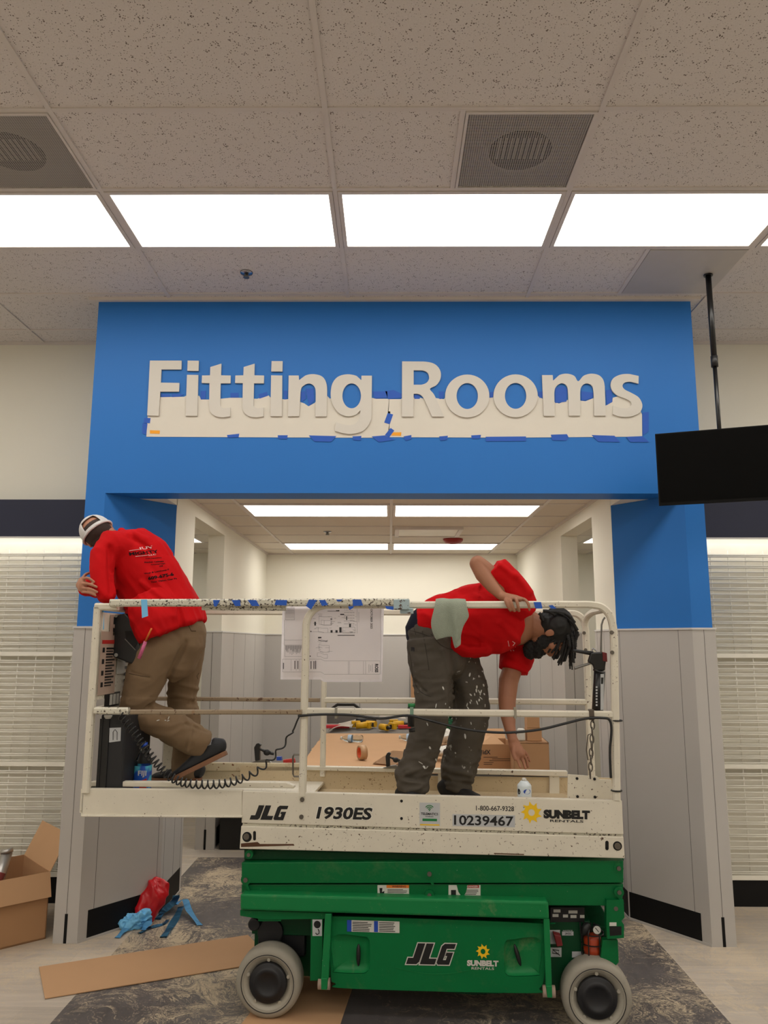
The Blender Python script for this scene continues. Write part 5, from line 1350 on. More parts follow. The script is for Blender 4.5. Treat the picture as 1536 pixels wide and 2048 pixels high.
b = BM(); tube(b, [c + V((-.16, .12, .09)), V((c.x - .16, c.y + .12, zt_2 - .05)), V((c.x - .09, c.y + .12, zt_2)), V((c.x + .09, c.y + .12, zt_2)), V((c.x + .16, c.y + .12, zt_2 - .05)), c + V((.16, .12, .09))], .016, 8, prof=SQ); mk('tote_handle', b, M_bpl, r)
for (x, y), lb in (((668, 1449), 'red and white package at the left far end of the table'), ((694, 1440), 'red package on top of the far tools, beside the tote'), ((808, 1446), 'red and white package behind the paper sheet on the table')):
    c = tb(x, y); c.y = min(c.y, 8.15); b = BM(); obox(b, c + V((0, .03, .015)), V((.07, .01, 0)), V((0, .03, 0)), V((0, 0, .016)));  mk('red_package', b, paint('red_pack', S(196, 40, 52), .5), bevel=.004, label=lb, cat='package', group='red packages on the table')
def crumple(name, pts_r, m, lb, cat, seed=0, amp=.02, fr=14, vox=.008, grp=None):
    b = BM()
    for c, rx, ry, rz in pts_r: ellip(b, c, V((rx, 0, 0)), V((0, ry, 0)), V((0, 0, rz)), 24, 14)
    me = remesh(b, vox, 1)
    displace(me, lambda p, q: p + q * (noise.noise(p * fr + V((seed, 0, 0))) * amp - abs(noise.noise(p * fr * 2.3 + V((0, seed, 0)))) * amp * 1.2))
    return mk(name, me, m, label=lb, cat=cat, group=grp)
M_film = paint('clear_film', S(214, 212, 205), .25, .05, 30)
c = tb(884, 1520) + V((0, 0, .05)); c2 = tb(894, 1490) + V((0, 0, .03))
crumple('plastic_film', [(c + V((0, 0, .02)), .09, .10, .04), (c2 + V((0, 0, .04)), .10, .12, .06)], M_film, 'crumpled whitish plastic film between the legs of the bending worker', 'plastic film', 3)
c = tb(905, 1466); crumple('green_cloth', [(c + V((0, 0, .06)), .07, .05, .08), (c + V((-.05, .06, .16)), .06, .04, .06)], paint('green_cloth', S(20, 80, 50), .9), 'dark green rag on the table behind the bending worker', 'rag', 9)
# cartons
def carton(name, px, py, w, d, h, yaw, z, lb, flaps=True, group=None, txt=None):
    c = onZ(px, py, z); e = V((math.cos(yaw), math.sin(yaw), 0)); q = V((-math.sin(yaw), math.cos(yaw), 0)); k = V((0, 0, 1))
    r = empty(name, c, lb, 'box', group); ctr = c + q * d / 2; t = .004
    b = BM()
    obox(b, ctr + k * t, e * w / 2, q * d / 2, k * t)
    for s in (-1, 1): obox(b, ctr + k * h / 2 + q * s * (d / 2 - t / 2), e * w / 2, q * t / 2, k * h / 2); obox(b, ctr + k * h / 2 + e * s * (w / 2 - t / 2), e * t / 2, q * d / 2, k * h / 2)
    if not flaps: obox(b, ctr + k * (h - t), e * w / 2, q * d / 2, k * t)
    mk('carton_body', b, M_card, r)
    return r, c, e, q, k
r, c, e, q, k = carton('idx_carton', 996, 1540, .255, .34, .17, math.radians(3), TZ + .004, 'small open cardboard carton printed with letters, on the table below the reaching arm'); r.name = 'cardboard_carton'; MI[r.name] = Matrix.Translation(c)
for (a0, a1), fl in (((c - e * .1275, c - e * .1275 + q * .34), -e * .10 + k * .05), ((c + q * .34 - e * .1275, c + q * .34 + e * .1275), q * .09 + k * .06)):
    b = BM(); slab(b, [a0 + k * .17, a1 + k * .17, a1 + k * .17 + fl, a0 + k * .17 + fl], (0, 0, .003)); mk('flap', b, M_card2, r)
b = BM(); slab(b, [c - e * .12 + k * .17, c + e * .05 + k * .17 - q * .0, c - e * .01 + k * .225 + q * .10, c - e * .16 + k * .19 + q * .12], (0, 0, .003)); mk('flap', b, M_card2, r)
b = BM(); f0 = c - q * .0012
text_on(b, 'idX', [f0 - e * .105 + k * .105, f0 - e * .05 + k * .105, f0 - e * .05 + k * .135, f0 - e * .105 + k * .135], .03)
for i, (a, bb_) in enumerate(((-.10, .0), (-.04, .10), (-.06, .09), (-.10, -.03), (-.10, -.04))): zz_ = .085 - i * .012; slab(b, [f0 + e * a + k * zz_, f0 + e * bb_ + k * zz_, f0 + e * bb_ + k * (zz_ + .003), f0 + e * a + k * (zz_ + .003)], q * .0005)
mk('printed_marks', b, M_lined, r)
carton('cardboard_carton', 1064, 1552, .235, .30, .215, math.radians(-3), TZ + .004, 'larger closed cardboard carton right of the open one, in shade', False)
z1 = TZ + .221; CB = onZ(1068, 1552, TZ + .004)
for px, py, w, h, z, lb in ((1073, 1489, .10, .085, z1, 'small carton block standing on the larger closed carton'), (1070, 1462, .085, .08, z1 + .086, 'top small carton of the stack on the larger carton')):
    c = V((CB.x + (.02 if h > .082 else .015), CB.y + .10, z)); b = BM(); obox(b, c + V((0, 0, h / 2)), V((w / 2, 0, 0)), V((0, .05, 0)), V((0, 0, h / 2))); mk('small_carton', b, M_card, label=lb, cat='box', bevel=.003)
b = BM(); c = V((CB.x - .065, CB.y + .08, z1)); obox(b, c + V((-.0, 0, .04)), V((.025, 0, 0)), V((0, .03, 0)), V((0, 0, .04))); mk('white_roll', b, M_dwh, bevel=.012, label='white little package beside the small carton block', cat='package')
# board leaning at the corridor end
b = BM(); p = onY(822, 1346, 9.45); slab(b, [(p.x, 9.40, .02), (p.x + .42, 9.40, .02), (p.x + .42, 9.49, p.z), (p.x, 9.49, p.z)], (0, .01, 0)); mk('cardboard_board', b, M_card, label='tall brown cardboard board leaning on the corridor end wall', cat='board')
# tote on the floor
r = empty('storage_tote', onZ(470, 1698), 'black storage tote with pale lid on the corridor floor behind the lift', 'storage tote'); c = onZ(437, 1700)
b = BM(); bx(b, c.x, c.x + .62, c.y, c.y + .42, 0, .27); tt = mk('tote_body', b, M_bpl, r, bevel=.015)
b = BM(); bx(b, c.x - .02, c.x + .64, c.y - .02, c.y + .44, .27, .30); mk('lid', b, paint('tote_lid', S(150, 146, 148), .4), r, bevel=.01)
b = BM(); bx(b, c.x + .05, c.x + .6, c.y + .03, c.y + .39, .301, .325); mk('orange_package', b, paint('pale_orange', S(205, 140, 110), .6), label='flat pale orange package lying on the black tote', cat='package', bevel=.004)

# ================================================================= floor things
b = BM(); slab(b, [onZ(x, y, .003) for x, y in ((78, 1935), (496, 1871), (517, 1893), (500, 1931), (90, 1998))], (0, 0, .004)); mk('cardboard_strip', b, M_card2, label='long narrow flat cardboard strip on the floor left of the lift', cat='cardboard')
b = BM(); slab(b, [onZ(x, y, .0005) for x, y in ((462, 2075), (672, 2075), (713, 1952), (560, 1950))], (0, 0, .0025)); mk('cardboard_sheet', b, M_card2, label='flat cardboard sheet under the left wheels of the lift', cat='cardboard')
# big open carton at left
k = V((0, 0, 1)); A = V((-2.085, 5.02, 0)); e1 = V((math.cos(math.radians(42)), math.sin(math.radians(42)), 0)); e2 = V((-e1.y, e1.x, 0)); H = .385; LN = .50; DP = .50; HV = -V((-.669, .743, 0)) * .05 - k * .135
r = empty('cardboard_box', A, 'big open cardboard box with silver tubes inside, at the left edge of the photo', 'box')
C0 = A - e1 * LN; t = .005; b = BM(); ctr = (A + C0) / 2 + e2 * DP / 2
obox(b, ctr + k * t, e1 * LN / 2, e2 * DP / 2, k * t)
for s in (-1, 1): obox(b, ctr + k * H / 2 + e2 * s * (DP / 2 - t / 2), e1 * LN / 2, e2 * t / 2, k * H / 2); obox(b, ctr + k * H / 2 + e1 * s * (LN / 2 - t / 2), e1 * t / 2, e2 * DP / 2, k * H / 2)
mk('box_body', b, M_card, r)
FA, FB = A + k * H, A + e2 * DP + k * H
b = BM(); slab(b, [FA, FB, FB + e1 * .10 + k * .20, FA + e1 * .10 + k * .20], e1 * .004); mk('flap', b, M_card2, r)
b = BM(); slab(b, [C0 + k * H, FA, FA + HV, C0 + k * H + HV], e2 * .004); mk('flap', b, M_card2, r)
M_foil = paint('silver_tube', S(175, 172, 168), .3, .12, 14, metal=.75)
tp = onY(16, 1700, 5.12)
b = BM(); q0 = ctr + k * .02 - e1 * .02 + e2 * .05
cyl(b, q0, onY(14, 1704, 5.2), .034, 24); cyl(b, onY(14, 1706, 5.2), onY(13, 1698, 5.2), .038, 24); mk('silver_tube', b, M_foil, label='silver wrapped tube standing in the big open box', cat='tube')
b = BM(); cyl(b, ctr + k * .02 - e1 * .1, onY(2, 1745, 5.12), .03, 20); mk('red_tube', b, paint('dull_red', S(120, 50, 48), .5), label='dull red tube beside the silver one in the big open box', cat='tube')
b = BM(); obox(b, V((-2.05, 5.42, .17)), V((.04, .04, 0)), V((-.12, .12, 0)), V((0, 0, .17))); mk('black_bin', b, M_bpl, label='black bin between the big box and the portal column', cat='bin', bevel=.01)
# red bag
M_redp = paint('red_plastic_bag', S(200, 22, 34), .28, .08, 20)
rb = BM(); base = onZ(290, 1846); tpb = onY(315, 1772, base.y + .10)
def loft(bm, rings, D=None, n=20, cap=True, e=1.0):
    """rings: (centre, half-width in picture plane, half-depth[, exponent]); D = depth axis"""
    D = (D or LO).normalized(); P = [V(r_[0]) for r_ in rings]; k_ = len(P); out = []
    last = None
    for i, r_ in enumerate(rings):
        a, b_ = r_[1], r_[2]
        t_ = (P[min(i + 1, k_ - 1)] - P[max(i - 1, 0)]).normalized()
        nn = t_.cross(D)
        if nn.length < .25 and last is not None: nn = last - t_ * last.dot(t_)
        nn.normalize()
        if last is not None and nn.dot(last) < 0: nn = -nn
        last = nn.copy(); dd = nn.cross(t_).normalized(); 
        out.append((P[i], nn, dd, a, b_, t_))
    rings_v = []
    def addr(c, nn, dd, a, b_):
        rings_v.append([bm.verts.new(c + nn * (a * math.copysign(abs(math.cos(2 * PI * j / n)) ** e, math.cos(2 * PI * j / n))) + dd * (b_ * math.copysign(abs(math.sin(2 * PI * j / n)) ** e, math.sin(2 * PI * j / n)))) for j in range(n)])
    if cap:
        c, nn, dd, a, b_, t_ = out[0]; m = min(a, b_)
        for f in (.95, .7, .35): addr(c - t_ * m * f * .9, nn, dd, a * math.sqrt(max(1 - f * f, .02)), b_ * math.sqrt(max(1 - f * f, .02)))
    for c, nn, dd, a, b_, t_ in out: addr(c, nn, dd, a, b_)
    if cap:
        c, nn, dd, a, b_, t_ = out[-1]; m = min(a, b_)
        for f in (.35, .7, .95): addr(c + t_ * m * f * .9, nn, dd, a * math.sqrt(max(1 - f * f, .02)), b_ * math.sqrt(max(1 - f * f, .02)))
    for A_, B_ in zip(rings_v, rings_v[1:]):
        for j in range(n):
            f = bm.faces.new((A_[j], A_[(j + 1) % n], B_[(j + 1) % n], B_[j])); f.smooth = True
    bm.faces.new(rings_v[0][::-1]); bm.faces.new(rings_v[-1])
mp = 4.75 / F_PX
yb_ = base.y
loft(rb, [(onY(288, 1842, yb_), 22 * mp, .05), (onY(290, 1820, yb_ + .02), 26 * mp, .07), (onY(303, 1795, yb_ + .04), 27 * mp, .065), (onY(318, 1776, yb_ + .05), 26 * mp, .05), (onY(322, 1766, yb_ + .06), 18 * mp, .03)], D=V((0, 1, 0)), cap=True)
me = remesh(rb, .006, 1)
def _bag(p, q):
    r_ = p + q * (noise.noise(V((p.x * 16 + p.z * 8, p.y * 16, p.z * 6))) * .022 - abs(noise.noise(V((p.x * 30, p.y * 30, p.z * 12)))) * .010); r_.z = max(r_.z, .004); return r_
displace(me, _bag)
mk('red_plastic_bag', me, M_redp, label='crumpled red plastic bag on the floor against the left portal column', cat='bag')
def ribbon(pts, w, m, lb, fold=.012):
    """blue tape strip on the floor: points in pixels with a height"""
    P = smooth_pts([onZ(x, y, 0) + V((0, 0, z)) for x, y, z in pts], 6); b = BM(); ra = []; 
    for i, p in enumerate(P):
        t_ = (P[min(i + 1, len(P) - 1)] - P[max(i - 1, 0)]).normalized(); s_ = t_.cross(V((0, 0, 1)))
        s_ = s_.normalized() if s_.length > .1 else V((1, 0, 0)); tw_ = V((0, 0, 1)) * math.sin(i * .5) * .35
        s_ = (s_ + tw_).normalized(); a = b.verts.new(p + s_ * w / 2 + V((0, 0, .004))); c_ = b.verts.new(p - s_ * w / 2 + V((0, 0, .004)))
        a.co.z = max(a.co.z, .003); c_.co.z = max(c_.co.z, .003); ra.append((a, c_))
    for (a, c_), (d, f_) in zip(ra, ra[1:]): b.faces.new((a, c_, f_, d))
    bmesh.ops.solidify(b, geom=b.faces[:], thickness=.001)
    return mk('blue_tape_strip', b, M_tapel, smooth=True, label=lb, cat='tape', group='pulled off blue tape on the floor')
c = onZ(262, 1862, .0)
crumple('blue_tape_bundle', [(c + V((0, .05, .04)), .095, .05, .055), (c + V((.04, .08, .05)), .06, .04, .05)], M_tapel, 'bunched pale blue tape heap left of the red bag foot', 'tape', 4, .03, 16, .007)
ribbon([(228, 1858, .0), (234, 1848, .05), (250, 1842, .09), (272, 1841, .09), (290, 1842, .07), (295, 1856, .03), (285, 1862, .0)], .055, M_tapel, 'blue tape loop standing on the heap left of the red bag')
ribbon([(234, 1877, .0), (246, 1868, .01), (262, 1858, .02), (285, 1858, .01)], .04, M_tapel, 'blue tape strip in front of the bunched loop, nearest the camera')
ribbon([(278, 1868, .0), (300, 1858, .005), (325, 1850, .0), (336, 1842, .005)], .03, M_tapel, 'blue tape strip running right of the red bag foot')
ribbon([(314, 1840, .0), (325, 1832, .02), (345, 1822, .05), (352, 1812, .06), (346, 1822, .03)], .05, M_tapel, 'raised blue tape curl right of the red bag')
ribbon([(326, 1876, .0), (340, 1858, .005), (352, 1840, .01), (362, 1824, .03)], .045, M_tapel, 'blue tape strip pointing towards the camera, right of the red bag')
ribbon([(352, 1822, .04), (368, 1819, .06), (378, 1832, .03), (400, 1852, .0)], .04, M_tapel, 'blue tape strip ending furthest right on the dusty floor')
# ================================================================= people
def cloth_mat(name, c, var=.06, weave=400, rough=.85, spots=None):
    n = NT(name); col = n.mix(n.noise(7, 4), sc4(c, 1 - var * 2), sc4(c, 1 + var))
    if spots:
        big = n.ramp(n.noise(3.2, 2), .50, .60); s_ = n.ramp(n.noise(30, 3, .6, .4), .66, .685)
        col = n.mix(n.math('MULTIPLY', s_, n.math('MULTIPLY', big, .85)), col, spots)
    n.bump(n.noise(weave, 2), .12, .001)
    return n.fin(col, rough, spec=.2)
M_redshirt = cloth_mat('red_shirt', S(196, 6, 14), .05)
M_khaki = cloth_mat('khaki_trousers', S(126, 104, 80), .08)
M_jean = cloth_mat('dark_grey_jeans', S(82, 76, 68), .10, spots=S(190, 188, 180))
M_skin1 = paint('skin_tan', S(176, 122, 96), .55, .06, 10); M_skin2 = paint('skin_brown', S(156, 104, 76), .55, .06, 10)
M_hair = paint('black_hair', S(9, 7, 6), .65, .3, 60); M_beard = paint('beard_black', S(14, 11, 10), .8, .3, 80, bump=.6, bs=220)
M_cap_w = cloth_mat('white_cap', S(214, 212, 212), .03); M_shoe = paint('dark_shoe', S(28, 30, 36), .6, .1, 20); M_sole = paint('gum_sole', S(128, 88, 62), .7, .1, 30, bump=.4, bs=120)
M_darkw = cloth_mat('navy_waistband', S(22, 24, 38))
def R_(px, py, off, a, b_=None, s=1.0):   # ring from pixels: half width a in px, half depth b_ in px
    m = mpp(off); return (W(px, py, off), a * m * s, (b_ if b_ is not None else a) * m * s)
def chain(bm, pts, D=None, n=14, e=1.0, s=1.0, cap=True): loft(bm, [R_(*p, s=s) for p in pts], D=D, n=n, e=e, cap=cap)
def finger(bm, pts, r):
    P = smooth_pts([W(*p) for p in pts], 4); k_ = len(P)
    loft(bm, [(p, r * (1.0 - .22 * i / k_), r * (1.0 - .22 * i / k_)) for i, p in enumerate(P)], n=10)
def wrinkle(me, amp, freq, axis, stretch=3.0, seed=0, mask=None, ridge=.6):
    ax = V(axis).normalized()
    co, no = vdata(me); out = []
    for c_, nr in zip(co, no):
        p = c_ - L0; al = p.dot(ax); q = (p - ax * al) * freq + ax * al * freq / stretch + V((seed, seed * 1.7, 0))
        a = noise.noise(q); b_ = 1 - abs(noise.noise(q * 1.9 + V((5, 1, 2)))) * 2
        k_ = (a * (1 - ridge) + b_ * ridge * .5) * amp
        if mask: k_ *= mask(c_)
        out.append(c_ + nr * k_)
    vset(me, out)
CAM_I = CAM_M.inverted()
def px_of(p):        # world point -> pixel
    q = CAM_I @ p; return (768 + F_PX * q.x / -q.z, 1024 - F_PX * q.y / -q.z)
def shirt_text(bm, s, quadpx, me_bvh, mi=0, bold=.02, depth=.0022, off0=-.3):
    Q = [W(x, y, off0) for x, y in quadpx]
    def f(p):
        h = me_bvh.ray_cast(CP, (p - CP).normalized(), 9.0)
        return None if h[0] is None else h[0] - LO * depth
    # densify long lines by placing each glyph on its own
    text_on(bm, s, Q, bold, mi, fn=lambda p: f(V(p)))
def bvh(me):
    return BVHTree.FromPolygons([v.co.copy() for v in me.vertices], [tuple(p.vertices) for p in me.polygons])

def head(bm, c, up_, fwd, s=1.0, chin=True):
    """continuous head volume: cranium, jaw, brow, nose, lips, ears; c = centre of the skull"""
    up_ = up_.normalized(); fwd = (fwd - up_ * fwd.dot(up_)).normalized(); sd = up_.cross(fwd)
    E = lambda dx, dy, dz, rx, ry, rz: ellip(bm, c + (sd * dx + fwd * dy + up_ * dz) * s, sd * rx * s, fwd * ry * s, up_ * rz * s, 22, 14)
    E(0, -.008, .03, .078, .098, .088); E(0, .03, -.045, .060, .062, .070); E(0, .055, -.085, .036, .032, .028)
    E(0, .085, .02, .05, .016, .014); E(0, .098, -.022, .014, .020, .030); E(0, .105, -.036, .017, .012, .011)
    E(0, .083, -.062, .024, .014, .009); E(0, .080, -.073, .021, .013, .009)
    for t in (-1, 1):
        E(t * .046, .06, -.02, .026, .024, .024); E(t * .080, -.008, -.005, .008, .019, .032)
        E(t * .031, .083, .000, .014, .008, .009)
    return sd

# ----------------------------------------------------------------- left worker, leaning over the end rail
base1 = W(390, 1560, .42); base1.z = L0.z + zt0
man1 = empty('person', base1, 'person in a red long sleeved shirt, khaki trousers and white cap at the left rail', 'person')
# body (continuous): torso, head, arms, legs
b = BM()
torso = [(350, 1300, .37, 40, 36), (346, 1262, .37, 46, 36), (324, 1212, .36, 46, 34), (300, 1162, .35, 48, 34), (272, 1120, .34, 50, 36), (247, 1094, .33, 34, 30)]
chain(b, torso, n=24)
chain(b, [(238, 1092, .32, 22), (218, 1076, .32, 21), (200, 1066, .32, 20)], n=18)          # neck
hc = W(199, 1070, .33); hup = (LU * -.66 + up * .70 - LO * .05).normalized(); hf = (LU * -.12 - up * .30 + LO * .95)
head(b, hc, hup, hf, .98)
chain(b, [(228, 1096, .24, 20), (208, 1112, .165, 16), (203, 1145, .12, 15), (208, 1172, .10, 11), (213, 1186, .10, 9)], n=16)     # near upper arm to elbow
chain(b, [(213, 1186, .10, 9), (213, 1185, .25, 12), (206, 1180, .42, 10)], D=up, n=14)                                # forearm over the end rail
chain(b, [(270, 1098, .50, 20), (232, 1130, .60, 16), (205, 1173, .56, 13)], n=14)                                        # far upper arm
chain(b, [(205, 1173, .56, 12), (180, 1175, .36, 11), (165, 1172, .18, 11), (163, 1170, .12, 11)], D=up, n=14)          # far forearm wraps back
# far hand gripping the near upper arm: palm and four fingers
chain(b, [(163, 1166, .13, 8, 13), (163, 1170, .08, 9, 14), (166, 1172, .03, 8, 14)], D=up, n=14)
for (x0, y0, x1, y1, x2, y2), rr_ in (((168, 1157, 176, 1156, 188, 1164), .0092), ((165, 1167, 178, 1168, 193, 1174), .0095), ((165, 1176, 180, 1178, 194, 1184), .0092), ((167, 1184, 180, 1186, 191, 1191), .0082)):
    finger(b, [(x0 - 2, y0, .06), (x0, y0, .02), (x1, y1, -.003), (x2, y2, .012)], rr_)
finger(b, [(164, 1160, .10), (170, 1150, .13), (178, 1146, .15)], .010)
# near hand tucked on the far side of the rail
chain(b, [(206, 1180, .42, 11, 13), (204, 1182, .50, 9, 15), (203, 1184, .56, 8, 14)], D=up, n=12)
for k_ in range(4): finger(b, [(200 + 3 * k_, 1178 + 2 * k_, .54), (198 + 3 * k_, 1182 + 3 * k_, .60), (200 + 3 * k_, 1192 + 2 * k_, .62)], .0085)
finger(b, [(208, 1176, .48), (216, 1172, .50), (222, 1176, .53)], .0095)
# legs
nl = [(330, 1300, .28, 28), (304, 1332, .27, 28), (286, 1372, .27, 25), (276, 1406, .28, 20)]
chain(b, nl, n=18); chain(b, [(276, 1408, .28, 20), (312, 1440, .32, 19), (360, 1468, .39, 16), (400, 1490, .46, 13), (412, 1500, .47, 12)], n=18)
fl = [(366, 1300, .46, 27), (366, 1350, .52, 23), (366, 1410, .57, 19), (372, 1460, .60, 18), (372, 1530, .62, 13), (372, 1545, .62, 13)]
chain(b, fl, n=18)
me = remesh(b, .0045, 2)
mk('body', me, M_skin1, man1)
# shirt -----------------------------------------------------------------
b = BM()
chain(b, [(346, 1266, .35, 68, 58), (336, 1240, .35, 72, 58), (322, 1206, .345, 68, 54), (300, 1162, .335, 68, 54), (276, 1126, .33, 66, 56), (252, 1100, .32, 54, 52), (228, 1088, .31, 34, 40)], n=30, cap=False)
chain(b, [(270, 1122, .46, 46, 40), (262, 1098, .50, 34, 34), (240, 1085, .46, 24, 30)], n=20)
chain(b, [(300, 1110, .38, 34, 36), (288, 1090, .42, 22, 26), (276, 1080, .42, 14, 20)], n=18)
chain(b, [(252, 1098, .26, 38, 36), (222, 1094, .20, 36, 36), (207, 1112, .15, 26, 28), (203, 1142, .11, 22.5, 25), (206, 1172, .085, 21, 24), (214, 1190, .08, 19, 22)], n=22)
chain(b, [(214, 1188, .08, 18, 20), (213, 1184, .24, 17, 19), (208, 1180, .38, 13, 15)], D=up, n=18)
chain(b, [(268, 1110, .50, 30, 30), (232, 1130, .60, 24, 26), (205, 1172, .56, 20, 22), (190, 1176, .44, 18, 18), (174, 1174, .26, 14, 15)], D=None, n=18)
chain(b, [(296, 1205, .26, 50, 40), (306, 1238, .22, 52, 44), (312, 1256, .20, 46, 44), (318, 1272, .20, 40, 42)], n=20, cap=False)
# collar ridge
chain(b, [(243, 1062, .33, 8), (238, 1070, .28, 8), (226, 1080, .25, 8)], n=10)
me = remesh(b, .007, 3, .6)
axt = (W(262, 1100, .3) - W(345, 1266, .3)).normalized(); cross = axt.cross(LO)
def fold_mask(p):
    x, y = px_of(p); return .55 + .9 * max(0, min(1, (y - 1130) / 90)) + (.7 if x > 275 and y < 1110 else 0)
wrinkle(me, .026, 9, (W(300, 1120, .3) - W(380, 1220, .3)), 4.5, 3, fold_mask, .5)
wrinkle(me, .004, 26, axt, 3, 8, None, .5)
# draw the deep drape lines that run down the lower back
DR = [((285, 1165), (330, 1200), .009, 6), ((300, 1150), (350, 1205), .009, 7), ((262, 1072), (298, 1096), -.012, 6), ((268, 1068), (292, 1078), .008, 5), ((345, 1205), (352, 1250), .008, 5), ((362, 1205), (372, 1245), .007, 5), ((219, 1095), (224, 1185), -.012, 6)]
def drape(me, lines_):
    co, no = vdata(me)
    for vi, (c_, nr) in enumerate(zip(co, no)):
        if nr.dot(LO) > .3: continue
        x, y = px_of(c_)
        for (ax_, ay_), (bx__, by_), amp, w in lines_:
            dx, dy = bx__ - ax_, by_ - ay_; t = max(0, min(1, ((x - ax_) * dx + (y - ay_) * dy) / (dx * dx + dy * dy)))
            d = math.hypot(x - ax_ - dx * t, y - ay_ - dy * t); co[vi] = co[vi] + nr * amp * 1.5 * math.exp(-(d / w) ** 2)
    vset(me, co)
drape(me, DR)
shirt1 = mk('shirt', me, M_redshirt, None); wm = bvh(me)
me.transform(MI['person'].inverted()) if 'person' in MI else None
shirt1.parent = man1; MI[shirt1.name] = MI[man1.name]
b = BM()
M_prt = cloth_mat('shirt_print_dark', S(30, 6, 10)); M_prw = cloth_mat('shirt_print_pale', S(240, 205, 205))
def z3(x, y): return (150 + x / 5.689, 1020 + y / 5.689)
def st(s, q, mi=0, bold=.02): shirt_text(b, s, [z3(*p) for p in q], wm, mi, bold)
st('MIGHTY', [(622, 520), (960, 488), (940, 452), (612, 482)], 0, .035)
st('LLC', [(840, 522), (925, 512), (922, 496), (838, 505)], 1, .02)
st('IUV', [(745, 452), (900, 436), (880, 405), (735, 425)], 1, .015)
for i, (s, x0, x1, y) in enumerate((('Trim Carpentry', 805, 990, 565), ('Kitchen Cabinets', 795, 1015, 605), ('Countertops', 868, 1030, 632), ('Tile', 962, 1003, 655))): st(s, [(x0, y), (x1, y - 14), (x1 - 4, y - 32), (x0 - 4, y - 18)], 0, .03)
st('Vinyl & Laminate F', [(790, 738), (1075, 690), (1070, 668), (785, 716)], 0, .03)
st('609-675-6', [(838, 800), (1130, 748), (1118, 708), (828, 762)], 0, .045)
st('Your Vision, Our Pa', [(866, 836), (1165, 790), (1158, 768), (860, 812)], 0, .03)
for (xa, ya, xb, yb) in ((620, 464, 740, 448), (690, 530, 830, 514)):
    P = []
    for t in range(9):
        x = xa + (xb - xa) * t / 8; y = ya + (yb - ya) * t / 8; hx = wm.ray_cast(CP, ray(*z3(x, y)), 9.0)
        if hx[0]: P.append(hx[0] - LO * .002)
    if len(P) > 2: tube(b, P, .0014, 5, mi=1)
mk('shirt_print', b, [M_prt, M_prw], man1, label='dark and white print on the back of the shirt')
# trousers -----------------------------------------------------------------
b = BM()
chain(b, [(352, 1262, .36, 60, 50), (350, 1290, .36, 60, 52), (345, 1318, .36, 50, 48)], n=28, e=.92)
chain(b, [(326, 1288, .25, 44, 38), (308, 1316, .25, 44, 40), (292, 1352, .25, 41, 38), (279, 1390, .26, 34, 34), (270, 1414, .27, 28, 30)], n=24)
chain(b, [(270, 1412, .27, 27, 29), (292, 1430, .29, 29, 28), (325, 1444, .33, 30, 28), (358, 1463, .38, 29, 27), (386, 1479, .43, 29, 27), (408, 1489, .47, 25, 25)], n=24, cap=False)
chain(b, [(377, 1280, .46, 34, 38), (368, 1330, .50, 36, 36), (366, 1370, .54, 30, 32), (364, 1400, .57, 27, 30), (370, 1440, .59, 28, 29), (374, 1490, .61, 27, 27), (370, 1535, .62, 23, 24), (368, 1552, .62, 20, 22)], n=22, cap=False)
me = remesh(b, .007, 3, .6)
wrinkle(me, .017, 11, LU + up * .2, 2.6, 21, lambda p: .5 + (1.0 if px_of(p)[1] > 1395 else 0), .6)
drape(me, [((335, 1360), (372, 1285), -.009, 5), ((330, 1385), (392, 1398), .006, 4), ((340, 1362), (396, 1378), .005, 4), ((300, 1415), (335, 1440), -.006, 5), ((372, 1448), (415, 1462), -.006, 4), ((262, 1345), (300, 1356), -.004, 3), ((385, 1450), (375, 1500), .006, 4)])
tr1 = mk('trousers', me, M_khaki, man1)
M_khd = cloth_mat('khaki_seam', S(84, 68, 52)); tb1 = None
def surf(pts, bv, d=.001, off0=-.3):
    out = []
    for x, y in pts:
        h = bv.ray_cast(CP, ray(x, y), 9.0)
        if h[0]: out.append(h[0] - LO * d)
    return out
mew = bvh(tr1.data); inv = MI[man1.name]
trb = BVHTree.FromPolygons([inv @ v.co for v in tr1.data.vertices], [tuple(p.vertices) for p in tr1.data.polygons])
b = BM()
for seg in ([(258, 1347), (268, 1349), (282, 1352), (300, 1354)], [(376, 1247), (379, 1255), (383, 1262)], [(383, 1262), (392, 1262)], [(398, 1346), (394, 1352), (396, 1358)]):
    P = surf(seg, trb)
    if len(P) > 1: tube(b, P, .002, 6)
mk('pocket_zip', b, M_khd, man1)
b = BM()
for x, y, a_, l_ in ((315, 1441, .3, 5), (337, 1436, 1.2, 4), (335, 1442, .4, 5), (330, 1441, .2, 3)):
    h = trb.ray_cast(CP, ray(x, y), 9.0)
    if h[0]: ellip(b, h[0], (LU * math.cos(a_) + up * math.sin(a_)) * l_ * .0026, (LU * -math.sin(a_) + up * math.cos(a_)) * .003, LO * .002, 8, 6)
mk('paint_splash', b, M_dwh, man1)
# pink knife and pencil in the pocket
b = BM()
r = empty('pink_pencil_pouch', W(284, 1295, .05), 'pink speckled tool handle with an orange pencil clipped to the khaki trouser pocket', 'tool')
o_ = .085
cyl(b, W(278, 1317, o_), W(291, 1283, o_), .0095, 14); mk('pink_handle', b, paint('pink_speckle', S(190, 90, 130), .5, .5, 140), r)
b = BM(); cyl(b, W(290, 1284, o_), W(303, 1257, o_ - .03), .0045, 10); mk('pencil', b, paint('pencil_orange', S(214, 116, 42), .45), r)
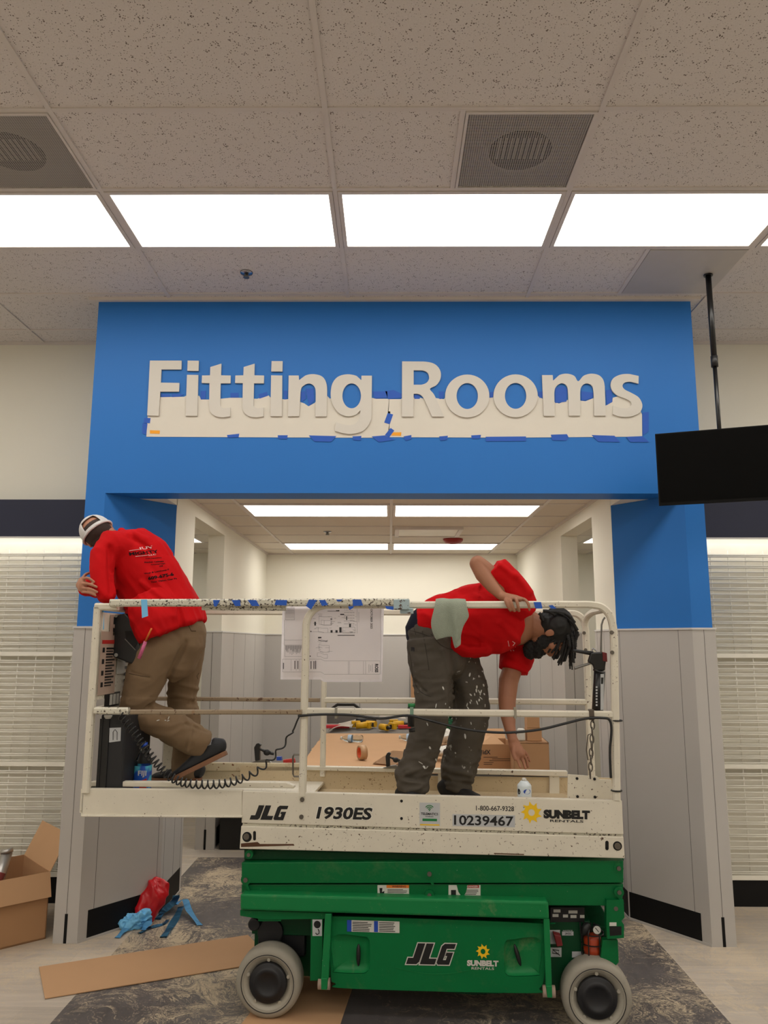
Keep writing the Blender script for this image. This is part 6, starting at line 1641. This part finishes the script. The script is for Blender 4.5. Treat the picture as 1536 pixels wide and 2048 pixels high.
# shoes
def shoe(parent, heel, toe, upv_, w=.048, ln=None, mat=M_shoe, sole=M_sole, h=.075):
    heel, toe = V(heel), V(toe); f = (toe - heel); ln = f.length; f.normalize(); upv_ = (upv_ - f * upv_.dot(f)).normalized(); sd = f.cross(upv_)
    b = BM()
    for t, ww, hh in ():
        pass
    rings = [(.02, .030, .082), (.09, .036, .100), (.26, .038, .100), (.42, .040, .084), (.60, .045, .060), (.80, .048, .040), (.93, .040, .032), (.99, .024, .022)]
    P = [(heel + f * ln * t + upv_ * (hh * .5 + .012), ww * w / .048, hh * .5) for t, ww, hh in rings]
    # a = width (picture-plane normal) so use D = upv_
    loft(b, [(p, a, c_) for p, a, c_ in P], D=upv_, n=20, e=.85)
    chk = BM(); chk.free()
    me = remesh(b, .005, 2); u_ = mk('shoe', me, mat, parent)
    b = BM(); prof = [(-.005, .026), (.05, .036), (.25, .037), (.45, .038), (.65, .047), (.82, .050), (.95, .040), (1.01, .022)]
    pl_ = [heel + f * ln * t + sd * ww * w / .048 for t, ww in prof] + [heel + f * ln * t - sd * ww * w / .048 for t, ww in prof[::-1]]
    slab(b, [p - upv_ * .006 for p in pl_], upv_ * .026); so_ = mk('sole', b, sole, parent=u_, bevel=.004)
    b = BM()
    for k_ in range(5):
        c_ = heel + f * ln * (.42 + .07 * k_) + upv_ * (.078 - .007 * k_); tube(b, [c_ - sd * .022, c_ + upv_ * .003, c_ + sd * .022], .0022, 6)
    mk('laces', b, M_bpl if mat != M_shoe else M_shoe, parent=u_)
    return u_
shn = (V(W(345, 1559, .2)) - V(W(455, 1500, .24)))
shoe(man1, W(453, 1508, .47), W(346, 1561, .44), up * .8 + LU * -.45, w=.05)
hh_, tt_ = W(402, 1560, .63), W(305, 1560, .62); hh_.z = tt_.z = zt0 + .006; shoe(man1, hh_, tt_, up, w=.048)
b = BM(); chain(b, [(405, 1484, .46, 12, 13), (425, 1490, .47, 13, 14), (433, 1494, .47, 12, 13)], n=14); mk('sock', b, paint('grey_sock', S(150, 148, 150), .9, .1, 30), man1, smooth=True)
# cap: shell, opening, strap, brim hidden in front
b = BM(); upc = hup; fw = (hf - upc * hf.dot(upc)).normalized(); sdc = upc.cross(fw); cc0 = hc + upc * .028 - fw * .004
rows = []; nv_, nu_ = 10, 40
for i in range(nv_ + 1):
    th = (PI / 2 + .12) * i / nv_; rw = []
    for j in range(nu_):
        a = 2 * PI * j / nu_; p = cc0 + upc * .098 * math.cos(th) + (sdc * math.cos(a) * .092 + fw * math.sin(a) * .113) * math.sin(th); rw.append(b.verts.new(p))
    rows.append(rw)
for i in range(nv_):
    for j in range(nu_):
        a = 2 * PI * (j + .5) / nu_; back = math.cos(a + PI / 2)  # 1 at the back (-fw)
        if back > .80 and 5 <= i <= 8: continue
        b.faces.new((rows[i][j], rows[i][(j + 1) % nu_], rows[i + 1][(j + 1) % nu_], rows[i + 1][j]))
bmesh.ops.remove_doubles(b, verts=b.verts, dist=.0005)
bmesh.ops.recalc_face_normals(b, faces=b.faces); bmesh.ops.solidify(b, geom=b.faces[:], thickness=.003)
cap_ = mk('cap', b, M_cap_w, man1, smooth=True)
b = BM(); tube(b, [cc0 + upc * -.012 + (sdc * math.cos(a) * .094 + fw * math.sin(a) * .115) for a in [2 * PI * j / 40 for j in range(40)]], .007, 8, closed=True); mk('cap_band', b, M_cap_w, parent=cap_, smooth=True)
b = BM(); pts_ = []
for j in range(13):
    a = -PI * .12 - PI * .76 * j / 12 if False else PI * (.12 + .76 * j / 12)
    pts_.append((cc0 - upc * .014 + sdc * math.cos(a) * .088 + fw * (math.sin(a) * .112), cc0 - upc * .03 + sdc * math.cos(a) * .080 + fw * (math.sin(a) * .112 + .070 * math.sin(a))))
for (p0_, q0_), (p1_, q1_) in zip(pts_, pts_[1:]): b.faces.new([b.verts.new(v_) for v_ in (p0_, p1_, q1_, q0_)])
bmesh.ops.remove_doubles(b, verts=b.verts, dist=.0005); bmesh.ops.recalc_face_normals(b, faces=b.faces); bmesh.ops.solidify(b, geom=b.faces[:], thickness=.004)
mk('brim', b, M_cap_w, parent=cap_, smooth=True)
b = BM(); 
ellip(b, hc + upc * .012 - fw * .012, sdc * .083, fw * .104, upc * .086, 28, 18); ellip(b, hc - upc * .035 - fw * .035, sdc * .066, fw * .06, upc * .055, 24, 14)
mk('hair', b, paint('short_brown_hair', S(52, 38, 32), .8, .3, 90, bump=.5, bs=260), man1, smooth=True)

# ----------------------------------------------------------------- right worker, bending down
base2 = W(870, 1590, .38); base2.z = DZ + L0.z
man2 = empty('person', base2, 'person in red shirt and dark paint-splashed jeans bending over, long dark hair hanging down', 'person')
b = BM()
chain(b, [(866, 1290, .36, 38, 38), (868, 1262, .36, 34, 38), (905, 1246, .36, 40, 40), (950, 1244, .36, 50, 42), (1000, 1244, .36, 56, 46), (1035, 1246, .36, 44, 40)], n=24)
chain(b, [(1034, 1242, .36, 30, 26), (1060, 1248, .36, 26, 22), (1080, 1258, .36, 24, 22)], n=18)
h2 = W(1100, 1268, .36); u2 = (LU * .94 + up * .30).normalized(); f2 = (-up + LU * .20).normalized()
head(b, h2, u2, f2, 1.0)
# near arm: shoulder -> elbow (raised) -> wrist on the near rail
chain(b, [(1032, 1205, .22, 24), (1000, 1170, .16, 21), (965, 1135, .13, 17), (954, 1126, .13, 16)], n=16)
chain(b, [(954, 1126, .13, 15.5), (966, 1150, .11, 15.5), (985, 1174, .08, 12.5), (1001, 1190, .055, 9.5), (1008, 1194, .045, 9.5)], n=16)
# near hand: palm on top of the rail, fingers curling down in front
chain(b, [(1006, 1193, .045, 9, 12), (1018, 1196, .035, 9, 15), (1032, 1199, .030, 9, 17), (1040, 1200, .028, 7, 16)], n=14)
for (x0, x1, y2, o0), rr_ in (((1012, 1011, 1218, .012), .0098), ((1020, 1019, 1222, .010), .0100), ((1030, 1029, 1223, .010), .0098), ((1040, 1040, 1218, .014), .0088)):
    pass
finger(b, [(1014, 1198, .030), (1011, 1200, -.020), (1015, 1211, -.034), (1021, 1221, -.030)], .0098)
finger(b, [(1022, 1198, .026), (1021, 1201, -.024), (1025, 1213, -.036), (1029, 1222, -.030)], .0100)
finger(b, [(1031, 1197, .024), (1033, 1200, -.024), (1036, 1212, -.035), (1038, 1222, -.028)], .0098)
finger(b, [(1040, 1196, .022), (1051, 1200, -.012), (1057, 1209, -.028), (1059, 1220, -.026)], .0090)
finger(b, [(1012, 1196, .060), (1020, 1204, .075), (1028, 1214, .066)], .0108)
# far arm hanging to the can
chain(b, [(1032, 1262, .48, 22), (1034, 1310, .49, 19), (1017, 1362, .46, 19), (1014, 1400, .42, 17), (1015, 1425, .38, 15.5), (1019, 1452, .34, 11.5), (1023, 1470, .31, 9.5), (1026, 1482, .29, 9.5)], n=18)
chain(b, [(1025, 1478, .295, 9.5, 8), (1030, 1492, .28, 12, 8), (1036, 1505, .26, 13, 8), (1039, 1512, .25, 11, 7)], n=14)
finger(b, [(1027, 1494, .262), (1026, 1508, .240), (1030, 1519, .225)], .0098)
finger(b, [(1033, 1508, .25), (1036, 1522, .228), (1041, 1535, .212)], .0092)
finger(b, [(1038, 1508, .255), (1046, 1522, .238), (1051, 1537, .222)], .0094)
finger(b, [(1043, 1505, .265), (1052, 1518, .255), (1056, 1534, .245)], .0090)
finger(b, [(1046, 1500, .275), (1055, 1510, .272), (1060, 1523, .266)], .0080)
# legs
chain(b, [(862, 1318, .27, 28), (863, 1345, .26, 28), (866, 1400, .25, 26), (855, 1450, .25, 23), (838, 1510, .25, 18), (828, 1562, .25, 13), (826, 1575, .25, 13)], n=18)
chain(b, [(912, 1322, .45, 26), (926, 1352, .46, 27), (938, 1405, .46, 26), (934, 1450, .46, 23), (924, 1510, .46, 18), (916, 1562, .46, 13), (915, 1575, .46, 13)], n=18)
me = remesh(b, .0045, 2); mk('body', me, M_skin2, man2)
# shirt
b = BM()
chain(b, [(838, 1243, .36, 26, 46), (850, 1242, .36, 37, 50), (870, 1242, .36, 47, 50), (900, 1238, .36, 53, 50), (935, 1237, .36, 62, 52), (970, 1238, .36, 66, 54), (1005, 1240, .36, 66, 56), (1030, 1242, .36, 52, 50), (1046, 1243, .36, 34, 40)], n=30, cap=False)
chain(b, [(905, 1290, .34, 22, 40), (935, 1300, .34, 15, 36), (970, 1296, .34, 16, 36)], n=20)
# near sleeve
chain(b, [(1046, 1216, .28, 30, 34), (1030, 1192, .22, 34, 32), (1010, 1164, .18, 32, 28), (996, 1144, .155, 29, 26), (988, 1134, .15, 27, 25)], n=22, cap=False)
# far sleeve
chain(b, [(1032, 1262, .48, 34, 34), (1036, 1290, .50, 34, 30), (1034, 1315, .50, 33, 32), (1028, 1343, .48, 29, 29)], n=22, cap=False)
me = remesh(b, .007, 3, .6)
wrinkle(me, .021, 10, LU * .8 - up * .55, 3.5, 5, lambda p: .5 + (.8 if px_of(p)[0] < 960 else 0), .5)
wrinkle(me, .004, 26, LU, 3, 2, None, .5)
drape(me, [((955, 1175), (990, 1215), -.008, 6), ((925, 1180), (965, 1170), .007, 5), ((880, 1205), (905, 1300), -.006, 6), ((1000, 1245), (1045, 1290), .006, 6), ((1030, 1150), (1060, 1185), .008, 6), ((990, 1120), (1030, 1155), .006, 5), ((1008, 1312), (1058, 1345), -.006, 5), ((978, 1150), (1000, 1200), .006, 6)])
# hem of the near sleeve cut obliquely: pull the opening back
sh2 = mk('shirt', me, M_redshirt, man2)
s2b = BVHTree.FromPolygons([MI[man2.name] @ v.co for v in me.vertices], [tuple(p.vertices) for p in me.polygons])
b = BM()
for seg in ([(1016, 1282), (1018, 1292), (1022, 1302)], [(1025, 1283), (1030, 1286), (1026, 1291), (1031, 1294)], [(1026, 1300), (1028, 1302)]):
    P = surf(seg, s2b, .0015)
    if len(P) > 1: tube(b, P, .0018, 6)
mk('chest_print', b, M_prw, man2)
# waistband gap
b = BM(); chain(b, [(850, 1268, .36, 38, 44), (847, 1254, .36, 36, 44), (850, 1242, .36, 31, 42)], n=24); mk('navy_waistband', b, M_darkw, man2, smooth=True)
# jeans
b = BM()
chain(b, [(850, 1262, .36, 37, 49), (858, 1276, .36, 47, 51), (868, 1300, .36, 54, 50), (880, 1325, .37, 56, 48)], n=28, e=.92)
chain(b, [(857, 1280, .27, 42, 40), (860, 1320, .26, 43, 40), (867, 1362, .26, 39, 38), (869, 1400, .26, 37, 35), (862, 1440, .26, 33, 33), (850, 1480, .26, 31, 31), (838, 1520, .26, 30, 30), (827, 1552, .25, 29, 30), (826, 1580, .25, 26, 28)], n=24, cap=False)
chain(b, [(892, 1290, .44, 42, 40), (918, 1330, .46, 42, 40), (934, 1372, .46, 38, 38), (941, 1408, .46, 36, 35), (940, 1445, .46, 34, 33), (930, 1485, .46, 33, 31), (920, 1525, .46, 31, 30), (915, 1556, .46, 30, 30), (914, 1578, .46, 23, 27)], n=24, cap=False)
me = remesh(b, .007, 3, .6)
def mk_mask(p):
    x, y = px_of(p); return .55 + (1.3 if y > 1500 else 0) + (.6 if 1360 < y < 1440 else 0)
wrinkle(me, .021, 12, LU + up * .15, 2.2, 33, mk_mask, .6)
drape(me, [((905, 1355), (905, 1440), -.012, 6), ((862, 1530), (815, 1545), .007, 5), ((890, 1535), (940, 1550), .008, 5), ((830, 1365), (850, 1385), -.007, 4), ((885, 1300), (905, 1360), .005, 5), ((812, 1555), (850, 1562), -.008, 4), ((888, 1560), (942, 1570), -.007, 4), ((910, 1310), (935, 1400), .004, 8)])
jn = mk('jeans', me, M_jean, man2)
jb = BVHTree.FromPolygons([MI[man2.name] @ v.co for v in me.vertices], [tuple(p.vertices) for p in me.polygons])
b = BM()
for seg in ([(815, 1290), (822, 1320), (826, 1355), (835, 1362)], [(845, 1262), (852, 1300), (858, 1340)], [(828, 1362), (836, 1378), (848, 1388), (862, 1393)], [(828, 1256), (832, 1270)], [(862, 1268), (882, 1290), (905, 1300)], [(818, 1260), (840, 1266), (868, 1276)]):
    P = surf(smooth_pts([V((x, y, 0)) for x, y in seg], 4) and [(q_.x, q_.y) for q_ in smooth_pts([V((x, y, 0)) for x, y in seg], 4)], jb, .0006)
    if len(P) > 1: tube(b, P, .0016, 6)
mk('seam', b, cloth_mat('jean_seam', S(60, 55, 50)), man2)
b = BM(); P = surf([(822, 1294), (829, 1295), (829, 1303), (822, 1302)], jb, .0012)
if len(P) == 4: slab(b, P, -LO * .001)
mk('label_patch', b, M_ink, man2)
b = BM(); rn = random.Random(11)
for k_ in range(46):
    x, y = rn.choice([(rn.gauss(955, 12), rn.gauss(1395, 26)), (rn.gauss(955, 10), rn.gauss(1380, 20)), (rn.gauss(860, 14), rn.gauss(1490, 40)), (rn.gauss(925, 16), rn.gauss(1460, 40)), (rn.gauss(897, 6), rn.gauss(1390, 20))])
    h = jb.ray_cast(CP, ray(x, y), 9.0)
    if h[0] and h[0].dot(LO) and abs(h[1].dot(LO)) > .35:
        a_ = rn.uniform(-2.0, -.6); l_ = rn.uniform(.004, .016); nrm = h[1]; t1 = (LU * math.cos(a_) + up * math.sin(a_)); t1 = (t1 - nrm * t1.dot(nrm)).normalized(); t2 = nrm.cross(t1)
        ellip(b, h[0], t1 * l_, t2 * rn.uniform(.0022, .0055), nrm * .0015, 8, 6)
mk('paint_splash', b, paint('white_splash', S(196, 196, 190), .7), man2)
M_bsh = paint('black_trainer', S(12, 12, 14), .7)
shoe(man2, W(800, 1580, .25) * 1, W(868, 1596, .22), up, mat=M_bsh, sole=M_bpl) if False else None
def place_shoe(x0, x1, off, da):
    h_ = W(x0, 1588, off); t_ = W(x1, 1588, off + da); h_.z = t_.z = DZ + .006; return shoe(man2, h_, t_, up, mat=M_bsh, sole=M_bpl)
place_shoe(800, 862, .25, -.16); place_shoe(884, 960, .46, -.10)
# wrist band and tattoo on the hanging arm
b = BM(); p = W(1022, 1466, .315); tube(b, [p + (LU * math.cos(t) * .0275 + LO * math.sin(t) * .027 + up * math.cos(t) * -.004) for t in [2 * PI * i / 20 for i in range(20)]], .0035, 6, closed=True); mk('wrist_band', b, M_bpl, man2)
# hair: scalp volume with locks that hang down over the forehead
sd2 = u2.cross(f2)
b = BM(); E2 = lambda dx, dy, dz, rx, ry, rz: ellip(b, h2 + sd2 * dx + f2 * dy + u2 * dz, sd2 * rx, f2 * ry, u2 * rz, 30, 20)
E2(0, -.022, .045, .089, .104, .092); E2(0, -.065, -.005, .070, .052, .055)
me = remesh(b, .005, 1)
displace(me, lambda p, q: p + q * (.008 * (1 - abs(noise.noise(V(((p - h2).dot(sd2) * 60, (p - h2).dot(f2) * 14, (p - h2).dot(u2) * 14)))) * 2.2)))
hr = mk('hair', me, M_hair, man2)
b = BM(); rn = random.Random(5)
def lock(p0_, side_, length, out, r0):
    P = [p0_]; d = (f2 * .35 + u2 * out + sd2 * side_ * .25).normalized(); q_ = V(p0_)
    for k_ in range(7):
        d = (d * .72 - up * .42 + V((rn.uniform(-.05, .05), rn.uniform(-.05, .05), 0))).normalized(); q_ = q_ + d * length / 7; P.append(q_)
    P = smooth_pts(P, 3); n_ = len(P); tube(b, P, r0, 7, rs=[r0 * (1 + .18 * math.sin(i * 1.9 + p0_.x * 90)) * (1 - .45 * i / n_) for i in range(n_)])
for k_ in range(44):
    a = rn.uniform(0, 2 * PI); el = rn.uniform(.1, 1.15)
    dv = (sd2 * math.cos(a) * math.sin(el) + f2 * (math.sin(a) * math.sin(el) * .8 + .25) + u2 * math.cos(el))
    p0_ = h2 + u2 * .04 + dv.normalized() * .088
    fr = max(0, dv.dot(f2)); lock(p0_, math.cos(a), .035 + .09 * fr + rn.uniform(0, .03), .10, rn.uniform(.0058, .0088))
for x, y in ((1092, 1296), (1096, 1304), (1104, 1310), (1108, 1318), (1112, 1324), (1118, 1331), (1120, 1326), (1128, 1322), (1134, 1314), (1138, 1304), (1144, 1296), (1149, 1282)):
    for o_ in (.30, .36, .42):
        e_ = W(x + rn.uniform(-5, 4), y + rn.uniform(-6, 2), o_); s_ = W(1118 + (x - 1092) * .62 + rn.uniform(-5, 5), 1262 + rn.uniform(-16, 8), o_)
        m_ = s_.lerp(e_, .5) + LU * .012; P = smooth_pts([s_, m_, e_], 7); n_ = len(P); tube(b, P, .007, 7, rs=[.0075 * (1 + .15 * math.sin(i * 2.1)) * (1 - .5 * (i / n_) ** 2) for i in range(n_)])
for x, y, dx, dy in ((1140, 1222, 16, 18), (1128, 1220, 26, 10), (1110, 1220, 30, 4), (1098, 1218, 20, 6), (1150, 1235, 8, 20), (1090, 1222, -6, 14)):
    for o_ in (.28, .36, .43): s_ = W(x - 12, y + 4, o_); e_ = W(x + dx * .6, y + dy + 6, o_); tube(b, smooth_pts([s_, s_.lerp(e_, .5) + up * .008, e_], 6), .009, 7)
mk('dreadlocks', b, M_hair, parent=hr, smooth=True)
# beard
b = BM(); E3 = lambda dx, dy, dz, rx, ry, rz: ellip(b, h2 + sd2 * dx + f2 * dy + u2 * dz, sd2 * rx, f2 * ry, u2 * rz, 26, 16)
E3(0, .052, -.088, .060, .055, .045); E3(0, .050, -.125, .048, .050, .038)
for t in (-1, 1): E3(t * .058, .028, -.052, .016, .036, .040); E3(t * .062, .018, -.02, .012, .018, .03)
E3(0, .089, -.052, .028, .010, .006)
me = remesh(b, .004, 1)
displace(me, lambda p, q: p + q * (.006 * noise.noise(p * 90) + .004 * noise.noise(p * 190)))
mk('beard', me, M_beard, man2)
b = BM()
for t in (-1, 1): c_ = h2 + sd2 * t * .031 + f2 * .088 + u2 * .001; ellip(b, c_, sd2 * .011, f2 * .006, u2 * .005, 12, 8); c_ = h2 + sd2 * t * .032 + f2 * .094 + u2 * .020; ellip(b, c_, sd2 * .018, f2 * .006, u2 * .004, 12, 8)
mk('eyebrow', b, M_hair, man2)
